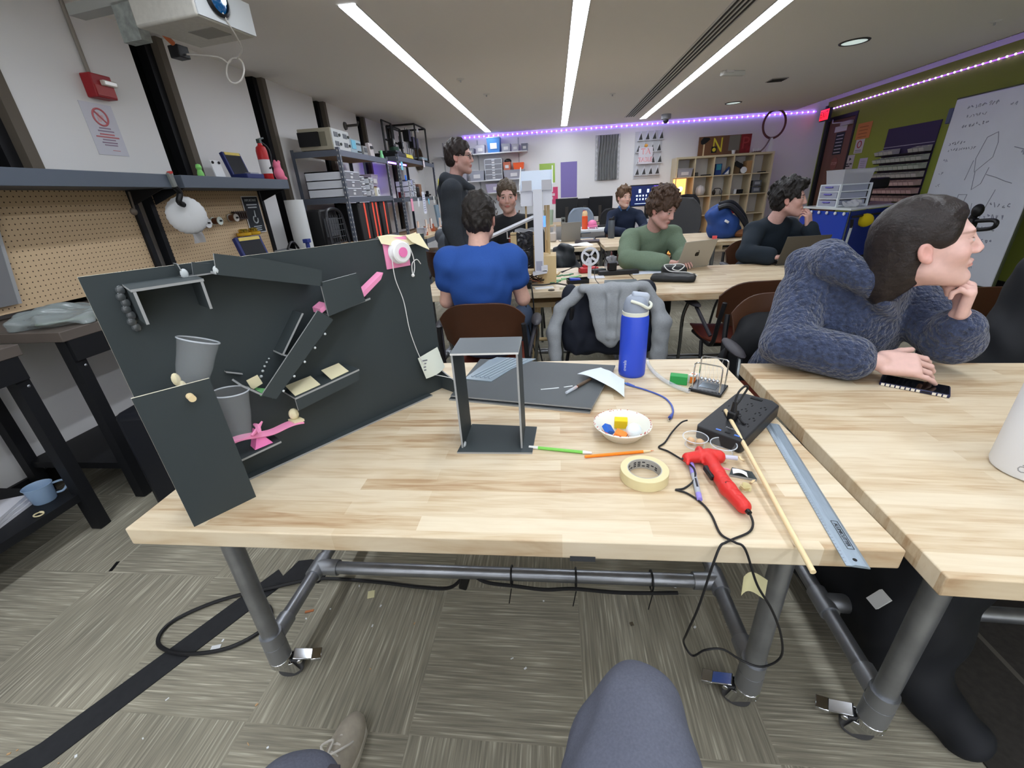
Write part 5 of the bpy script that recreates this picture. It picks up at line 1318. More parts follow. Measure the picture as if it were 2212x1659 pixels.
for i,(y,n_,lab)in enumerate(((5.18,(0.03,),'black crate with one orange stripe, nearest the wire crate'),(5.50,(-0.04,0.07),'black crate with two orange stripes, middle of the row'),(5.84,(0.0,),'black crate with one orange stripe, last of the row'))):
 q=thing('storage_crate',lab,'crate',(-2.37,y,0.931),group='black crates with orange stripes')
 MB().box((0,0,0.205),(0.26,0.29,0.41)).build('crate',CRATE,q,bevel=0.01)
 for k in n_:MB().box((0.1305,k,0.21),(0.003,0.042,0.40)).build('stripe',STRIPE,q)
 b=MB();b.box((0.131,-0.115,0.38),(0.006,0.05,0.03));b.build('latch',BLACK,q)
t=thing('wire_crate','black wire-fronted crate with a rounded top beside the paper roll','crate',(-2.48,4.62,0.0))
b=MB();b.bx(-0.2,0.16,-0.2,0.2,0,0.93);b.bx(-0.2,0.1,-0.2,0.14,0.93,1.30);b.build('shell',BLACK,t,bevel=0.02)
b=MB();b.tube(smooth_path([(0.16,-0.19,0.93),(0.15,-0.185,1.2),(0.14,-0.12,1.29),(0.14,0.08,1.29),(0.15,0.16,1.2),(0.17,0.18,0.93)],5),0.016,8);b.build('hoop',M('hoop_black',(46,46,50),0.3),t)
b=MB()
for k in range(5):b.tube([(0.155,-0.17,0.96+0.06*k),(0.155,0.15,0.96+0.06*k)],0.004,5)
for k in range(7):b.tube([(0.155,-0.16+0.05*k,0.95),(0.155,-0.16+0.05*k,1.24)],0.003,5)
b.build('wire_front',M('wire_grey',(72,74,78),0.4),t)
MB().box((0.11,-0.02,1.12),(0.02,0.28,0.18)).build('grey_panel',M('panel_grey',(92,94,98),0.4),t)
rr=random.Random(11)
drawer_box('small purple-lit drawer unit on the second rack',(-2.33,7.02,1.376),0.14,0.2,0.24,3,'lit drawer units on the second rack')
drawer_box('blue-white drawer unit with a blue tool on it, second rack',(-2.33,7.24,1.376),0.14,0.2,0.26,3,'lit drawer units on the second rack')
t=thing('blue_tool','bright blue upright tool standing on the second rack','tool',(-2.30,7.13,1.3765))
MB().tube([(0,0,0),(-0.01,-0.01,0.32)],[0.022,0.012],10).build('tool',M('tool_blue',(70,140,220),0.4),t)
t=thing('brown_machine','brown and black machine beside the drawer units on the second rack','machine',(-2.34,7.62,1.376))
MB().box((0,0.05,0.1),(0.16,0.16,0.2)).build('body',M('machine_brown',(130,96,72),0.6),t,bevel=0.01)
MB().box((0.02,-0.1,0.08),(0.14,0.14,0.16)).build('motor',BLACK,t,bevel=0.02)
t=thing('black_vise','low black slide clamp at the far end of the second rack shelf','clamp',(-2.32,8.2,1.376))
MB().box((0,0,0.035),(0.12,0.2,0.025)).box((0,-0.06,0.015),(0.06,0.05,0.03)).box((0.0,0.08,0.05),(0.05,0.03,0.1)).build('body',BLACK,t,bevel=0.004)
t=thing('red_tool','small red and black tool lying on the second rack, near its post','tool',(-2.28,6.72,1.376))
MB().box((0,0,0.04),(0.07,0.1,0.08)).build('body',M('tool_red',(120,24,28),0.5),t,bevel=0.01)
for(y,z,w_,h_,col,lab)in((6.95,1.27,0.10,0.18,(236,160,184),'pink paper tag hanging from the second rack'),(7.30,1.30,0.08,0.12,(222,224,228),'blank white tag on the second rack beam'),(7.62,1.285,0.17,0.34,(214,218,228),'long white list of notes hanging from the second rack'),(7.92,1.30,0.06,0.09,(120,200,226),'cyan sticky note hanging from the second rack'),(8.28,1.32,0.06,0.12,(220,222,222),'narrow white tag near the rack end'),(7.9,1.90,0.09,0.12,(222,210,214),'small white tag on the top beam of the second rack'),(6.72,1.80,0.09,0.11,(130,200,220),'cyan note stuck at the first rack end')):
 q=sheet('note',lab,'note',RLW,(-2.211,y,z),w_,h_,M('note_%d_%d'%col[:2],col,0.8),0.002,'notes hanging on the racks')
 if h_>0.3:lines(q,RLW,[(-0.05,0.05,0.12-0.035*k,0.012)for k in range(8)],M('ink_lilac',(140,140,176),0.7),0.003)
t=thing('yellow_folder','bright yellow folded board leaning behind the standing man','board',(-2.20,8.63,1.12))
MB().prism([(0,0,0.42),(0.03,0.0,0.0),(0.16,0.0,-0.02),(0.02,0.0,0.56)],(0,0.03,0)).build('board',M('board_yellow',(236,226,70),0.5),t)
for i in range(26):
 x=rr.uniform(-2.15,-1.95);y=rr.uniform(6.55,8.15)
 col=rr.choice([(236,220,208),(226,196,176),(240,236,232),(176,92,60),(150,110,84)])
 hh_=rr.choice([0.04,0.06,0.09,0.12,0.2])
 q=thing('plastic_part','one of the small pale and brown printed parts crowding the rack desk','printed part',(x,y,0.8355),rr.uniform(0,3),'small printed parts on the rack desk')
 if hh_>0.15:MB().box((0,0,hh_/2),(0.025,0.02,hh_)).build('part',M('pt_%d_%d'%col[:2],col,0.6),q)
 else:
  b=MB();b.box((0,0,hh_*0.2),(0.06,0.05,hh_*0.4));b.cyl((0.01,0,hh_*0.3),(0.01,0,hh_),0.014,n=10);b.build('part',M('pt_%d_%d'%col[:2],col,0.6),q)
t=thing('orange_wedge','orange printed wedge at the front of the rack desk','printed part',(-1.93,7.72,0.8355))
MB().prism([(-0.04,0,0),(0.05,0,0),(-0.03,0,0.07)],(0,0.04,0)).build('wedge',M('wedge_orange',(236,90,50),0.5),t)
tub('clear tub of parts at the corner of the rack desk',(-2.0,6.58,0.8355),(0.12,0.13,0.11),FROST,group=None)
t=thing('white_box','small white box at the near front of the rack desk','box',(-1.945,7.45,0.8355))
MB().box((0,0,0.025),(0.07,0.14,0.05)).build('carton',WHITEP,t)
t=thing('blue_carton','tall grey-blue panel leaning behind the rack desk chair','panel',(-2.15,8.2,0.836))
MB().box((0,0,0.20),(0.03,0.22,0.40),(0,-0.08,0)).build('panel',M('panel_blue',(112,132,148),0.6),t)
t=thing('fire_alarm','red fire alarm horn with a clear strobe on the white wall','fire alarm',(XL,2.87,2.075))
MB().box((0.035,0,0),(0.07,0.135,0.125)).build('housing',M('alarm_red',(152,32,40),0.45),t,bevel=0.006)
MB().box((0.072,0.0,-0.025),(0.006,0.12,0.055)).build('grille',M('alarm_red_dark',(170,70,70),0.5),t)
MB().box((0.08,0.03,0.018),(0.03,0.09,0.03)).build('strobe',M('strobe',(206,200,190),0.15,spec=0.8),t,bevel=0.006)
t=thing('conduit','grey painted conduit running from the ceiling to the fire alarm','conduit',(XL+0.012,2.86,2.14))
MB().cyl((0,0,0),(0,0,0.36),0.011,n=10).build('pipe',M('conduit_grey',(140,134,126),0.6),t)
t=sheet('notice','white notice with a red prohibition circle under the fire alarm','sign',RLW,(XL+0.001,2.83,1.845),0.205,0.285,M('notice_lilac',(206,206,216),0.7))
b=MB(RLW.to_4x4());b.tube([(0.046*math.cos(a*0.2618),0.068+0.046*math.sin(a*0.2618),0.004)for a in range(24)],0.0055,6,closed=True);b.tube([(-0.032,0.1,0.004),(0.032,0.036,0.004)],0.005,6);b.build('prohibition_ring',M('sign_pale_red',(196,110,116),0.6),t)
b=MB(RLW.to_4x4());b.box((-0.01,0.068,0.0036),(0.02,0.05,0.001));b.box((0.012,0.066,0.0036),(0.016,0.03,0.001));b.build('pictogram',M('sign_ghost',(214,176,180),0.7),t)
lines(t,RLW,[(-0.035,0.04,0.008,0.007),(-0.05,0.055,-0.008,0.007),(-0.04,0.045,-0.056,0.007),(-0.05,0.05,-0.072,0.007),(-0.04,0.045,-0.086,0.006)],M('ink_grey_red',(150,130,150),0.7))
lines(t,RLW,[(-0.045,0.05,-0.026,0.008),(-0.075,0.075,-0.041,0.008),(0.0,0.05,-0.115,0.003)],M('ink_red',(196,120,126),0.7),name='red_lines')
PROJ=M('projector_white',(196,194,186),0.5,noise=(40,0.06))
a_,b_,c_=Vector((-1.674,2.43)),Vector((-1.64,2.79)),Vector((-2.085,2.86))
t=thing('projector','white projector with a glowing blue lens hanging at the upper left','projector',(-1.86,2.63,2.2))
ex=Vector((0.985,-0.17,0)).normalized();ey=Vector((0.17,0.985,0)).normalized()
Tp=Matrix(((ex.x,ey.x,0,0),(ex.y,ey.y,0,0),(0,0,1,0),(0,0,0,1)))
MB(Tp).box((0,0,0.075),(0.40,0.36,0.15)).build('housing',PROJ,t,bevel=0.012)
g=MB(Tp).box((0.202,0,0.075),(0.008,0.35,0.14)).build('front_bezel',M('bezel_pale',(206,210,212),0.5),t)
RXp=Matrix.Rotation(math.pi/2,3,'Y')
MB(Tp).lathe([(0.062,0.0),(0.066,0.012),(0.052,0.02),(0.05,0.004)],(0.205,-0.045,0.09),RXp,28).build('lens_ring',BLACK,t)
MB(Tp).lathe([(0.052,0.004),(0.04,0.02),(0.02,0.027),(0.0,0.029)],(0.205,-0.045,0.09),RXp,28).build('lens',M('lens_blue',(10,30,60),0.05,spec=0.9,emit=(30,120,190),estr=0.25),t)
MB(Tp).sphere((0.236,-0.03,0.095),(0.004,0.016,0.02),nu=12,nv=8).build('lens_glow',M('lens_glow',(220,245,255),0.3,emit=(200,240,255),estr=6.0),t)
MB(Tp).box((0.05,0.02,-0.001),(0.16,0.12,0.003)).build('base_plate',M('projector_base',(150,148,142),0.6),t)
MB(Tp).bx(-0.78,-0.12,-0.06,0.02,0.16,0.21).cyl((-0.05,-0.02,0.14),(-0.05,-0.02,0.3),0.025).build('wall_arm',M('arm_pale',(170,172,168),0.5),t)
MB(Tp).bx(-0.46,-0.33,-0.06,0.0,0.0,0.17).build('back_cover',M('cover_mottled',(150,156,152),0.5,noise=(30,0.25)),t)
MB(Tp).box((-0.30,0.12,-0.02),(0.07,0.07,0.06)).build('cable_box',BLACK,t,bevel=0.004)
MB(Tp).tube(smooth_path([(-0.27,-0.1,0.3),(-0.26,-0.04,0.15),(-0.27,0.02,0.05),(-0.28,0.08,0.01)],5),0.013,8).build('orange_cable',M('cable_orange',(190,104,62),0.5),t)
WCAB=M('white_cable',(210,206,200),0.5)
loop=[(0.19,-0.06,0.15),(0.215,-0.02,0.02),(0.12,0.14,-0.04),(0.02,0.2,-0.06)]
loop+=[(-0.02+0.065*math.cos(a),0.2+0.02*math.sin(a),-0.12+0.065*math.sin(a))for a in[1.2+0.55*k for k in range(26)]]
loop+=[(-0.1,0.18,-0.05),(-0.26,0.13,-0.03)]
MB(Tp).tube(smooth_path(loop,4),0.0045,6).build('white_cable',WCAB,t)
t=thing('suitcase','black upright suitcase with a red tag beside the pegboard bench','suitcase',(-1.80,1.62,0.0),0.12)
MB().box((0,0,0.30),(0.24,0.40,0.54)).build('shell',M('suitcase_black',(22,24,30),0.4),t,bevel=0.03,seg=3)
MB().tube(smooth_path([(0,-0.08,0.56),(0,-0.07,0.61),(0,0.07,0.61),(0,0.08,0.56)],4),0.011,8).build('handle',M('handle_grey',(120,122,126),0.3,0.6),t)
MB().box((0.122,-0.17,0.12),(0.006,0.06,0.018)).build('red_tag',M('tag_red',(210,44,40),0.5),t)
for s_ in(-1,1):MB().cyl((-0.08,s_*0.15,0.022),(0.08,s_*0.15,0.022),0.022,n=12).build('wheel',BLACK,t)
t=thing('cardboard_box','open brown cardboard box behind the black suitcase','box',(-1.72,2.1,0.0),0.2)
b=MB();b.bx(-0.15,0.15,-0.15,0.15,0,0.5);b.build('carton',M('cardboard',(172,134,92)),t)
b=MB();b.prism([(0.15,-0.15,0.5),(0.15,0.15,0.5),(0.24,0.15,0.47),(0.24,-0.15,0.47)],(0,0,0.004));b.prism([(-0.15,-0.15,0.5),(0.15,-0.15,0.5),(0.15,-0.23,0.56),(-0.15,-0.23,0.56)],(0,0,0.004));b.build('flap',M('cardboard_light',(196,160,116),0.8),t)
t=thing('plastic_bottle','clear plastic jug standing in the open cardboard box','jug',(-1.74,2.1,0.5))
MB().lathe([(0,0),(0.06,0),(0.06,0.1),(0.03,0.15),(0,0.15)],n=20).build('jug',M('jug_frost',(180,196,214),0.3,alpha=0.6),t)
t=thing('measuring_cup','clear plastic measuring cup on the low black shelf','cup',(-2.27,1.29,0.206),0.9)
MB().lathe([(0,0.001),(0.036,0.001),(0.04,0.006),(0.046,0.075),(0.05,0.082),(0.047,0.083),(0.043,0.075),(0.037,0.008)],n=28).build('cup_wall',M('cup_frost',(160,186,214),0.25,alpha=0.55),t)
MB().tube(smooth_path([(0.045,0,0.07),(0.08,0,0.068),(0.082,0,0.04),(0.064,0,0.02),(0.042,0,0.02)],4),0.005,8).build('handle',M('cup_frost',(160,186,214)),t)
for k,(dz,lab)in enumerate(((0,'bottom white paper bundle on the low black shelf'),(0.014,'middle white paper bundle on the low black shelf'),(0.028,'top white paper bundle on the low black shelf'))):
 q=thing('paper_bundle',lab,'papers',(-2.36,1.13,0.2055+dz),0.25+0.08*k,'paper bundles on the low shelf')
 MB().box((0,0,0.006),(0.17,0.25,0.0125)).build('bundle',M('bundle_white',(208,208,214),0.7),q)
t=thing('ring_scrap','small pale ring lying in front of the measuring cup','ring',(-2.19,1.20,0.2055))
MB().tube([(0.018*math.cos(a*0.3927),0.014*math.sin(a*0.3927),0.004)for a in range(16)],0.003,6,closed=True).sphere((0,0.012,0.006),(0.012,0.006,0.005),nu=8,nv=6).build('ring',M('ring_cream',(212,200,160),0.5),t)
PINE=M('tower_plywood',(206,182,138),0.65,noise=(6,0.08,(1,1,0.2)))
WFOAM=M('white_foam',(214,216,224),0.55)
t=thing('fan_tower','wooden tower with a white paper head, white chute and two black fans','model',(-0.13,3.13,TH))
b=MB();b.bx(0.0,0.135,-0.05,0.16,0.0,0.19);b.build('plywood_box',PINE,t)
b=MB();b.bx(-0.18,0.03,0.0,0.10,0.06,0.085);b.build('plywood_shelf',PINE,t)
b=MB();b.bx(-0.17,-0.155,0.02,0.035,0.0,0.06);b.build('plywood_foot',PINE,t)
b=MB();b.bx(-0.05,-0.035,0.02,0.035,0.0,0.06);b.build('plywood_foot',PINE,t)
for x in(-0.165,-0.005):
 b=MB();b.bx(x-0.021,x+0.021,0.0,0.05,0.085,0.352);g=b.build('fan_post',PINE,t)
 b=MB()
 for z in(0.335,0.25,0.235):b.bx(x-0.0215,x+0.0215,-0.002,0.0,z,z+0.004)
 b.build('cable_tie',BLACK,g)
for z in(0.287,0.167):
 b=MB(Matrix.Translation((-0.085,0.02,z))@Matrix(((1,0,0,0),(0,0,-1,0),(0,1,0,0),(0,0,0,1))))
 b.box((0,0,0.0),(0.118,0.118,0.02));g=b.build('fan_frame',M('fan_black',(28,28,30),0.4),t)
 b=MB(b.T)
 for k in range(7):
  a=k*2*math.pi/7
  b.grid(lambda u,v,a=a:((0.016+0.038*u)*math.cos(a+0.9*u+0.55*v),(0.016+0.038*u)*math.sin(a+0.9*u+0.55*v),0.013+0.010*v),5,3,0.002)
 b.lathe([(0.018,0.011),(0.018,0.023),(0,0.025)],n=18);b.tube([(0.055*math.cos(q*0.2618),0.055*math.sin(q*0.2618),0.013)for q in range(24)],0.003,6,closed=True)
 b.build('fan_blades',M('fan_blade',(52,52,56),0.25,spec=0.6),g)
b=MB();b.grid(lambda u,v:(-0.155+0.16*u,0.0+0.06*v,0.356+0.018*v+0.004*math.sin(12*u+5*v)),16,6,0.0015);b.build('foil_cover',M('foil',(150,154,162),0.3,0.5),t)
b=MB();b.bx(-0.014,0.047,-0.095,-0.045,0.092,0.62);b.build('white_column',WFOAM,t)
b=MB();b.bx(-0.006,0.039,-0.0975,-0.095,0.10,0.165);b.build('column_window',M('window_grey',(166,168,184),0.6),t)
b=MB();b.bx(0.03,0.075,-0.11,-0.05,0.095,0.13);b.box((0.02,-0.075,0.085),(0.1,0.07,0.02),(0,-0.15,0));b.build('spout',WFOAM,t)
b=MB();b.bx(-0.098,-0.018,-0.06,0.04,0.522,0.62);b.build('head_box',WFOAM,t)
b=MB();b.bx(0.05,0.112,-0.06,0.04,0.522,0.62);b.build('head_box',WFOAM,t)
b=MB();b.prism([(-0.098,-0.06,0.61),(0.112,-0.06,0.61),(0.112,0.09,0.74),(-0.098,0.09,0.74)],(0,0.004,-0.004));b.build('sloping_tray',M('tray_bluewhite',(206,218,234),0.5),t)
for x in(-0.104,0.112):
 b=MB();b.prism([(x,-0.07,0.60),(x,0.1,0.735),(x,0.1,0.765),(x,-0.07,0.65)],(0.006,0,0));b.build('tray_side',M('foam_bright',(232,234,238),0.5),t)
for x0,x1 in((-0.085,-0.02),(0.045,0.108)):
 b=MB();b.bx(x0,x1,-0.085,-0.08,0.615,0.675);b.build('front_flap',M('flap_grey',(186,186,192),0.6),t)
for(x,y,z0,z1)in((-0.072,0.05,0.37,0.53),(0.088,0.06,0.14,0.53),(0.075,0.12,0.19,0.53),(0.06,0.14,0.19,0.53)):
 b=MB();b.bx(x-0.006,x+0.006,y-0.006,y+0.006,z0,z1);b.build('dowel_post',PINE,t)
b=MB();b.tube([(-0.335,-0.13,0.335),(-0.005,-0.075,0.455)],0.013,4);b.build('white_chute',WFOAM,t)
b=MB();b.bx(0.05,0.066,-0.06,-0.045,0.385,0.455);b.build('blue_light',M('blue_light',(60,110,255),0.4,emit=(90,140,255),estr=1.5),t)
b=MB();rr=random.Random(4)
for k in range(9):
 p=[Vector((rr.uniform(-0.14,0.05),rr.uniform(-0.12,0.03),rr.uniform(0.01,0.075)))for _ in range(4)]
 b=MB();b.tube(smooth_path(p,5),0.003,6);b.build('wire',M('wire_brown',(110,70,50))if k%2 else BLACK,t)
t=thing('wire_block','black adapter block with dangling cords at the table edge behind the blue man','adapter',(-0.20,2.93,TH))
MB().box((0,0,0.025),(0.07,0.06,0.05)).build('block',BLACK,t,bevel=0.004)
MB().tube(smooth_path([(0.01,-0.02,0.02),(0.0,-0.12,0.03),(0.0,-0.155,-0.06),(0.01,-0.16,-0.2),(0.05,-0.15,-0.42)],5),0.004,6).build('cord',CORD,t)
MB().tube(smooth_path([(0.03,-0.0,0.02),(0.04,-0.12,0.03),(0.05,-0.155,-0.06),(0.06,-0.16,-0.25),(0.1,-0.14,-0.5)],5),0.005,6).build('cord',CORD,t)
MB().tube(smooth_path([(0.03,0,0.02),(0.12,0.02,0.015),(0.2,0.03,0.02),(0.3,0.0,0.006)],5),0.005,6).build('cord',CORD,t)
t=thing('stool','pale wooden stool frame under the second row table by the cords','stool',(-0.08,2.98,0.0))
for x in(-0.07,0.09):MB().tube([(x*1.4,-0.02,0.0),(x*0.7,0.0,0.62)],0.02,4).build('leg',PINE,t)
MB().tube([(-0.12,-0.01,0.35),(0.12,-0.01,0.35)],0.014,4).build('stretcher',PINE,t)
MB().bx(-0.16,0.16,-0.06,0.2,0.6,0.635).build('seat',PINE,t)
for x in(-0.07,0.09):MB().tube([(x*1.4,0.16,0.0),(x*0.7,0.14,0.62)],0.02,4).build('leg',PINE,t)
GREENP=M('green_part',(128,190,130),0.5);GREEND=M('green_dark',(60,130,90),0.5)
for i,(x,y,m_,lab)in enumerate(((0.03,3.18,GREENP,'wavy pale green printed strip nearest the wooden tower'),(0.09,3.24,GREENP,'wavy pale green printed strip, second from the wooden tower'),(0.15,3.29,GREENP,'wavy pale green printed strip beside the white wheel base'),(0.02,3.34,GREEND,'dark green printed strip behind the pale ones'),(0.10,3.38,GREEND,'dark green printed strip beside the red pouch'),(0.0,3.10,GREEND,'dark green printed strip in front of the pale ones'))):
 q=thing('printed_strip',lab,'printed part',(x,y,TH),0.35+0.1*i,'green printed strips by the wheel model')
 MB().grid(lambda u,v:(0.10*(u-0.5),0.022*(v-0.5)+0.008*math.sin(9*u),0.006),14,2,0.006).build('strip',m_,q)
q=thing('wood_stick','short upright-lying pale wood stick behind the green strips','stick',(0.02,3.43,TH),1.4)
MB().box((0,0,0.006),(0.12,0.014,0.012)).build('stick',PINE,q)
t=thing('red_pouch','red and black wired controller behind the white wheel','controller',(0.26,3.47,TH),0.3)
MB().box((0,0,0.02),(0.15,0.07,0.04)).box((-0.01,0.02,0.045),(0.06,0.04,0.03)).build('body',M('pouch_red',(190,50,58),0.5),t,bevel=0.008)
for k in range(3):MB().tube(smooth_path([(-0.06,0.0,0.03),(-0.1,0.02*k,0.05),(-0.15,0.04,0.03),(-0.2,0.06+0.02*k,0.005)],4),0.003,6).build('wire',CORD,t)
t=thing('wheel_model','white paper spoked wheel on a post, second row table','model',(0.25,3.22,TH))
Rw=Matrix.Translation((0,-0.01,0.158))@Matrix(((1,0,0,0),(0,0,-1,0),(0,1,0,0),(0,0,0,1)))@Matrix.Rotation(-0.6,4,'Z')
b=MB(Rw);b.lathe([(0.05,0),(0.066,0),(0.066,0.008),(0.05,0.008),(0.05,0)],n=44)
b.box((0,0,0.004),(0.108,0.016,0.007));b.box((0,0,0.004),(0.016,0.108,0.007));b.build('wheel',WFOAM,t)
b=MB();b.bx(-0.013,0.013,-0.006,0.014,0.004,0.16);b.build('post',WFOAM,t)
b=MB();b.bx(-0.01,0.11,-0.03,0.07,0,0.004);b.build('base_sheet',WFOAM,t)
t=thing('battery_box','open black box with a blue circuit inside, second row table','box',(0.155,3.05,TH),0.12)
b=MB();b.bx(-0.075,0.075,-0.035,0.035,0,0.004);b.bx(-0.075,0.075,-0.035,-0.031,0,0.026);b.bx(-0.075,0.075,0.031,0.035,0,0.034);b.bx(-0.075,-0.071,-0.035,0.035,0,0.03);b.bx(0.071,0.075,-0.035,0.035,0,0.03);b.build('tray',BLACK,t)
MB().box((-0.02,0.0,0.028),(0.075,0.05,0.012),(0,0.1,0)).build('circuit',M('circuit_blue',(36,70,190),0.35),t)
t=thing('white_strip','white ruler-like strip with two black bits at the near table edge','strip',(0.10,2.86,TH),0.0)
MB().box((0,0,0.008),(0.15,0.03,0.016)).build('strip',M('strip_ivory',(206,200,176),0.5),t)
for x in(0.02,0.068):MB().box((x,-0.006,0.014),(0.016,0.024,0.014)).build('clip',BLACK,t)
q=thing('black_disc','small flat black disc left of the ivory strip','disc',(-0.03,2.835,TH));MB().lathe([(0,0.004),(0.022,0.004),(0.022,0)],n=18).disc((0,0,0),0.022).build('disc',BLACK,q)
q=thing('paper_sheet','white paper scrap on the table beside the black adapter block','paper',(-0.08,2.93,TH),0.2);MB().box((0,0,0.001),(0.13,0.08,0.0015)).build('sheet',PAPER,q)
t=thing('power_strip','black power strip crowded with adapters on the second row table','power strip',(0.475,3.33,TH),0.12)
MB().box((0,0,0.016),(0.30,0.062,0.032)).build('housing',PSB,t,bevel=0.004)
t=thing('adapter','bulky black mains adapter standing on the crowded power strip','adapter',(0.425,3.325,TH+0.0325),0.2)
MB().box((0,0,0.03),(0.06,0.055,0.06)).build('block',BLACK,t,bevel=0.006)
MB().tube(smooth_path([(-0.02,0.02,0.05),(-0.05,0.04,0.1),(-0.06,0.03,0.15),(-0.12,0.02,0.04),(-0.16,-0.1,-0.028),(-0.2,-0.35,-0.028)],5),0.003,6).build('cord',CORD,t)
t=thing('charger','dark grey charger lying beside the crowded power strip','charger',(0.335,3.42,TH),0.5)
MB().box((0,0,0.016),(0.11,0.06,0.032)).build('block',M('charger_grey',(46,52,54),0.5),t,bevel=0.008)
t=thing('plastic_wrap','scrunched clear plastic wrap over the power strip','wrap',(0.42,3.42,TH))
fd=Field((0.34,3.37,TH-0.01),(0.52,3.50,TH+0.16),0.006)
fd.ell((0.43,3.43,TH+0.06),(0.05,0.035,0.06)).wave(0.01,70,8).plane((0,0,TH+0.0005),(0,0,-1));field_obj(fd,'film',M('wrap_film',(170,172,180),0.15,spec=0.8,alpha=0.35),t)
q=thing('foam_strip','grey-black foam strip lying at the near edge, second row table','foam board',(0.445,2.96,TH),0.02)
b=MB();panel(b,[(-0.13,-0.10,0),(0.125,-0.10,0),(0.115,0.10,0),(-0.10,0.10,0)],(0,0,0.012));b.build('board',[M('strip_grey',(96,104,108),0.6),BLACK],q)
q=thing('paper_sheet','blue-white printed papers under the arm of the man in green','paper',(0.70,3.36,TH),0.15)
MB().box((0,0,0.0015),(0.26,0.12,0.002)).build('sheet',M('paper_blueish',(206,212,226),0.8),q)
t=thing('zip_pouch','flat black zip pouch on the table in front of the silver laptop','pouch',(0.80,3.02,TH))
fd=Field((0.60,2.86,TH-0.01),(0.99,3.18,TH+0.07),0.005)
fd.rbox((0.80,3.02,TH+0.02),(0.145,0.075,0.02),0.019,Euler((0,0,-0.28)).to_matrix(),0.01).wave(0.002,60,2).plane((0,0,TH+0.0005),(0,0,-1));field_obj(fd,'pouch',M('pouch_black',(32,34,36),0.55),t)
t=thing('eyeglass_case','small black soft case with a white cable looped on it','case',(0.85,3.20,TH))
fd=Field((0.72,3.10,TH-0.01),(0.98,3.30,TH+0.10),0.005)
fd.rbox((0.85,3.20,TH+0.035),(0.085,0.05,0.035),0.025,Euler((0,0,-0.1)).to_matrix(),0.01).plane((0,0,TH+0.0005),(0,0,-1));field_obj(fd,'case',M('pouch_black',(32,34,36)),t)
t=thing('white_cable','white charging cable looped over the black cases','cable',(0.85,3.15,TH))
MB().tube(smooth_path([(0.955,3.0,TH+0.03),(0.90,3.04,TH+0.048),(0.83,3.06,TH+0.05),(0.79,3.11,TH+0.052),(0.77,3.16,TH+0.078),(0.80,3.2,TH+0.08),(0.85,3.17,TH+0.08),(0.82,3.13,TH+0.06),(0.86,3.11,TH+0.05),(0.9,3.13,TH+0.076),(0.89,3.2,TH+0.08),(0.84,3.19,TH+0.082)],5),0.0035,6).build('cord',STRING,t,world=True)
def laptop(label,c,rz,w_,d_,ang,mat,logo):
 q=thing('laptop',label,'laptop',(c[0],c[1],TH),rz)
 MB().box((0,d_/2,0.006),(w_,d_,0.011)).build('base',mat,q,bevel=0.003)
 MB().box((0,d_*0.36,0.0122),(w_*0.86,d_*0.44,0.0008)).build('keyboard',M('keys_black',(30,30,32),0.5),q)
 MB().box((0,d_*0.79,0.012),(w_*0.4,d_*0.32,0.0006)).build('trackpad',M('trackpad',(140,140,142),0.35),q)
 R=Matrix.Rotation(ang,3,'X')
 T=Matrix.Translation((0,0.0,0.012))@R.to_4x4()
 g=MB(T).box((0,0,d_/2),(w_,0.006,d_)).build('lid',mat,q,bevel=0.0025)
 MB(T).box((0,0.0034,d_/2),(w_*0.94,0.0008,d_*0.92)).build('screen',M('laptop_screen',(14,16,20),0.15),g)
 if logo:
  b=MB(T@Matrix.Translation((0,-0.0032,d_/2))@RB.to_4x4()@Matrix.Scale(0.86,4))
  b.lathe([(0,0.0008),(0.019,0.0008)],(-0.0085,0,0),n=18,sx=0.9,sy=1.05);b.lathe([(0,0.0008),(0.019,0.0008)],(0.0065,0,0),n=18,sx=0.9,sy=1.05)
  b.lathe([(0,0.0008),(0.008,0.0008)],(0.008,0.028,0),Matrix.Rotation(0.8,3,'Z'),n=12,sx=0.5,sy=1.3)
  b.build('logo',logo,g)
  b=MB(T@Matrix.Translation((0,-0.0042,d_/2))@RB.to_4x4()@Matrix.Scale(0.86,4));b.lathe([(0,0.0004),(0.011,0.0004)],(0.027,0.002,0),n=14);b.build('logo_bite',mat,g)
 return q
laptop('open silver laptop with a dark fruit logo, used by the man in green',(1.055,3.47),math.radians(26),0.305,0.212,math.radians(20),M('silver_alu',(176,172,162),0.38,0.35),M('logo_dark',(52,48,44),0.3,0.5))
laptop('open dark grey laptop used by the man with his hand at his mouth',(1.812,3.44),math.radians(3),0.31,0.215,math.radians(20),M('space_grey',(88,84,78),0.4,0.35),M('logo_darker',(60,56,52),0.3,0.5))
t=thing('speaker_box','dark grey box on a stand behind the dark grey laptop','speaker',(2.07,3.50,TH))
MB().box((0,0,0.085),(0.08,0.08,0.12)).box((0,0,0.008),(0.11,0.09,0.016)).cyl((0,0,0.01),(0,0,0.03),0.02).build('body',M('box_taupe',(84,80,74),0.5),t,bevel=0.006)
MB().box((-0.03,-0.042,0.07),(0.01,0.004,0.03)).build('slot',BLACK,t)
t=thing('backpack','blue and black backpack standing on the third row table','backpack',(1.97,5.43,TH))
NAVYB=M('backpack_blue',(30,62,124),0.75,noise=(8,0.15));TANB=M('backpack_tan',(120,78,50),0.8)
fd=Field((1.62,5.2,TH-0.01),(2.34,5.72,1.16),0.009)
Rbk=Euler((0,-0.62,0)).to_matrix()
fd.rbox((1.93,5.45,0.91),(0.125,0.12,0.19),0.08,Rbk,0.03).ell((1.97,5.38,0.86),(0.15,0.09,0.13),Rbk,0.03).cap((1.86,5.45,0.82),(2.1,5.45,0.80),0.08,0.07,0.04).wave(0.006,26,5).plane((0,0,TH+0.0005),(0,0,-1))
field_obj(fd,'bag_body',NAVYB,t)
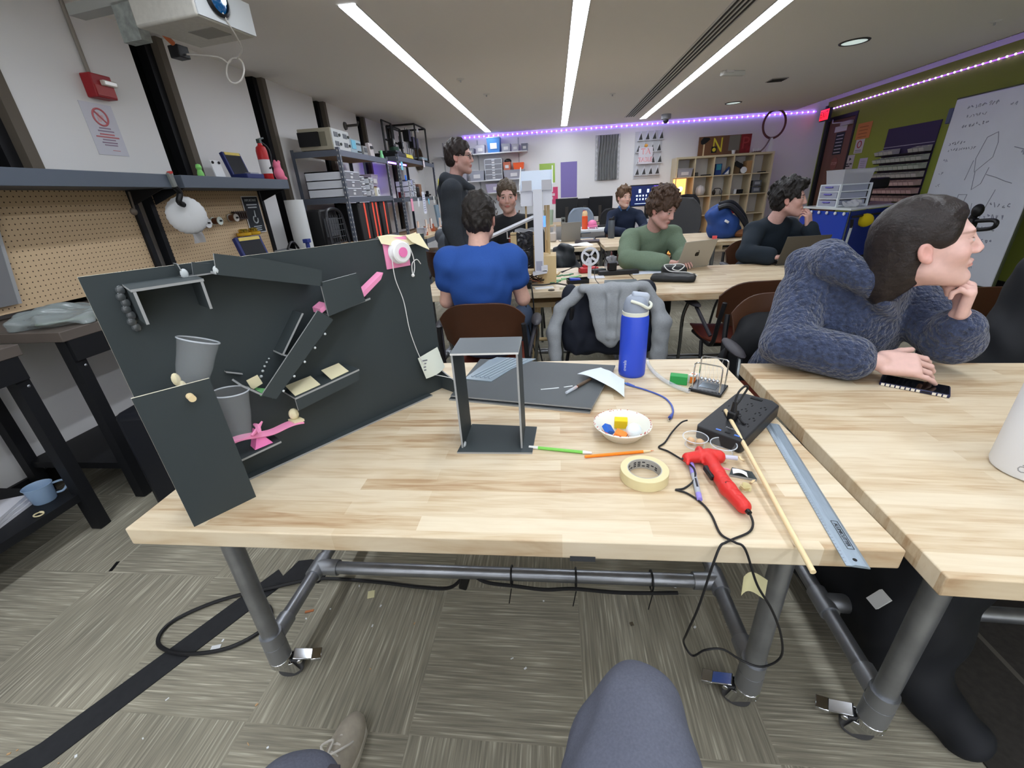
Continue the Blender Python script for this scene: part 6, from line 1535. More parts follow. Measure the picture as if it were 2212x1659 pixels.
b=MB();b.tube(smooth_path([(-0.13,-0.08,0.33),(-0.02,-0.10,0.35),(0.10,-0.12,0.25),(0.20,-0.12,0.12)],6),[0.03]*19,8);b.build('dark_flap',M('flap_black',(24,26,34),0.5),t)
b=MB();b.tube(smooth_path([(-0.10,0.0,0.37),(0.04,0.0,0.38),(0.18,0.0,0.25),(0.26,0.0,0.08),(0.27,0,0.01)],6),0.024,8);b.build('shoulder_strap',M('flap_black',(24,26,34)),t)
b=MB();b.sphere((0.17,-0.02,0.045),(0.10,0.10,0.044),nu=14,nv=8);b.build('tan_base',TANB,t)
b=MB();b.box((-0.045,-0.155,0.19),(0.05,0.02,0.025),(0,0.5,0));b.build('white_tag',WHITEP,t,bevel=0.005)
b=MB();b.box((-0.155,-0.16,0.022),(0.045,0.03,0.042));b.build('pink_tag',M('tag_pink',(230,90,96),0.5),t)
t=thing('water_bottle','dark grey steel bottle with a black cap on the third row table','bottle',(0.735,5.97,TH))
MB().lathe([(0,0),(0.04,0),(0.043,0.006),(0.043,0.21),(0.038,0.222),(0,0.222)],n=24).build('body',M('bottle_grey',(88,94,102),0.4,0.3),t)
MB().lathe([(0.036,0.22),(0.036,0.245),(0.02,0.25),(0.0,0.25)],n=20).tube([(0.01,0,0.245),(0.03,0,0.262)],0.012).build('cap',BLACK,t)
t=thing('laptop','thin silver laptop propped open on the third row table, screen towards the back','laptop',(0.20,5.75,TH),0.15)
MB().box((0,0.11,0.006),(0.26,0.2,0.011)).build('base',M('silver_alu',(176,172,162)),t)
MB(Matrix.Translation((0,0.0,0.01))@Matrix.Rotation(0.12,4,'X')).box((0,0,0.115),(0.25,0.006,0.23)).build('lid',M('laptop_taupe',(140,136,130),0.4,0.3),t,bevel=0.002)
q=thing('paper_stack','loose white papers lying on the third row table','papers',(0.27,5.35,TH),0.2)
MB().grid(lambda u,v:(0.3*(u-0.5),0.3*(v-0.5),0.008+0.006*math.sin(6*u+2*v)),10,8,0.004).build('sheets',PAPER,q)
t=thing('closed_laptop','closed dark laptop lying on the third row table by the gap','laptop',(0.40,5.62,TH),-0.1)
MB().box((0,0,0.012),(0.30,0.21,0.022)).build('body',M('closed_dark',(60,52,54),0.4),t,bevel=0.004)
t=thing('backpack','black crumpled backpack slumped on the chair before the third row table','backpack',(0.10,4.45,0.0))
fd=Field((-0.2,4.2,0.0),(0.42,4.72,0.92),0.012)
fd.ell((0.06,4.45,0.66),(0.13,0.14,0.2),None,0.05).ell((0.14,4.45,0.5),(0.2,0.16,0.14),None,0.05).cap((0.1,4.45,0.4),(0.1,4.45,0.02),0.09,0.11,0.05).wave(0.02,24,6).plane((0,0,0.001),(0,0,-1));field_obj(fd,'bag',M('bag_black',(38,42,46),0.5),t)
t=thing('white_desk','narrow white-topped desk behind the third row tables','desk',(0.55,7.75,0))
MB().bx(-0.42,0.55,-0.35,0.4,0.70,0.735).build('desktop',M('desk_white',(218,222,226),0.5),t,bevel=0.004)
for x in(-0.38,0.5):
 for y in(-0.3,0.35):MB().cyl((x,y,0),(x,y,0.7),0.02,n=10).build('leg',BLACK,t)
t=thing('water_bottle','orange bottle with a peach lid on the white desk','bottle',(0.495,7.62,TH))
MB().lathe([(0,0),(0.045,0),(0.048,0.008),(0.048,0.20),(0.04,0.21),(0,0.21)],n=24).build('body',M('bottle_orange',(232,92,50),0.4),t)
MB().lathe([(0.042,0.205),(0.045,0.25),(0.03,0.285),(0,0.29)],n=20).build('lid',M('lid_peach',(236,200,150),0.4),t)
MB().sphere((-0.012,0,0.283),(0.025,0.025,0.014),nu=12,nv=8).build('lid_button',M('button_maroon',(170,50,70),0.4),t)
t=thing('pink_helmet','pink rounded toy on the white desk beside the orange bottle','toy',(0.62,7.62,TH))
PKT=M('toy_pink',(240,130,176),0.45)
MB().sphere((0.0,0,0.075),(0.075,0.07,0.065),nu=20,nv=12).lathe([(0.085,0.03),(0.09,0.045),(0.07,0.055)],n=20).build('shell',PKT,t)
MB().box((0,-0.02,0.015),(0.1,0.08,0.03)).build('foot',M('toy_pale',(216,170,190),0.5),t,bevel=0.008)
q=thing('paper_stack','white papers and a dark pen case on the white desk','papers',(0.85,7.6,TH),0.1)
MB().box((0,0,0.01),(0.3,0.22,0.02)).build('sheets',PAPER,q);MB().box((-0.05,0.02,0.035),(0.18,0.07,0.03)).build('pen_case',BLACK,q,bevel=0.01)
t=thing('monitor_desk','long pale wooden desk under the monitors at the back','desk',(0.55,9.35,0))
MB().bx(-0.95,0.75,-0.4,0.45,0.70,0.735).build('desktop',M('desk_wood',(206,184,150)),t)
for x in(-0.9,0.7):MB().bx(x-0.03,x+0.03,-0.35,0.4,0,0.70).build('side_panel',M('desk_side',(150,140,124),0.7),t)
MONB=M('monitor_black',(22,23,26),0.4)
for(x,y,rz,w_,h_,lab)in((0.235,9.2,0.02,0.44,0.36,'black monitor turned away, left of the three on the back desk'),(0.60,9.32,0.05,0.40,0.34,'black monitor turned away, middle of the three on the back desk'),(0.90,9.15,-0.35,0.46,0.36,'black monitor at an angle, right of the three on the back desk')):
 q=thing('monitor',lab,'monitor',(x,y,TH),rz,'black monitors on the back desk')
 MB().box((0,0,0.11+h_/2),(w_,0.04,h_)).build('back_shell',MONB,q,bevel=0.01)
 MB().box((0,0.022,0.11+h_/2),(w_*0.95,0.003,h_*0.92)).build('screen',M('laptop_screen',(14,16,20)),q)
 MB().box((0,-0.028,0.16),(0.06,0.03,0.3)).build('neck',M('monitor_neck',(52,48,44),0.5),q)
 MB().box((0,0,0.006),(0.22,0.17,0.012)).build('foot',MONB,q,bevel=0.003)
for(x,lab)in((0.16,'small grey desktop speaker, left of the pair on the back desk'),(0.36,'small grey desktop speaker, right of the pair on the back desk')):
 q=thing('speaker',lab,'speaker',(x,9.0,TH),group='desktop speakers');MB().box((0,0,0.065),(0.08,0.08,0.13)).build('cabinet',M('speaker_grey',(120,122,116),0.6),q,bevel=0.006);MB().lathe([(0,0),(0.025,0),(0.025,0.003)],(0,-0.041,0.075),Matrix.Rotation(math.pi/2,3,'X'),14).build('cone',BLACK,q)
t=thing('waste_bin','pale green cylindrical container on the back desk','container',(-0.13,9.1,TH))
MB().lathe([(0,0),(0.085,0),(0.10,0.26),(0.095,0.28),(0,0.285)],n=24).build('body',M('bin_green',(166,182,160),0.5),t)
t=thing('toy_hand','pale thumbs-up shaped model on the desk behind the fan tower','model',(-0.03,5.85,TH))
fd=Field((-0.14,5.76,TH-0.01),(0.08,5.95,TH+0.23),0.006)
fd.rbox((-0.03,5.85,TH+0.06),(0.045,0.035,0.06),0.02).cap((-0.01,5.85,TH+0.11),(0.0,5.85,TH+0.2),0.018,0.014,0.01).plane((0,0,TH+0.0005),(0,0,-1));field_obj(fd,'shape',M('hand_pale',(190,182,176),0.7),t)
t=thing('grey_hoodie','light grey hoodie hung over the back of the empty chair','hoodie',(0.31,2.42,0.40))
GH=M('hoodie_grey',(150,154,158),0.9,noise=(180,0.08),bump=(240,0.3,0.002))
fd=Field((-0.12,2.22,0.36),(0.74,2.62,0.88),0.0065)
fd.chain([(0.15,2.40,0.83),(0.31,2.385,0.838),(0.47,2.40,0.835)],[0.026,0.024,0.026],0.02)
fd.chain([(0.13,2.44,0.80),(0.02,2.44,0.70),(-0.015,2.42,0.58),(-0.005,2.40,0.40)],[0.035,0.034,0.042,0.04],0.02)
fd.chain([(0.49,2.42,0.825),(0.565,2.42,0.72),(0.60,2.40,0.62),(0.595,2.39,0.41)],[0.034,0.036,0.05,0.046],0.02)
fd.cap((0.215,2.365,0.815),(0.27,2.35,0.58),0.045,0.05,0.02,sq=((0,1,0),0.45))
fd.cap((0.31,2.355,0.82),(0.31,2.345,0.53),0.04,0.035,0.03,sq=((0,1,0),0.7))
fd.cap((0.40,2.365,0.815),(0.335,2.35,0.58),0.045,0.05,0.02,sq=((0,1,0),0.45))
fd.cap((0.285,2.335,0.80),(0.29,2.325,0.56),0.012,0.012,0.008);fd.cap((0.33,2.335,0.80),(0.328,2.325,0.56),0.012,0.012,0.008)
fd.wave(0.003,40,12)
field_obj(fd,'hoodie',GH,t)
t=thing('dark_jacket','dark navy jacket hanging on the same chair under the grey hoodie','jacket',(0.31,2.55,0.40))
fd=Field((-0.02,2.38,0.36),(0.68,2.75,0.86),0.01)
fd.rbox((0.30,2.47,0.62),(0.26,0.03,0.19),0.03,None,0.03).cap((0.09,2.47,0.79),(0.09,2.48,0.5),0.05,0.06,0.03).cap((0.5,2.47,0.8),(0.52,2.48,0.5),0.05,0.06,0.03).rbox((0.31,2.5,0.48),(0.24,0.08,0.07),0.05,None,0.04).wave(0.008,30,2);field_obj(fd,'jacket',M('jacket_navy',(22,27,40),0.75),t)
t=thing('dark_jacket','black jacket hanging behind the woman in blue fleece','jacket',(1.05,2.2,0.3))
BJ=M('jacket_black',(22,24,28),0.8,noise=(6,0.2))
fd=Field((0.72,2.02,0.24),(1.46,2.42,0.90),0.011)
fd.cap((0.98,2.24,0.66),(1.3,2.22,0.76),0.07,0.09,0.05).cap((0.95,2.22,0.62),(0.86,2.2,0.36),0.08,0.09,0.05).rbox((1.12,2.2,0.52),(0.24,0.06,0.2),0.05,None,0.05).wave(0.01,22,9);field_obj(fd,'jacket',BJ,t);t.location.y-=0.15
t=thing('dark_jacket','black coat over the chair at the right edge of the photo','jacket',(1.95,1.75,0.3))
fd=Field((1.48,1.52,0.28),(2.45,2.02,1.22),0.013)
fd.cap((1.95,1.72,1.05),(2.3,1.72,1.08),0.10,0.10,0.06).cap((1.86,1.72,1.02),(1.72,1.70,0.62),0.10,0.11,0.06).rbox((2.02,1.72,0.72),(0.32,0.08,0.32),0.06,None,0.06).wave(0.012,18,4);field_obj(fd,'coat',BJ,t)
YW=YB-0.0005
def bsheet(label,x0,x1,z0,z1,mat,name='poster',cat='poster',group=None):
 return sheet(name,label,cat,RB,((x0+x1)/2,YW,(z0+z1)/2),x1-x0,z1-z0,mat,0.004,group)
t=bsheet('shiny lime green rectangular panel on the back wall',-0.316,0.01,1.517,1.885,M('panel_lime',(150,186,66),0.2,spec=0.7))
t=bsheet('tall plain purple panel on the back wall',0.13,0.472,1.21,1.89,M('panel_purple',(128,116,176),0.6))
t=bsheet('pink panel with a white shape low on the back wall beside the fan tower',-0.2,0.066,1.095,1.43,M('panel_pink',(206,70,112),0.5))
lines(t,RB,[(0.0,0.07,0.02,0.05),(-0.02,0.03,-0.05,0.05)],M('pink_white',(216,190,200),0.6))
t=thing('wall_relief','silver grey wavy ribbed relief hanging on the back wall','wall art',(1.09,YW,1.915))
SIL=M('relief_silver',(150,152,152),0.35,0.3)
MB(RB.to_4x4()).grid(lambda u,v:(-0.2+0.4*u+0.012*math.sin(7*v),-0.41+0.82*v,0.045+0.025*math.sin(46*u+2.5*math.sin(6*v))),90,20,0.003).build('ribbed_sheet',SIL,t)
b=MB(RB.to_4x4())
for s_ in(-1,1):
 for k in range(8):b.prism([(s_*0.205,-0.41+0.103*k,0.0),(s_*0.25,-0.37+0.103*k,0.0),(s_*0.205,-0.33+0.103*k,0.0)],(0,0,0.02))
MB(RB.to_4x4()).box((0,0,0.004),(0.5,0.84,0.008)).build('backing',M('backing_pale',(190,191,194),0.6),t)
for s_ in(-1,1):
 for k in range(8):MB(RB.to_4x4()).prism([(s_*0.205,-0.41+0.103*k,0.008),(s_*0.248,-0.37+0.103*k,0.008),(s_*0.205,-0.33+0.103*k,0.008)],(0,0,0.018)).build('edge_fin',M('fin_white',(206,208,212),0.5),t)
t=thing('wall_relief','white relief of dark triangular pockets on the back wall','wall art',(1.90,YW,1.915))
MB(RB.to_4x4()).box((0,0,0.004),(0.54,0.86,0.008)).build('backing',M('backing_white',(200,201,205),0.6),t)
for r in range(4):
 for c in range(4):
  x=-0.2+0.135*c+(0.03 if r%2 else 0);y=-0.37+0.21*r
  g=MB(RB.to_4x4()).prism([(x-0.055,y,0.008),(x+0.055,y,0.008),(x+0.01,y+0.175,0.008)],(0.006,0,0.05)).build('triangle_pocket',M('fin_white',(206,208,212)),t)
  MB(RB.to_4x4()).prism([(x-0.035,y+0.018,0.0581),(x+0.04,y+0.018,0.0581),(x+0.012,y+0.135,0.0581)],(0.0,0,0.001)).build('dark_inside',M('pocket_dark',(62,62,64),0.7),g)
t=thing('paper_sign','white TA TABLE paper sign in red outlined letters on the triangle relief','sign',(1.845,YB-0.075,1.905))
MB(RB.to_4x4()).box((0,0,0.002),(0.28,0.30,0.004)).build('sheet',M('sign_white',(218,214,222),0.8),t,bevel=0.0)
REDL=M('sign_red_line',(206,84,96),0.6)
text('lettering','TA',0.15,REDL,t,RB,(0,-0.0045,0.07));text('lettering','TABLE',0.115,REDL,t,RB,(0,-0.0045,-0.075),sx=0.86)
text('lettering_fill','TA',0.13,M('sign_fill',(236,200,206),0.7),t,RB,(0,-0.0055,0.07));text('lettering_fill','TABLE',0.10,M('sign_fill',(236,200,206)),t,RB,(0,-0.0055,-0.075),sx=0.86)
MB(RB.to_4x4()).sphere((0.0,0.18,0.0),(0.035,0.03,0.02),nu=12,nv=8).build('orange_ornament',M('ornament',(226,160,70),0.5),t)
SHW=M('shelf_white',(208,208,212),0.5)
STD=M('standard_grey',(176,178,182),0.5)
for(z,x1,lab)in((2.135,-0.55,'top white wall shelf at the back, purple light above it'),(1.635,-0.67,'middle white wall shelf at the back'),(1.395,-0.45,'lowest white wall shelf at the back')):
 q=thing('wall_shelf',lab,'shelf',(-1.5,YB,z),group='white wall shelves')
 MB().bx(-1.0,x1+1.5,-0.30,-0.012,-0.02,0).build('board',SHW,q)
 for x in(-0.85,-0.1,0.75):
  MB().prism([(x,-0.012,-0.02),(x,-0.27,-0.02),(x,-0.012,-0.09)],(0.012,0,0)).build('bracket',STD,q)
for x,lab in((-2.34,'left slotted shelf upright on the back wall'),(-1.60,'middle slotted shelf upright on the back wall'),(-0.74,'right slotted shelf upright on the back wall')):
 q=thing('shelf_upright',lab,'shelf upright',(x,YB-0.006,1.75),group='slotted shelf uprights')
 MB().box((0,0,0),(0.025,0.011,1.3)).build('rail',STD,q)
TUBG=M('tub_grey_clear',(168,170,182),0.4,alpha=0.8);TUBB=M('tub_blue',(70,128,196),0.4,alpha=0.9);TUBO=M('tub_orange',(238,96,48),0.45);TUBP=M('tub_pale',(188,186,200),0.4,alpha=0.75)
G1='tubs on the top back wall shelf'
tub('leftmost grey tub on the top back wall shelf',(-1.72,YB-0.16,2.1355),(0.15,0.22,0.10),TUBG,axis='y',group=G1)
tub('clear tub with a white label left of the big blue tub, top shelf',(-1.51,YB-0.16,2.1355),(0.19,0.22,0.15),TUBP,axis='y',group=G1,fill=WHITEP)
tub('big blue lidded tub on the top back wall shelf',(-1.23,YB-0.16,2.1355),(0.27,0.25,0.26),TUBB,lid=M('lid_pale',(186,206,216),0.4),axis='y',group=G1)
tub('grey tub right of the big blue tub, top shelf',(-0.98,YB-0.16,2.1355),(0.18,0.22,0.14),TUBG,axis='y',group=G1)
tub('pale tub second from the right on the top shelf',(-0.79,YB-0.16,2.1355),(0.15,0.22,0.12),TUBP,axis='y',group=G1)
tub('rightmost dark grey tub on the top shelf',(-0.60,YB-0.16,2.1355),(0.13,0.22,0.12),M('tub_dark',(120,122,138),0.4),axis='y',group=G1)
q=drawer_box('white four-drawer unit on the middle back wall shelf',(-1.26,YB-0.16,1.6355),0.36,0.24,0.39,4,None,rz=-math.pi/2)
tub('clear tub of dark tools left of the white drawer unit',(-1.62,YB-0.16,1.6355),(0.32,0.24,0.18),TUBG,axis='y',group='tubs on the middle back wall shelf',fill=M('fill_blue',(92,104,124),0.7))
tub('grey tub stacked at the left end of the middle shelf',(-2.0,YB-0.16,1.6355),(0.34,0.24,0.22),TUBP,axis='y',group='tubs on the middle back wall shelf',fill=M('fill_grey',(140,134,136),0.7))
tub('wide clear tub of red and pink things right of the drawer unit',(-0.84,YB-0.16,1.6355),(0.44,0.24,0.16),TUBG,axis='y',group='tubs on the middle back wall shelf',fill=M('fill_red',(196,70,84),0.6))
tub('orange tub tilted on the wide clear tub, middle shelf',(-0.74,YB-0.16,1.80),(0.22,0.2,0.12),TUBO,lab=False,group='tubs on the middle back wall shelf')
tub('small clear tub with an orange side on the wide clear tub',(-0.98,YB-0.16,1.80),(0.15,0.2,0.14),M('tub_clear_orange',(206,120,96),0.4,alpha=0.9),axis='y',group='tubs on the middle back wall shelf')
t=thing('soft_hat','small black cap on the tub beside the orange tub','cap',(-0.96,YB-0.18,1.945));MB().sphere((0,0,0.02),(0.075,0.06,0.05),nu=12,nv=8).build('cap',BLACK,t)
tub('lilac clear tub with a white label on the lowest back wall shelf',(-1.22,YB-0.16,1.3955),(0.46,0.24,0.16),M('tub_lilac2',(180,172,196),0.4,alpha=0.8),axis='y',group='tubs on the lowest back wall shelf',fill=M('fill_mixed',(150,146,140),0.7,noise=(30,0.3)))
q=drawer_box('small white drawer unit at the right end of the lowest shelf',(-0.58,YB-0.15,1.3955),0.2,0.2,0.2,3,None,rz=-math.pi/2)
t=thing('pegboard','white pegboard hung with tools on the back wall below the shelves','tool board',(-1.05,YB-0.01,1.02))
MB().box((0,0,0),(1.2,0.015,0.62)).build('board',M('board_white',(200,202,206),0.6),t)
rr=random.Random(2)
for i in range(36):
 x=rr.uniform(-0.5,0.5);z=rr.uniform(-0.27,0.27);a=rr.uniform(-0.7,0.7);L_=rr.uniform(0.04,0.1)
 MB().tube([(x,-0.015,z),(x+L_*math.sin(a),-0.015,z-L_*math.cos(a))],rr.uniform(0.006,0.013),6).build('tool',rr.choice([M('tool_grey',(120,116,110),0.4,0.5),BLACK,M('tool_white',(220,220,222),0.4),M('tool_brown',(116,92,72),0.6)]),t)
t=thing('display_screen','lit display screen with white icons behind the curly haired man','screen',(1.85,9.45,0.735))
MB().box((0,0,0.435),(0.70,0.04,0.40)).build('bezel',BLACKF,t,bevel=0.006)
MB().box((0,-0.0205,0.435),(0.66,0.002,0.36)).build('lit_screen',M('screen_navy',(8,14,40),0.3,emit=(24,44,110),estr=0.5),t)
SW=M('icon_white',(220,235,255),0.4,emit=(205,225,255),estr=0.9)
rr=random.Random(8)
for r,(z,n_,h_)in enumerate(((0.52,3,0.07),(0.435,8,0.035),(0.37,8,0.04),(0.29,1,0.012))):
 for k in range(n_):
  w_=0.5 if n_==1 else h_*rr.uniform(0.5,1.2)
  x=0 if n_==1 else-0.24+0.48*(k+0.5)/n_
  MB().box((x,-0.022,z),(w_,0.001,h_*rr.uniform(0.7,1.0))).build('icon',SW,t)
MB().box((0.17,-0.0222,0.57),(0.13,0.001,0.07)).build('purple_glow',M('glow_purple',(120,80,220),0.4,emit=(130,90,230),estr=0.8),t)
MB().box((0,0.01,0.13),(0.08,0.05,0.26)).build('neck',BLACK,t);MB().box((0,0.0,0.008),(0.3,0.2,0.016)).build('foot',BLACK,t)
t=thing('screen_cabinet','pale grey cabinet under the lit display screen','cabinet',(1.85,9.5,0))
MB().bx(-0.4,0.4,-0.3,0.3,0.0,0.735).build('body',M('cabinet_grey',(188,186,190),0.6),t,bevel=0.004)
MB().box((0,-0.302,0.37),(0.76,0.01,0.66)).build('door',M('cabinet_door',(196,194,198),0.6),t)
t=thing('glow_lamp','tall glowing paper box lamp in front of the cubby shelf','lamp',(2.44,9.42,0))
LG=M('lamp_paper',(255,190,110),0.7,emit=(255,186,104),estr=1.25)
for(z0,z1)in((0.03,0.52),(0.54,0.98),(1.0,1.43)):MB().bx(-0.1,0.1,-0.1,0.1,z0,z1).build('paper_shade',LG,t)
b=MB()
for x in(-1,1):
 for y in(-1,1):b=MB();b.bx(0.1*x-0.006,0.1*x+0.006,0.1*y-0.006,0.1*y+0.006,0,1.45);b.build('frame_post',M('lamp_wood',(190,150,100),0.6),t)
for z in(0.015,0.53,0.99,1.44):MB().bx(-0.105,0.105,-0.105,0.105,z-0.008,z+0.008).build('frame_band',M('lamp_wood',(190,150,100)),t)
for z in(0.75,1.25):MB().sphere((0,-0.1,z),(0.045,0.006,0.045),nu=14,nv=8).build('bulb_glow',M('bulb_glow',(255,240,200),0.4,emit=(255,236,190),estr=3.0),t)
CUB=M('cubby_birch',(206,192,160),0.55,noise=(5,0.04))
KX0,KW,KZ=2.39,1.815,1.815
t=thing('cubby_shelf','pale birch five-by-five cubby shelf against the back wall','shelf',(KX0+KW/2,9.79,0))
for k in range(6):
 th=0.036 if k in(0,5)else 0.018;x=-KW/2+KW*k/5
 x=min(max(x,-KW/2+th/2),KW/2-th/2)
 MB().bx(x-th/2,x+th/2,-0.195,0.195,0,KZ).build('upright',CUB,t)
for k in range(6):
 th=0.036 if k in(0,5)else 0.018;z=KZ*k/5
 z=min(max(z,th/2),KZ-th/2)
 MB().bx(-KW/2+0.001,KW/2-0.001,-0.194,0.194,z-th/2,z+th/2).build('shelf_board',CUB,t)
def cell(c,r):return(KX0+KW*(c+0.5)/5,9.72,KZ-KZ*(r+1)/5+0.0095)
def cz(c,r,dx=0,dy=0):
 p=cell(c,r);return(p[0]+dx,p[1]+dy,p[2])
tub('grey clear tub with a white label in the top left cubby',cz(0,0),(0.29,0.26,0.14),TUBG,axis='y',lid=M('lid_grey2',(160,158,160),0.4))
q=thing('paper_ball','white faceted paper globe in the second cubby row','globe',cz(1,1));b=MB();b.sphere((0,0,0.10),0.10,nu=11,nv=8);b.build('globe',M('globe_white',(204,204,208),0.7),q,smooth=0)
q=thing('small_box','small dark grey pot in the top row, second cubby','box',cz(1,0,-0.11));MB().cyl((0,0,0),(0,0,0.07),0.035).build('pot',M('pot_grey',(96,98,96),0.6),q)
q=thing('tablet','flat dark slab lying in the top row, second cubby','slab',cz(1,0,0.06,-0.05));MB().box((0,0,0.012),(0.16,0.12,0.024)).build('slab',BLACK,q)
q=thing('blue_model','blue boxy model house in the top middle cubby','model',cz(2,0,-0.07));MB().box((0,0,0.1),(0.12,0.1,0.2)).build('body',M('model_blue',(34,64,130),0.5),q);MB().box((0,-0.052,0.14),(0.09,0.004,0.1)).build('cyan_front',M('model_cyan',(60,150,170),0.5),q)
q=thing('blue_wedge','blue and white wedge beside the blue model house','model',cz(2,0,0.08));MB().prism([(-0.06,-0.05,0),(0.06,-0.05,0),(0.06,-0.05,0.14)],(0,0.08,0)).build('wedge',M('model_blue',(34,64,130)),q);MB().prism([(-0.03,-0.052,0.01),(0.05,-0.052,0.01),(0.05,-0.052,0.09)],(0,0.001,0)).build('white_face',WHITEP,q)
q=thing('cardboard_model','brown cardboard construction in the fourth cubby of the top row','model',cz(3,0,-0.02));b=MB();b.box((-0.06,0,0.1),(0.12,0.1,0.2),(0,0.2,0));b.build('body',M('model_cardboard',(120,96,70),0.8),q)
MB().box((-0.05,-0.07,0.16),(0.16,0.02,0.08),(0,0.5,0)).build('dark_piece',BLACK,q)
q=thing('white_disc','round white fan in front of the cardboard in the top row','fan',cz(3,0,0.02,-0.12));MB().lathe([(0,0.012),(0.055,0.012),(0.06,0.0),(0.0,0)],(0,0,0.06),Matrix.Rotation(math.pi/2,3,'X'),24).build('disc',WHITEP,q)
q=thing('cardboard_box','upright cardboard slab at the right of the fourth top cubby','box',cz(3,0,0.12));MB().box((0,0,0.11),(0.09,0.2,0.22)).build('carton',M('cardboard',(172,134,92)),q)
q=thing('headphones','black headphones in the second row, third cubby','headphones',cz(2,1,-0.03,-0.1))
MB().sphere((-0.09,0,0.05),(0.03,0.045,0.05),nu=12,nv=8).build('ear_cup',BLACK,q);MB().sphere((0.04,0,0.05),(0.03,0.045,0.05),nu=12,nv=8).build('ear_cup',M('cup_grey',(96,98,96),0.3),q);MB().tube(smooth_path([(-0.09,0,0.09),(-0.07,0.02,0.12),(0.02,0.02,0.12),(0.04,0,0.09)],4),0.008,6).build('band',BLACK,q)
MB().tube(smooth_path([(0.04,-0.03,0.02),(0.03,-0.10,0.0),(0.03,-0.11,-0.1),(0.0,-0.11,-0.3)],5),0.005,6).build('cable',BLACK,q)
for(c,r,dx,w_,h_,m_,nm,lab)in((3,1,-0.07,0.04,0.09,WHITEP,'small_figure','small white block in the second row, fourth cubby'),(3,1,0.03,0.1,0.08,BLACK,'small_camera','small black camera-like box in the second row, fourth cubby'),(3,2,-0.03,0.08,0.12,M('toy_red',(150,34,40),0.5),'red_toy','dark red toy in the third row, fourth cubby'),(3,2,0.06,0.12,0.05,M('toy_cream',(196,180,146),0.6),'cream_toy','cream coloured bits in the third row, fourth cubby'),(4,0,0.02,0.14,0.02,BLACK,'small_tray','thin dark strip in the top right cubby')):
 q=thing(nm,lab,'ornament',cz(c,r,dx,-0.06));MB().box((0,0,h_/2),(w_,0.07,h_)).box((w_*0.2,0,h_*0.7),(w_*0.3,0.05,h_*0.5)).build('body',m_,q,bevel=0.006)
for k,lab in((0,'lower grey file box in the right cubby of the second row'),(1,'upper grey file box in the right cubby of the second row')):
 q=thing('file_box',lab,'box',cz(4,1,-0.05));q.location.z+=0.118*k
 MB().box((0,-0.02,0.056),(0.16,0.22,0.108)).build('box',M('file_grey',(88,92,96),0.5),q,bevel=0.004);MB().box((0.0,-0.131,0.06),(0.1,0.003,0.05)).build('label',M('label_grey',(150,154,160),0.6),q)
ZT=KZ+0.0005
t=thing('art_panel','long brown art board with an axe and yellow N above the cubby shelf','wall art',(3.33,9.83,ZT))
BRB=M('art_brown',(120,84,58),0.7,noise=(6,0.12))
MB().bx(-0.49,-0.02,-0.012,0.012,0,0.34).build('brown_panel',BRB,t);MB().bx(-0.02,0.49,-0.010,0.010,0,0.34).build('back_panel',M('art_brown2',(110,78,60),0.7),t)
MB().prism([(-0.46,-0.014,0.27),(-0.41,-0.014,0.33),(-0.30,-0.014,0.32),(-0.28,-0.014,0.29),(-0.34,-0.014,0.24),(-0.40,-0.014,0.20),(-0.45,-0.014,0.22)],(0,0.002,0)).build('axe_head',BLACK,t)
MB().bx(-0.40,-0.375,-0.016,-0.013,0.0,0.21).build('axe_handle',DOWEL,t)
text('letter','N',0.36,M('letter_yellow',(222,206,62),0.6),t,RB,(-0.13,-0.015,0.17),sx=0.75)
MB().bx(-0.24,-0.14,-0.017,-0.0125,0.05,0.16).build('dark_square',BLACK,t);MB(RB.to_4x4()).lathe([(0,0.018),(0.034,0.018),(0.034,0.015)],(-0.19,0.105,0),n=20).build('yellow_dot',M('letter_yellow',(222,206,62)),t)
MB().bx(0.08,0.28,-0.014,-0.0105,0.07,0.33).build('grey_panel',M('art_grey',(120,116,108),0.6),t)
MB().bx(0.30,0.49,-0.016,-0.0105,0.02,0.34).build('red_panel',M('art_red',(128,28,36),0.5,noise=(14,0.2)),t)
text('letter','P',0.30,M('art_red_light',(158,54,60),0.6),t,RB,(0.39,-0.017,0.18))
q=thing('white_cup','small white cup in front of the grey art panel','cup',(3.49,9.74,ZT));MB().lathe([(0,0.004),(0.025,0),(0.036,0.07),(0.032,0.07),(0.022,0.006)],n=20).build('cup',WHITEP,q)
q=thing('pen_stand','row of small white sticks on the cubby shelf top','stand',(3.92,9.74,ZT));MB().box((0,0,0.01),(0.16,0.05,0.02)).build('base',M('stand_brown',(90,70,60),0.6),q)
for k in range(4):MB().box((-0.06+0.04*k,0,0.045),(0.016,0.02,0.06)).build('stick',WHITEP,q)
t=thing('hoop','dark red-brown ring on a white stand above the cubby shelf','hoop',(4.12,9.78,ZT))
MB().tube([(0.06+0.20*math.cos(a*0.1745),0,0.47+0.235*math.sin(a*0.1745))for a in range(36)],0.02,8,closed=True).build('ring',M('hoop_brown',(96,56,56),0.6),t)
MB().prism([(0.0,-0.03,0),(0.09,-0.03,0),(0.07,-0.03,0.24),(0.03,-0.03,0.24)],(0,0.06,0)).build('stand',WHITEP,t)
MB().tube(smooth_path([(-0.25,-0.04,0.015),(-0.12,-0.04,0.03),(-0.04,-0.04,0.12),(0.02,-0.04,0.25)],5),0.014,6).build('arm',M('hoop_arm',(120,104,106),0.6),t)
t=thing('louvred_board','dark purple louvred panel holding the parts bins on the green wall','panel',(XR-0.002,7.62,1.45))
MB(RN.to_4x4()).box((0,0,0.005),(1.0,0.98,0.01)).build('panel',M('panel_purple_dark',(52,44,74),0.6),t)
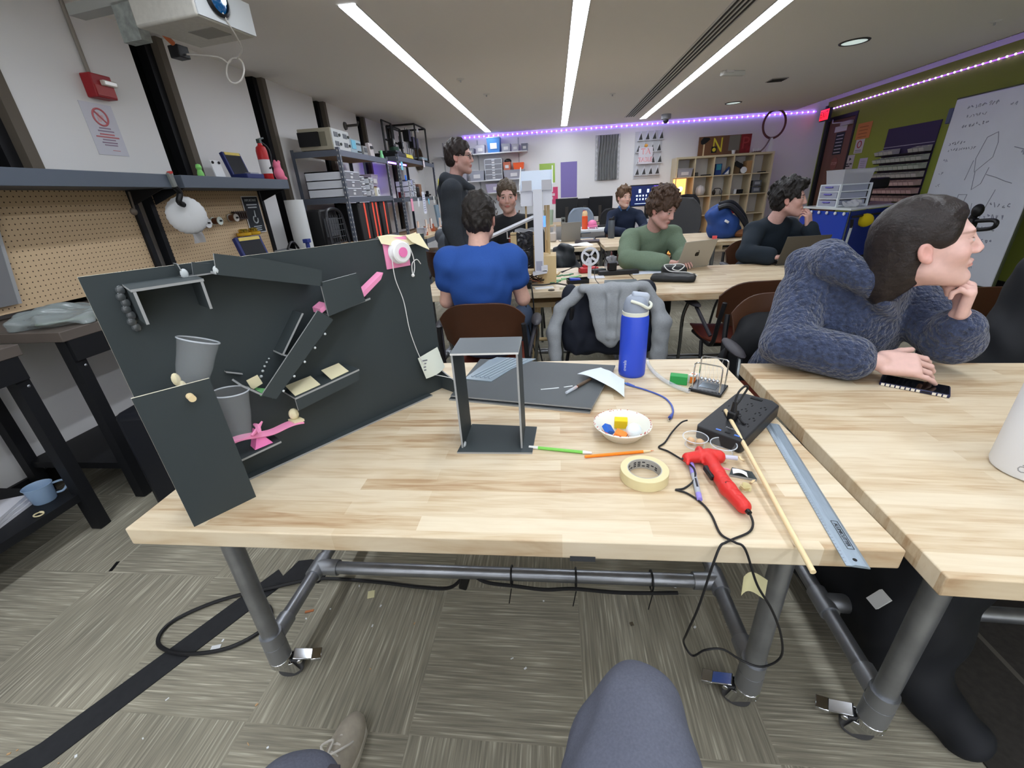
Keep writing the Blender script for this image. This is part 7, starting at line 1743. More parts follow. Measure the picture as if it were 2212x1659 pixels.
MB(RN.to_4x4()).box((0,0.23,0.012),(0.98,0.008,0.004)).build('pale_line',M('line_pale',(170,168,176),0.6),t)
rr=random.Random(6)
tones=[(176,176,168),(178,182,172),(176,184,170),(182,178,172),(196,168,164),(196,164,160),(190,164,158)]
fi=None
rownames=['top','second','third','fourth','fifth','sixth','lowest']
ordn=['first','second','third','fourth','fifth','sixth','seventh','eighth','ninth','tenth']
for r in range(7):
 z=1.61-0.108*r
 q=thing('bin_rail','%s dark rail of the wall parts bins, seven rails in all'%rownames[r],'rail',(XR-0.013,7.62,z-0.045),group='rails of the wall parts bins')
 MB(RN.to_4x4()).box((0,0,0.045),(1.0,0.012,0.09)).build('rail',BLACKF,q)
 mat=M('bin_%d'%r,tones[r],0.45)
 for k in range(10):
  if r==0 and 3<k<7:continue
  y=7.62+0.45-0.1*k
  lab='%s bin from the door side, %s row of the wall parts bins'%(ordn[k],rownames[r])
  q=thing('parts_bin',lab,'bin',(XR-0.013,y,z-0.038),group='small clear bins on the green wall')
  b=MB();a=0.045
  b.add([(-0.012,-a,0),(-0.105,-a,0.0),(-0.105,a,0.0),(-0.012,a,0),(-0.012,-a,0.075),(-0.125,-a,0.045),(-0.125,a,0.045),(-0.012,a,0.075)],[(0,3,2,1),(0,1,5,4),(1,2,6,5),(2,3,7,6),(3,0,4,7)])
  b.build('tray',mat,q)
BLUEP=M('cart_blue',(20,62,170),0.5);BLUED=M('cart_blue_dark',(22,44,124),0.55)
t=thing('project_cart','white-topped cart with bright blue side panels at the green wall','cart',(4.1,6.9,0))
b=MB();b.prism([(-0.32,-0.69,0.905),(0.66,-0.06,0.905),(0.66,0.55,0.905),(-0.39,0.40,0.905)],(0,0,0.025));b.build('top',M('cart_top',(214,220,218),0.45),t,bevel=0.004)
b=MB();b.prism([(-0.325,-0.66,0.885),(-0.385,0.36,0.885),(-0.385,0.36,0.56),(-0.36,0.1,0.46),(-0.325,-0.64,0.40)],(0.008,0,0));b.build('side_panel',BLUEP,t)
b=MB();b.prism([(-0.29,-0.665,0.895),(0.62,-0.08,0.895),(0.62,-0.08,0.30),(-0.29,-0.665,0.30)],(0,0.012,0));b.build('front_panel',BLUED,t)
b=MB();b.tube([(-0.27,-0.675,0.83),(0.6,-0.115,0.83)],0.014,6);b.build('black_rail',BLACK,t)
for k in range(5):MB().lathe([(0.02,0),(0.022,0.012),(0.012,0.02),(0,0.02)],(-0.335-0.012*k,-0.6+0.17*k,0.865),Matrix.Rotation(-math.pi/2,3,'Y'),12).build('white_hook',WHITEP,t)
for(x,y)in((-0.28,-0.60),(0.6,-0.05),(0.6,0.45),(-0.33,0.34)):
 g=MB().tube([(x,y,0.1),(x,y,0.9)],0.022,4).build('leg',M('cart_leg',(150,156,160),0.4,0.3),t)
 MB().cyl((x-0.014,y,0.05),(x+0.014,y,0.05),0.05,n=16).build('caster',BLACK,g)
MB().tube([(-0.29,-0.70,0.42),(-0.27,-0.70,0.72)],0.018,4).build('grey_post',M('cart_post',(176,182,184),0.4,0.3),t)
MB().tube([(-0.27,-0.70,0.70),(-0.285,-0.70,0.8)],0.02,6).build('post_joint',BLACK,t)
t=thing('yellow_sponge','bright yellow foam lump hooked on the dark side of the blue cart','foam',(4.08,6.36,0.74))
MB().sphere((0,0,0.03),(0.1,0.06,0.085),nu=12,nv=8).build('foam',M('foam_yellow',(216,192,20),0.8),t)
ZC2=0.9305
q=thing('drawer_unit','white drawer unit with lilac handles on the blue cart','drawers',(3.98,6.80,ZC2),0.1)
b=MB();b.bx(-0.2,0.2,-0.2,-0.19,0,0.03)
for z in(0.0,0.10,0.19,0.275):b.bx(-0.2,0.22,-0.2,0.2,z,z+0.014)
for x in(-0.19,0.21):
 for y in(-0.19,0.19):b.bx(x-0.012,x+0.012,y-0.012,y+0.012,0,0.28)
b.build('frame',M('frame_bright',(222,230,234),0.4),q)
for k,z in enumerate((0.016,0.116,0.206)):
 g=MB().bx(-0.205,0.19,-0.17,0.17,z,z+0.07).build('drawer',M('drawer_mist',(176,182,200),0.4,alpha=0.85),q)
 MB().bx(-0.222,-0.206,-0.07,0.07,z+0.04,z+0.055).build('handle',M('handle_lilac',(110,104,190),0.4),g)
tub('clear box of tangled parts on top of the lilac-handled drawer unit',(4.0,6.80,ZC2+0.2895),(0.40,0.36,0.17),M('box_mist',(196,198,204),0.3,alpha=0.7),lab=False,fill=M('fill_tangle',(150,150,152),0.7,noise=(30,0.35)),rz=0.1)
q=thing('black_machine','black device between the drawer unit and the wall bins','machine',(4.38,6.95,ZC2))
MB().box((0,0,0.10),(0.07,0.1,0.2)).build('stem',BLACK,q);MB().box((0.06,0,0.27),(0.26,0.24,0.14)).build('head',BLACK,q,bevel=0.025)
q=thing('clear_bag','crumpled clear bag in front of the lilac-handled drawer unit','bag',(3.95,6.50,ZC2))
fd=Field((3.8,6.42,ZC2-0.01),(4.12,6.62,ZC2+0.14),0.008);fd.ell((3.96,6.52,ZC2+0.04),(0.12,0.06,0.055)).wave(0.012,45,7).plane((0,0,ZC2+0.0005),(0,0,-1));field_obj(fd,'film',M('bag_mist',(206,208,214),0.2,spec=0.7,alpha=0.6),q)
q=thing('folder','mauve folder leaning at the wall end of the blue cart','folder',(4.48,7.0,ZC2),0.35)
MB().box((0.03,0,0.012),(0.4,0.26,0.024)).build('folder',M('folder_mauve',(150,126,134),0.6),q)
t=thing('whiteboard','tall rolling whiteboard covered in faint sketches at the right edge','whiteboard',(4.7,5.68,0.0))
WBM=M('whiteboard_surface',(206,210,220),0.25,spec=0.4,noise=(2,0.05))
MB(RN.to_4x4()).box((0,1.09,0),(1.26,1.94,0.022)).build('surface',WBM,t,bevel=0.012)
b=MB(RN.to_4x4());b.box((0,1.09,-0.014),(1.29,1.97,0.02));b.build('edge_frame',M('wb_edge',(66,72,48),0.5),t)
MB(RN.to_4x4()).box((-0.655,1.90,0.0),(0.06,0.16,0.05)).build('clip',M('clip_slate',(74,82,110),0.5),t,bevel=0.01)
for s_ in(-1,1):
 MB(RN.to_4x4()).box((0.5*s_,0.1,-0.03),(0.04,0.2,0.04)).box((0.5*s_,0.06,-0.02),(0.05,0.04,0.5)).build('stand_foot',BLACK,t)
 for d in(-0.2,0.2):MB(RN.to_4x4()).cyl((0.5*s_-0.015,0.03,d-0.02),(0.5*s_+0.015,0.03,d-0.02),0.03,n=12).build('caster',BLACK,t)
ZW=0.0125
INKW=M('marker_faint',(150,152,166),0.6);INKW2=M('marker_dark',(134,136,150),0.6);INKV=M('marker_violet',(100,96,168),0.6)
def scribble(x,y,n,size,seed,mat,name='writing'):
 r_=random.Random(seed);b=MB(RN.to_4x4())
 for k in range(n):
  xx=x+k*size*0.95
  p=[(xx+r_.uniform(-0.3,0.4)*size,y+r_.uniform(-0.45,0.45)*size,ZW)for _ in range(4)]
  b.tube(smooth_path(p,3),size*0.055+0.0012,4)
 return b.build(name,mat,t)
rows=[(-0.42,1.95,9,0.045,INKW),(-0.40,1.86,7,0.04,INKW),(-0.42,1.77,8,0.045,INKW),(0.1,1.90,2,0.05,INKW),(-0.52,1.60,6,0.04,INKW2),(-0.50,1.53,11,0.035,INKW2),(-0.53,1.42,2,0.04,INKW),(-0.53,1.28,2,0.04,INKW),(-0.53,1.15,2,0.04,INKW),(-0.53,1.02,2,0.04,INKW),(-0.56,0.84,6,0.04,INKV),(-0.56,0.78,4,0.035,INKW),(-0.12,0.86,8,0.04,INKW2),(0.27,0.95,5,0.055,INKW2),(0.25,0.83,5,0.055,INKW2),(0.22,0.71,5,0.05,INKW2),(0.2,0.59,6,0.05,INKW2),(0.18,0.48,5,0.05,INKW),(-0.05,0.30,9,0.05,INKW),(0.36,1.93,4,0.06,INKV),(0.33,1.82,4,0.06,INKV),(0.38,1.58,4,0.06,INKW),(0.40,1.44,3,0.06,INKW)]
for i,(x,y,n_,s_,m_)in enumerate(rows):scribble(x,y,n_,s_,40+i,m_)
def stroke(P,mat=INKW2,r=0.0035):MB(RN.to_4x4()).tube([(p[0],p[1],ZW)for p in P],r,4).build('sketch_line',mat,t)
for P in([(-0.05,1.62),(0.06,1.66),(0.1,1.56),(0.1,1.42),(-0.06,1.28),(-0.1,1.42),(-0.05,1.62)],[(-0.05,1.28),(-0.02,1.10),(0.07,1.16),(0.1,1.32)],[(0.1,1.25),(0.22,1.22),(0.34,1.18),(0.42,1.16)],[(-0.12,1.4),(-0.15,1.2)],[(-0.16,1.05),(-0.05,1.05),(-0.07,0.93),(-0.17,0.93),(-0.16,1.05)],[(0.05,0.82),(0.2,0.8),(0.27,1.1)],[(-0.2,0.86),(-0.02,0.80)],[(0.3,1.5),(0.48,1.45)],[(0.0,0.95),(0.03,0.80)],[(0.05,0.96),(0.08,0.80)]):stroke(P)
t=thing('hand_press','grey standing press with a black knob and loop handle by the whiteboard','press',(3.98,4.72,0.0))
MB().tube([(0.0,0,0.03),(0.0,0,0.80)],0.045,4).build('column',M('press_grey',(150,164,172),0.45),t,bevel=0.006)
MB().box((0,0,0.015),(0.3,0.3,0.03)).build('base',M('press_grey',(150,164,172)),t,bevel=0.005)
MB().box((0,-0.0,0.83),(0.07,0.09,0.12)).build('head',BLACK,t,bevel=0.012)
MB().tube([(0.0,0.0,0.86),(0.0,-0.02,0.93)],[0.026,0.03],10).sphere((0.0,-0.03,0.955),(0.045,0.045,0.06),nu=14,nv=10).build('knob',BLACK,t)
MB().tube(smooth_path([(0.0,-0.03,0.86),(0.0,-0.22,0.88),(0.0,-0.26,0.85),(0.0,-0.22,0.81),(0.0,-0.03,0.78)],5),0.018,8).build('loop_handle',BLACK,t)
V3=lambda*a:np.array(a if len(a)>1 else a[0],float)
def unit(v):v=V3(v);return v/np.linalg.norm(v)
def frame(f,up):
 f=unit(f);r=unit(np.cross(f,V3(up)));return np.stack([r,f,np.cross(r,f)],1)
SKIN=M('skin',(200,150,130),0.5,spec=0.35,attr=True,noise=(60,0.05))
def head_sdf(F,C,R,s,fem=False):
 L=lambda x,y,z:V3(C)+R@(V3(x,y,z)*s)
 e=lambda p,r,k=0.02,op='u',Q=None:F.ell(L(*p),V3(r)*s,R if Q is None else R@Q,k*s,op)
 c=lambda a,b,ra,rb=None,k=0.015,op='u':F.cap(L(*a),L(*b),ra*s,None if rb is None else rb*s,k*s,op)
 e((0,-0.012,0.035),(0.074,0.094,0.085));e((0,0.030,-0.035),(0.060,0.062,0.080),0.03)
 j=0.049 if fem else 0.054
 for x in(-1,1):
  c((x*j,0.0,-0.062),(x*0.014,0.072,-0.103),0.019,0.016,0.03)
  e((x*0.040,0.060,-0.028),(0.024,0.022,0.022),0.025)
 e((0,0.078,-0.100),(0.020,0.016,0.016),0.015)
 c((-0.036,0.080,0.022),(0.036,0.080,0.022),0.011,None,0.02)
 for x in(-1,1):e((x*0.031,0.101,-0.001),(0.019,0.018,0.013),0.010,'s')
 for x in(-1,1):e((x*0.031,0.0795,0.0),(0.0135,0.0125,0.0115),0.004)
 c((0,0.090,0.012),(0,0.108,-0.029),0.0072,0.0098,0.014)
 for x in(-1,1):e((x*0.0105,0.101,-0.034),(0.0078,0.010,0.007),0.006)
 c((-0.017,0.089,-0.0605),(0.017,0.089,-0.0605),0.0062,None,0.008);e((0,0.094,-0.0585),(0.014,0.007,0.005),0.006);e((0,0.092,-0.070),(0.016,0.007,0.0058),0.006)
 c((-0.021,0.0955,-0.0645),(0.021,0.0955,-0.0645),0.0016,None,0.002,'s')
 for x in(-1,1):
  Q=np.array(Euler((0.15,0,x*0.35)).to_matrix())
  e((x*0.077,-0.008,-0.010),(0.008,0.0165,0.027),0.008,'u',Q);e((x*0.083,-0.004,-0.008),(0.0055,0.009,0.016),0.003,'s',Q);e((x*0.076,0.0,-0.031),(0.006,0.008,0.009),0.006)
def skin_cols(C,R,s,base,lip=(186,112,108),brow=(70,50,40),stub=0.0):
 base,lip,brow=V3(lin(base)[:3]),V3(lin(lip)[:3]),V3(lin(brow)[:3])
 def fn(V):
  q=((V-V3(C))@R)/s;x,y,z=np.abs(q[:,0]),q[:,1],q[:,2]
  c=np.tile(base,(len(V),1))
  def mix(w,col):w=np.clip(w,0,1)[:,None];c[:]=c*(1-w)+V3(col)*w
  mix(0.45*np.exp(-(((x-0.045)/0.022)**2+((y-0.07)/0.03)**2+((z+0.03)/0.022)**2)),base*V3(1.03,0.78,0.77))
  mix(0.5*np.exp(-((x/0.014)**2+((y-0.115)/0.012)**2+((z+0.03)/0.014)**2)),base*V3(1.03,0.78,0.76))
  mix(0.6*((x>0.068)&(y>-0.04)&(y<0.02)&(z<0.03)&(z>-0.05)),base*V3(1.0,0.72,0.70))
  if stub:mix(stub*np.clip((-0.038-z)/0.02,0,1)*(y>0.0)*(z>-0.14),brow*1.6)
  mix(1.3*(1-((x/0.024)**2+((z+0.0645)/0.011)**2))*(y>0.075)*(np.abs(z+0.0645)<0.012),lip)
  mix(1.6-1.6*(((x-0.033)/0.021)**2+((z-0.0235+0.12*(x-0.033))/0.0055)**2),brow)if True else None
  ey=(y>0.07);r2=((x-0.031)/0.0125)**2+(z/0.0052)**2
  mix(3*(1-r2)*ey,V3(0.55,0.52,0.5));mix(4*(1-((x-0.031)/0.0055)**2-(z/0.0058)**2)*ey,V3(0.03,0.022,0.02))
  mix(2*(1-((x-0.031)/0.015)**2-((z-0.006)/0.0024)**2)*ey,brow*0.6)
  return c
 return fn
def hair_sdf(F,C,R,s,kind):
 L=lambda x,y,z:V3(C)+R@(V3(x,y,z)*s)
 e=lambda p,r,k=0.02,op='u':F.ell(L(*p),V3(r)*s,R,k*s,op)
 if kind=='long':
  e((0,-0.014,0.038),(0.083,0.106,0.094));e((0,-0.055,-0.035),(0.074,0.070,0.095),0.03);e((0,-0.085,-0.09),(0.05,0.045,0.07),0.03)
  e((0,0.118,-0.035),(0.10,0.082,0.118),0.008,'s')
  for x in(-1,1):e((x*0.088,0.008,-0.028),(0.030,0.030,0.040),0.012,'s');e((x*0.07,0.05,-0.07),(0.05,0.062,0.062),0.01,'s')
  e((0,0.03,-0.17),(0.1,0.09,0.075),0.01,'s')
 else:
  t={'short':0.012,'curly':0.034,'wavy':0.022,'crop':0.008}[kind]
  e((0,-0.014,0.040),(0.077+t*0.7,0.098+t*0.8,0.086+t));e((0,-0.045,-0.015),(0.070+0.5*t,0.064+0.5*t,0.07),0.02)
  if kind=='wavy':e((0,0.06,0.108),(0.06,0.048,0.026),0.02)
  rs=np.random.RandomState(len(kind))
  if kind in('curly','wavy'):
   for _ in range(170 if kind=='curly' else 70):
    d=rs.randn(3);d/=np.linalg.norm(d)
    if d[2]<-0.35 or(d[1]>0.45 and d[2]<0.45):continue
    p=V3(0,-0.012,0.042)+d*V3(0.077+t*0.8,0.098+t*0.8,0.088+t)
    F.ell(L(*p),V3(1,1,1)*s*rs.uniform(0.010,0.018),None,0.006)
  e((0,0.112,-0.045),(0.085,0.078,0.118-(0.012 if kind=='curly' else 0)),0.008,'s')
  for x in(-1,1):e((x*0.088,0.0,-0.03),(0.032,0.026,0.040),0.008,'s');e((x*0.075,0.05,-0.06),(0.05,0.055,0.07),0.008,'s')
  e((0,-0.03,-0.155),(0.12,0.14,0.082),0.012,'s')
def hand_sdf(F,w_,d,n,side=1,s=1.0,curl=(0.2,0.22,0.25,0.28),thumb=(0.6,0.75,-0.15),k=0.004):
 """w_ wrist, d finger direction, n back-of-hand normal; side=+1 puts the thumb along d x n"""
 w_,d,n=V3(w_),unit(d),V3(n);n=unit(n-d*(n@d));l=np.cross(d,n)*side
 R=np.stack([l,d,n],1)
 F.rbox(w_+d*0.048*s,V3(0.038,0.048,0.014)*s,0.013*s,R,0.01);F.ell(w_+d*0.035*s+l*0.026*s-n*0.006*s,V3(0.018,0.03,0.016)*s,R,0.012)
 for i,(ln,rd)in enumerate(((0.074,0.0084),(0.082,0.0088),(0.076,0.0084),(0.060,0.0075))):
  p=w_+(d*(0.092-0.006*abs(i-1))+l*(0.031-0.0212*i))*s;a=0.0
  for q,fr in enumerate((0.45,0.31,0.24)):
   a+=curl[i]*(0.9,1.15,0.8)[q];di=d*math.cos(a)-n*math.sin(a)+l*(0.09-0.07*i)
   p2=p+di*ln*fr*s;F.cap(p,p2,rd*s*(1-0.07*q),rd*s*(0.95-0.09*q),k);p=p2
 td=unit(d*thumb[0]+l*thumb[1]+n*thumb[2]);p=w_+(d*0.03+l*0.03-n*0.004)*s
 p2=p+td*0.042*s;F.cap(p,p2,0.0125*s,0.0105*s,0.008);td2=unit(td+d*0.5);F.cap(p2,p2+td2*0.032*s,0.0105*s,0.008*s,k)
def lerp(a,b,t):return V3(a)*(1-t)+V3(b)*t
def person(label,P,h=0.006):
 t=thing('person',label,'person',P['loc'])
 C,R,s=V3(P['C']),frame(P['f'],P.get('up',(0,0,1))),P.get('s',1.0)
 J={k:V3(v)for k,v in P.items()if k in('pel','chs','nk','sL','sR','eL','eR','wL','wR','hL','hR','kL','kR','aL','aR')}
 lat=unit(J['sR']-J['sL']);upv=unit(J['nk']-J['pel']);fr=unit(np.cross(upv,lat))
 RT=np.stack([lat,np.cross(upv,lat),upv],1);RT[:,0]=unit(np.cross(RT[:,1],upv))
 def torso(F,o,k=0.04,bulk=1.0):
  F.ell(J['chs'],(V3(0.155,0.105,0.17)*bulk+o),RT,k);F.cap(lerp(J['chs'],J['pel'],0.25),lerp(J['chs'],J['pel'],0.85),(0.118*bulk+o),(0.125*bulk+o),k,sq=(fr,0.85))
  F.ell(J['pel'],V3(0.165,0.12,0.10)+o,RT,k)
  for q in('sL','sR'):F.cap(J['nk']-upv*0.03,J[q],0.048+o,0.056+o,k)
 def arm(F,q,o,t1=1.0,k=0.014):
  S,E,W=J['s'+q],J['e'+q],J['w'+q]
  if t1<=0.5:F.cap(S,lerp(S,E,t1*2),0.056+o,0.05+o,k)
  else:F.cap(S,E,0.056+o,0.043+o,k);F.cap(E,lerp(E,W,t1*2-1),0.043+o,0.030+o+(0.008 if o>0 else 0),k)
 pts=[J[k]for k in('chs','nk','sL','sR','eL','eR','wL','wR')]+[C]
 lo=np.min(pts,0)-0.21;hi=np.max(pts,0)+0.21
 F=Field(lo,hi,P.get('hb',h))
 head_sdf(F,C,R,s,P.get('fem',False))
 F.cap(C+R@V3(0,-0.025,-0.06)*s,J['nk'],0.052,0.058,0.03)
 F.ell(J['chs'],(0.145,0.095,0.16),RT,0.04)
 for q in('L','R'):
  F.cap(J['nk']-upv*0.03,J['s'+q],0.042,0.05,0.03);arm(F,q,-0.004)
  hd=P.get('hand'+q)
  if hd:hand_sdf(F,J['w'+q],*hd[:2],side=1 if q=='L' else-1,**(hd[2]if len(hd)>2 else{}))
 field_obj(F,'body',SKIN,t,skin_cols(C,R,s,P['skin'],brow=P.get('brow',P['haircol']),stub=P.get('stub',0.0),lip=P.get('lip',(176,106,102))))
 F=Field(C-0.19*s,C+0.19*s,P.get('hh',0.005));hair_sdf(F,C,R,s,P['hair'])
 if P['hair']=='long':F.wave(0.0012,90,3)
 else:F.wave(0.003 if P['hair']=='short' else 0.0045,150,3)
 field_obj(F,'hair',M('hair_%d_%d'%P['haircol'][:2],P['haircol'],0.55 if P['hair']!='long' else 0.42,spec=0.35,noise=(90,0.35)if P['hair']!='long' else(26,0.3,(1,1,5)),bump=(160,0.5,0.004)),t)
 o=P.get('o',0.014);F=Field(lo-0.05,hi+0.05,P.get('hs',h+0.001))
 torso(F,o,0.045,P.get('bulk',1.0))
 for q in('L','R'):arm(F,q,o+P.get('so',0.002),P.get('sleeve%s'%q,P.get('sleeve',0.94)),0.014)
 if P.get('hood'):P['hood'](F,J,C,R)
 F.wave(P.get('fold',0.0035),P.get('ff',26),5)
 F.ell(J['nk']+upv*0.055+fr*0.012,(0.072,0.074,0.06),RT,0.008,'s')
 F.cap(J['nk']+upv*0.0,C,0.057,0.057,0.006,'s')
 if 'cut' in P:F.plane(*P['cut'])
 top=field_obj(F,P['topname'],P['topmat'],t)
 if 'kL' in J:
  pl=[J[k]for k in('pel','hL','hR','kL','kR','aL','aR')]
  F=Field(np.min(pl,0)-0.2,np.max(pl,0)+0.2,0.012)
  F.ell(J['pel'],(0.172,0.128,0.11),RT,0.04)
  for q in('L','R'):F.cap(J['h'+q],J['k'+q],0.088,0.066,0.04);F.cap(J['k'+q],J['a'+q],0.064,0.05,0.03)
  F.wave(0.004,28,2);field_obj(F,'trousers',P['legmat'],t)
  for q in('L','R'):
   a=J['a'+q];d=V3(P.get('toe',fr*V3(1,1,0)));d=unit(d)
   MB().sphere((a[0]+d[0]*0.06,a[1]+d[1]*0.06,0.045),(0.05,0.125,0.045),Matrix.Rotation(math.atan2(-d[0],d[1]),3,'Z')).build('shoe',M('shoe_dark',(40,40,42),0.6),t,world=True)
 return t,C,R,top
def sit(P,pel,kn,an,wd=0.1,fw=None):
 """legs of a sitter: pelvis centre, knee centre, ankle centre"""
 pel,kn,an=V3(pel),V3(kn),V3(an);d=unit((kn-pel)*V3(1,1,0));l=V3(d[1],-d[0],0)
 P.update(pel=pel,hL=pel-l*0.09,hR=pel+l*0.09,kL=kn-l*wd,kR=kn+l*wd,aL=an-l*wd,aR=an+l*wd,toe=d);return P
JEAN=M('jeans_blue',(66,80,104),0.85,noise=(120,0.12));DARKT=M('trousers_dark',(30,32,38),0.85)
FLEECE=M('fleece_blue',(56,65,90),0.95,spec=0.15,noise=(70,0.45),bump=(70,1.0,0.02),sheen=0.3)
def whood(F,J,C,R):
 F.chain([(0.865,1.60,1.045),(0.90,1.50,1.075),(0.955,1.425,1.035),(1.015,1.40,0.965),(1.08,1.44,0.915)],[0.05,0.055,0.042,0.03,0.026],0.02)
 F.chain([(0.865,1.60,1.045),(0.97,1.66,1.06),(1.1,1.62,1.0),(1.16,1.53,0.955)],[0.05,0.06,0.05,0.035],0.02)
 F.ell((0.93,1.56,1.03),(0.07,0.07,0.055),None,0.03);F.ell((1.04,1.58,0.78),(0.18,0.13,0.17),None,0.03)
P=dict(loc=(1.06,1.78,0),C=(1.063,1.385,1.137),f=(0.86,-0.42,0.20),up=(-0.16,0.05,1),s=1.06,fem=True,nk=(1.03,1.475,1.0),chs=(1.02,1.60,0.83),sR=(0.875,1.565,0.965),sL=(1.185,1.61,0.955),eR=(0.775,1.445,0.828),wR=(0.985,1.305,0.803),eL=(1.245,1.385,0.834),wL=(1.20,1.347,0.932),handR=((0.94,-0.26,-0.02),(0.1,-0.6,0.8),dict(curl=(0.42,0.48,0.45,0.25),thumb=(0.75,0.55,-0.2),s=1.08)),handL=((-0.12,-0.15,1.0),(0.75,-0.55,0.1),dict(curl=(1.3,1.2,1.15,1.1),thumb=(0.55,0.3,-0.75),s=1.0)),skin=(214,176,166),haircol=(38,32,31),hair='long',brow=(150,112,98),hh=0.0032,hb=0.0026,hs=0.0055,o=0.028,so=0.006,bulk=1.08,hood=whood,fold=0.006,ff=20,topname='fleece_hoodie',topmat=FLEECE,legmat=DARKT,lip=(206,136,132),cut=((0,0,0.44),(0,0,-1)),sleeve=0.86,sleeveL=0.80)
sit(P,(1.06,1.86,0.58),(1.06,1.48,0.56),(1.06,1.5,0.09));
person('woman in a blue fleece hoodie resting her chin on her fist, looking right',P)
TBLUE=M('tshirt_blue',(44,80,152),0.8,spec=0.2,noise=(200,0.06))
P=dict(loc=(-0.41,2.36,0),C=(-0.405,2.40,1.225),f=(0.05,1,-0.15),s=1.03,nk=(-0.41,2.33,1.08),chs=(-0.41,2.31,0.90),sL=(-0.575,2.33,1.01),sR=(-0.245,2.33,1.01),eL=(-0.625,2.36,0.795),eR=(-0.185,2.36,0.795),wL=(-0.52,2.86,0.80),wR=(-0.27,2.86,0.80),handL=((0.35,0.9,-0.1),(0,0,1)),handR=((-0.35,0.9,-0.1),(0,0,1)),skin=(204,162,146),haircol=(36,31,28),hair='short',hh=0.004,hb=0.005,hs=0.006,sleeve=0.2,so=0.016,bulk=1.08,topname='tshirt',topmat=TBLUE,legmat=JEAN,fold=0.004,ff=30)
sit(P,(-0.41,2.36,0.555),(-0.40,2.82,0.58),(-0.40,2.8,0.09),0.17);person('man in a blue T-shirt seen from behind, seated at the second row table',P)
HOODC=M('hoodie_charcoal',(48,53,60),0.9,noise=(150,0.15))
def shood(F,J,C,R):
 F.chain([(-0.96,3.95,1.40),(-0.915,3.87,1.485),(-0.80,3.86,1.46),(-0.70,3.90,1.40)],[0.05,0.045,0.035,0.028],0.02);F.chain([(-0.96,3.95,1.40),(-0.93,4.04,1.47),(-0.80,4.06,1.45)],[0.05,0.045,0.03],0.02);F.ell((-0.965,3.96,1.36),(0.045,0.09,0.075),None,0.03)
P=dict(loc=(-0.86,3.96,0),C=(-0.795,3.95,1.645),f=(1,-0.10,-0.04),s=1.06,nk=(-0.845,3.95,1.475),chs=(-0.855,3.95,1.24),sL=(-0.86,4.13,1.39),sR=(-0.85,3.77,1.39),eL=(-0.89,4.17,1.11),eR=(-0.88,3.76,1.10),wL=(-0.83,4.15,0.86),wR=(-0.82,3.75,0.86),pel=(-0.85,3.95,0.95),hL=(-0.85,4.04,0.9),hR=(-0.85,3.86,0.9),kL=(-0.84,4.05,0.5),kR=(-0.83,3.85,0.5),aL=(-0.86,4.06,0.1),aR=(-0.85,3.84,0.1),toe=(1,0,0),handL=((0.2,0,-1),(0,1,0)),handR=((0.2,0,-1),(0,-1,0)),skin=(202,160,150),haircol=(42,34,32),hair='short',hb=0.0055,hs=0.008,hood=shood,o=0.024,so=0.01,bulk=1.1,topname='hoodie',topmat=HOODC,legmat=DARKT,stub=0.25)
t,C,R,_=person('standing man in a charcoal hoodie and glasses, in profile facing right',P)
RG=Matrix([[float(v)for v in r]for r in R])
b=MB(Matrix.Translation(Vector(C))@RG.to_4x4())
for x in(-1,1):
 b=MB(Matrix.Translation(Vector(C))@RG.to_4x4());b.tube([(x*0.034+0.024*math.cos(a*0.5236),0.105,0.0+0.019*math.sin(a*0.5236))for a in range(12)],0.0024,6,closed=True);b.tube([(x*0.058,0.104,0.008),(x*0.082,0.05,0.008),(x*0.083,-0.01,0.004)],0.0024,6);b.build('glasses',M('glasses_dark',(26,26,30),0.3),t,world=True)
TBLACK=M('tshirt_black',(27,28,32),0.85)
P=dict(loc=(-0.40,4.12,0),C=(-0.415,4.0,1.325),f=(0.10,-1,-0.16),s=1.04,nk=(-0.40,4.06,1.16),chs=(-0.39,4.08,0.97),sL=(-0.205,4.06,1.085),sR=(-0.575,4.06,1.085),eL=(-0.13,3.98,0.84),eR=(-0.62,3.96,0.85),wL=(-0.24,3.70,0.80),wR=(-0.52,3.66,0.80),handL=((-0.4,-0.9,-0.1),(0,0,1)),handR=((0.4,-0.9,-0.1),(0,0,1)),skin=(202,162,152),haircol=(78,66,54),hair='crop',hb=0.0045,hs=0.007,sleeve=0.45,so=0.012,topname='tshirt',topmat=TBLACK,legmat=DARKT,stub=0.28)
sit(P,(-0.40,4.14,0.56),(-0.40,3.72,0.58),(-0.4,3.75,0.09),0.15);t,C,R,top=person('man in a black printed T-shirt facing the camera behind the fan tower',P)
bx_=MB(RB.to_4x4());RT_=axes((1,0,0),(0,0.06,1))
text('lettering','LAD',0.085,M('print_white',(210,210,208),0.7),t,RT_,(-0.37,3.947,1.0),world=True,sx=0.8);text('lettering','H',0.085,M('print_white',(210,210,208)),t,RT_,(-0.36,3.943,0.90),world=True,sx=0.8)
MB().sphere((-0.37,3.95,0.965),(0.05,0.006,0.055),nu=9,nv=6).build('shirt_print',M('print_rust',(120,48,36),0.7),t,world=True)
SGREEN=M('sweater_green',(112,130,110),0.9,noise=(120,0.08))
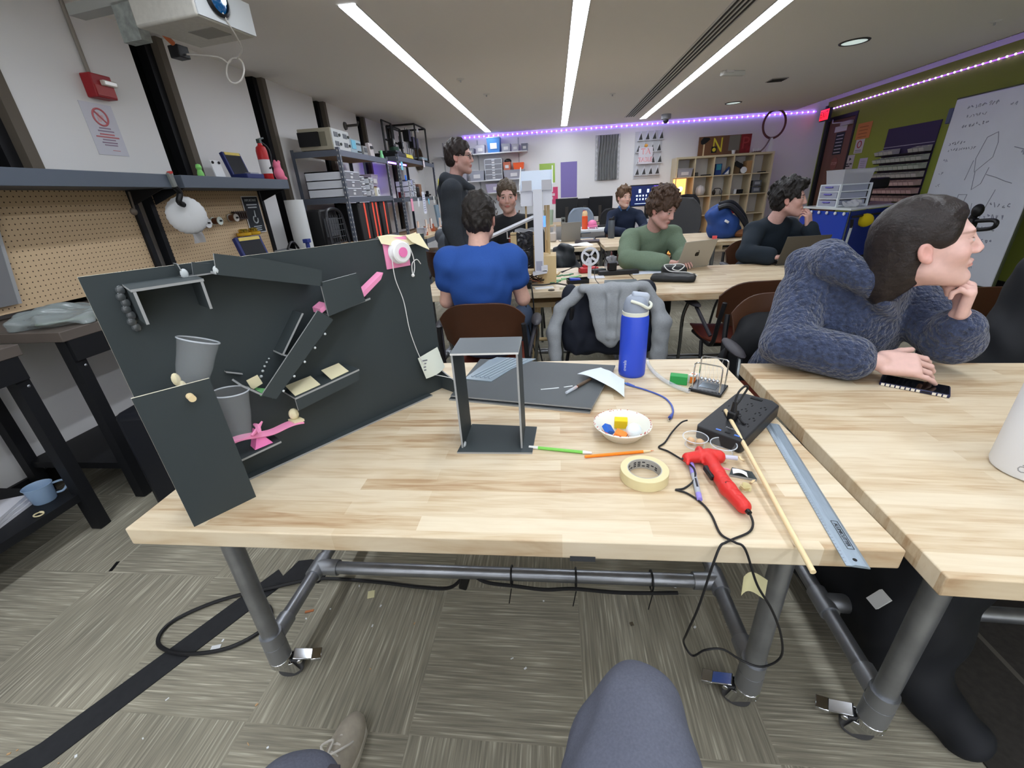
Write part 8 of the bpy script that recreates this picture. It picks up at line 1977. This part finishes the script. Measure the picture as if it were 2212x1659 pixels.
P=dict(loc=(0.78,4.02,0),C=(0.835,3.655,1.165),f=(0.66,-0.72,-0.36),up=(0.12,-0.1,1),s=1.05,nk=(0.80,3.74,1.02),chs=(0.79,3.84,0.86),sR=(0.62,3.73,0.955),sL=(0.965,3.82,0.95),eR=(0.565,3.515,0.812),wR=(0.825,3.41,0.797),eL=(1.035,3.70,0.815),wL=(0.985,3.535,0.785),handR=((0.92,0.30,-0.05),(0.05,0,1),dict(curl=(0.25,0.25,0.3,0.35))),handL=((0.1,-0.9,0.0),(0,0,1),dict(curl=(0.3,0.3,0.3,0.3))),skin=(206,162,152),haircol=(74,56,45),hair='curly',hb=0.0048,hs=0.0065,so=0.010,o=0.018,topname='sweatshirt',topmat=SGREEN,legmat=DARKT,fold=0.005,ff=26,sleeve=0.95)
sit(P,(0.78,4.08,0.58),(0.78,3.66,0.58),(0.78,3.7,0.09),0.14);person('curly haired man in a green sweatshirt working at the silver laptop',P)
SNAVY=M('sweater_navy',(28,38,60),0.9,noise=(120,0.1))
P=dict(loc=(0.98,6.6,0),C=(0.945,6.42,1.215),f=(0.36,-0.93,-0.05),s=1.03,nk=(0.96,6.5,1.07),chs=(0.98,6.54,0.88),sR=(0.80,6.48,0.98),sL=(1.17,6.54,0.97),eR=(0.74,6.32,0.81),wR=(0.92,6.06,0.79),eL=(1.24,6.34,0.81),wL=(1.08,6.06,0.79),handR=((0.9,-0.2,0),(0,0,1)),handL=((-0.9,-0.2,0),(0,0,1)),skin=(210,172,158),haircol=(92,70,52),hair='wavy',hh=0.006,hb=0.006,hs=0.009,topname='sweater',topmat=SNAVY,legmat=DARKT)
sit(P,(0.98,6.62,0.58),(0.98,6.22,0.58),(0.98,6.25,0.09),0.13);t,*_=person('man in a navy sweater with a blue collar at the third row table',P)
for x in(-1,1):MB().box((0.955+0.052*x,6.455,1.075),(0.02,0.075,0.055),(0.3,x*0.5,0)).build('collar',M('collar_blue',(70,104,150),0.8),t,world=True)
STEAL=M('sweater_midnight',(26,36,46),0.9,noise=(120,0.1))
P=dict(loc=(1.80,4.05,0),C=(1.805,3.745,1.185),f=(0.88,-0.46,0.02),s=1.06,nk=(1.755,3.80,1.03),chs=(1.76,3.88,0.86),sR=(1.60,3.76,0.955),sL=(1.93,3.92,0.955),eR=(1.50,3.60,0.812),wR=(1.64,3.46,0.797),eL=(2.04,3.66,0.812),wL=(1.945,3.655,0.985),handR=((0.95,0.1,-0.1),(0,0,1),dict(curl=(0.45,0.5,0.5,0.5))),handL=((-0.22,0.02,1),(0.6,-0.8,0.2),dict(curl=(0.55,0.75,0.85,0.95),thumb=(0.8,0.3,-0.5))),skin=(204,162,152),haircol=(34,31,31),hair='wavy',hb=0.0048,hs=0.0065,o=0.018,so=0.008,topname='sweater',topmat=STEAL,legmat=DARKT,fold=0.005,ff=24,sleeve=0.92)
sit(P,(1.80,4.10,0.58),(1.80,3.68,0.58),(1.8,3.7,0.09),0.14);t,*_=person('dark haired man in a midnight blue sweater holding his hand to his mouth',P)
MB().tube([(1.955+0.036*math.cos(a*0.5236),3.66+0.036*math.sin(a*0.5236),0.962)for a in range(12)],0.006,6,closed=True).build('bracelet',M('bracelet',(120,120,112),0.3,0.8),t,world=True)
SGREY=M('tshirt_grey',(92,97,104),0.9,noise=(150,0.1))
P=dict(loc=(-1.12,4.75,0),C=(-1.10,4.82,1.17),f=(0.72,0.68,-0.1),s=1.0,nk=(-1.12,4.77,1.02),chs=(-1.13,4.75,0.85),sL=(-1.25,4.86,0.95),sR=(-1.00,4.62,0.95),eL=(-1.22,5.0,0.78),eR=(-0.92,4.78,0.74),wL=(-1.0,5.15,0.78),wR=(-0.78,4.98,0.76),skin=(202,162,152),haircol=(40,32,34),hair='short',hb=0.007,hh=0.006,hs=0.009,bulk=1.1,sleeve=0.48,so=0.014,topname='tshirt',topmat=SGREY,legmat=DARKT,handL=((0.7,0.6,0),(0,0,1)),handR=((0.7,0.6,0),(0,0,1)))
sit(P,(-1.14,4.72,0.58),(-0.9,5.02,0.58),(-0.9,5.0,0.09),0.12);person('dark haired person in a grey T-shirt half hidden behind the standing man',P)
dup(chair_blue,(-1.12,4.70,0),-0.75,'shell chair under the person in the grey T-shirt')
TROU=M('trousers_slate',(88,91,104),0.9,noise=(240,0.10),bump=(300,0.3,0.002))
t=thing('person','seated viewer, only grey trousered knees and one pale shoe in view','person',(-0.06,0.12,0))
fd=Field((-0.72,-0.32,0.06),(0.36,0.66,0.75),0.007)
fd.ell((-0.06,-0.12,0.56),(0.17,0.14,0.11),None,0.05)
fd.chain([(0.03,-0.08,0.56),(0.085,0.22,0.562),(0.128,0.425,0.558)],[0.095,0.082,0.056],0.04).chain([(0.128,0.425,0.555),(0.135,0.40,0.3),(0.12,0.33,0.12)],[0.060,0.055,0.05],0.03)
fd.chain([(-0.15,-0.08,0.55),(-0.30,0.15,0.50),(-0.415,0.29,0.485)],[0.09,0.08,0.066],0.04).chain([(-0.415,0.29,0.48),(-0.47,0.34,0.28),(-0.535,0.42,0.13)],[0.066,0.056,0.052],0.03)
fd.ell((0.07,0.33,0.52),(0.075,0.11,0.075),None,0.04).ell((0.15,0.30,0.55),(0.05,0.10,0.07),None,0.04).cap((0.10,0.36,0.50),(0.045,0.30,0.34),0.055,0.06,0.04)
fd.wave(0.004,30,4);field_obj(fd,'trousers',TROU,t)
SHOE=M('shoe_taupe',(168,160,146),0.8,noise=(60,0.08));SOLE=M('shoe_sole',(186,180,166),0.7)
def shoe(x,y,rz):
 T=Matrix.Translation((x,y,0))@Matrix.Rotation(rz,4,'Z')
 b=MB(T);prof=[(-0.035,0.13),(-0.043,0.05),(-0.04,-0.04),(-0.036,-0.12),(0.0,-0.145),(0.036,-0.12),(0.038,-0.04),(0.046,0.05),(0.04,0.11),(0.012,0.148),(-0.018,0.15)]
 b.prism([(p[0],p[1],0.0005)for p in prof],(0,0,0.026));g=b.build('shoe_sole',SOLE,t,world=True,bevel=0.007,seg=3)
 F=Field((x-0.2,y-0.2,0.015),(x+0.2,y+0.2,0.15),0.004);R=np.array(Matrix.Rotation(rz,3,'Z'));L=lambda a,b_,c:V3(x,y,0)+R@V3(a,b_,c)
 F.ell(L(0.002,0.07,0.03),(0.041,0.075,0.042),R,0.02).ell(L(0,-0.03,0.045),(0.037,0.10,0.05),R,0.03).cap(L(0,-0.08,0.06),L(0,-0.09,0.11),0.038,0.036,0.03).plane((0,0,0.02),(0,0,-1))
 field_obj(F,'shoe_upper',SHOE,t)
 b=MB(T)
 for k in range(4):
  yy=-0.01+0.022*k;b=MB(T);b.tube(smooth_path([(-0.026,yy,0.075-0.006*k),(0,yy+0.012,0.098-0.008*k),(0.026,yy+0.004,0.075-0.006*k)],4),0.0034,6);b.build('lace',M('lace_white',(206,202,194),0.8),t,world=True)
 b=MB(T);b.tube(smooth_path([(0,0.01,0.1),(-0.03,0.03,0.096),(-0.01,0.05,0.088),(0,0.015,0.1),(0.03,0.04,0.09),(0.035,0.06,0.07)],5),0.003,6);b.build('lace',M('lace_white',(206,202,194)),t,world=True)
shoe(-0.572,0.505,-0.04);shoe(0.12,0.37,-0.1)
dup(chair_blue,(-0.015,0.115,0),0.0,'brown shell chair of the viewer, only one dark armrest in view')
TAPEB=M('floor_tape_black',(36,37,40),0.75,noise=(40,0.12))
t=thing('floor_tape','long black cable cover strip running diagonally over the carpet','tape',(-1.3,0.8,0.0005))
b=MB();b.prism([(-2.0+1.3,0.10-0.8-0.16,0),(-1.9+1.3,0.06-0.8-0.16,0),(-1.375+1.3,0.495-0.8,0),(-1.06+1.3,1.09-0.8,0),(-1.13+1.3,1.145-0.8,0),(-1.455+1.3,0.53-0.8,0)],(0,0,0.003));b.build('strip',TAPEB,t)
t=thing('floor_tape','loose black sheet scrap at the far end of the cable cover strip','tape',(-1.0,1.14,0.0005))
b=MB();b.prism([(-0.10,-0.06,0),(0.07,-0.05,0),(0.10,0.04,0),(-0.02,0.06,0),(-0.07,0.05,0)],(0,0,0.004));b.build('scrap',TAPEB,t)
t=thing('extension_cable','black cable looping on the carpet and strapped along the cross rail','cable',(-0.6,1.0,0.0))
MB().tube(smooth_path([(-0.33,1.055,0.12),(-0.40,1.07,0.03),(-0.52,1.085,0.008),(-0.70,1.10,0.008),(-0.93,1.10,0.0125),(-1.10,1.05,0.0115),(-1.27,0.99,0.008),(-1.38,0.90,0.0075),(-1.36,0.82,0.0095),(-1.24,0.79,0.0105),(-1.10,0.82,0.0075),(-1.02,0.90,0.0075),(-1.05,0.97,0.0075),(-1.12,1.0,0.0115),(-1.2,1.08,0.0075)],7),0.0065,8).build('floor_cord',CORD,t,world=True)
MB().box((-0.325,1.03,0.125),(0.03,0.03,0.09),(0.1,0.3,0)).build('inline_switch',BLACK,t,world=True,bevel=0.005)
MB().tube(smooth_path([(-0.318,1.03,0.17),(-0.25,1.0,0.15),(-0.15,0.998,0.138),(-0.05,0.995,0.13),(0.05,0.997,0.137),(0.2,0.995,0.13),(0.38,0.998,0.136)],6),0.006,8).build('rail_cord',CORD,t,world=True)
for x in(-0.16,0.055,0.30):MB().tube([(x,1.023+0.031*math.cos(a*0.5236),0.158+0.034*math.sin(a*0.5236))for a in range(12)],0.003,6,closed=True).tube([(x,0.993,0.13),(x-0.01,0.985,0.07)],0.002,5).build('zip_tie',BLACK,t,world=True)
rr=random.Random(31)
for i in range(34):
 x,y=rr.uniform(-1.6,0.5),rr.uniform(0.42,1.15)
 q=thing('floor_scrap','tiny pale paper or foam crumb lying on the carpet','scrap',(x,y,0.0005),rr.uniform(0,3),'pale crumbs scattered on the carpet')
 MB().box((0,0,0.0012),(rr.uniform(0.003,0.010),rr.uniform(0.002,0.006),0.002)).build('crumb',WHITEP if i%3 else M('crumb_tan',(186,150,110),0.8),q)
for(x,y,lab,m_,d)in((-1.15,0.82,'white paper flake inside the cable loop',WHITEP,(0.03,0.02)),(-0.9,0.97,'orange-brown flake between the table legs',M('flake_orange',(176,110,70),0.8),(0.03,0.008)),(-1.86,1.13,'thin black sliver on the carpet at left',BLACK,(0.012,0.05)),(0.24,0.98,'shiny silver nut on the carpet under the table',CHROME,(0.012,0.012)),(-0.70,1.05,'pale tape square on the carpet under the cross rail',M('tape_cream',(222,216,172)),(0.025,0.03))):
 q=thing('floor_scrap',lab,'scrap',(x,y,0.0005),0.3);MB().box((0,0,0.0015),(d[0],d[1],0.003)).build('flake',m_,q)
t=thing('dark_floor_sheet','added dark charcoal sheet with a pale seam, darkening the carpet under the right table','mat',(1.75,0.95,0.0005))  # flat dark sheet added over the carpet to make the floor darker here
b=MB();b.bx(-0.72,0.9,-0.7,0.75,0,0.005);b.build('mat',M('sheet_charcoal',(50,47,44),0.95,noise=(60,0.2)),t);MB().bx(-0.46,-0.445,-0.7,0.75,0.005,0.0058).build('seam',M('sheet_seam',(84,80,74),0.9),t)
t=thing('backpack','large black backpack slumped on the floor under the right table','backpack',(0.965,0.98,0))
fd=Field((0.70,0.55,0.0),(1.36,1.42,0.66),0.010)
fd.rbox((0.99,1.06,0.29),(0.15,0.20,0.27),0.09,Euler((0.12,0.1,0.2)).to_matrix(),0.04).ell((0.965,0.88,0.2),(0.13,0.10,0.17),None,0.04).cap((0.95,0.86,0.09),(0.99,0.70,0.05),0.075,0.045,0.05).wave(0.008,24,3).plane((0,0,0.0062),(0,0,-1));field_obj(fd,'bag_body',M('backpack_black',(21,23,28),0.75,noise=(9,0.25)),t)
MB().box((-0.135,-0.13,0.32),(0.012,0.03,0.045),(0.3,0.3,0.4)).build('white_tag',WHITEP,t)
MB().tube([(-0.02,-0.22,0.10),(0.06,-0.28,0.07)],0.008,6).build('grey_strap',M('strap_grey',(130,132,134),0.6),t)
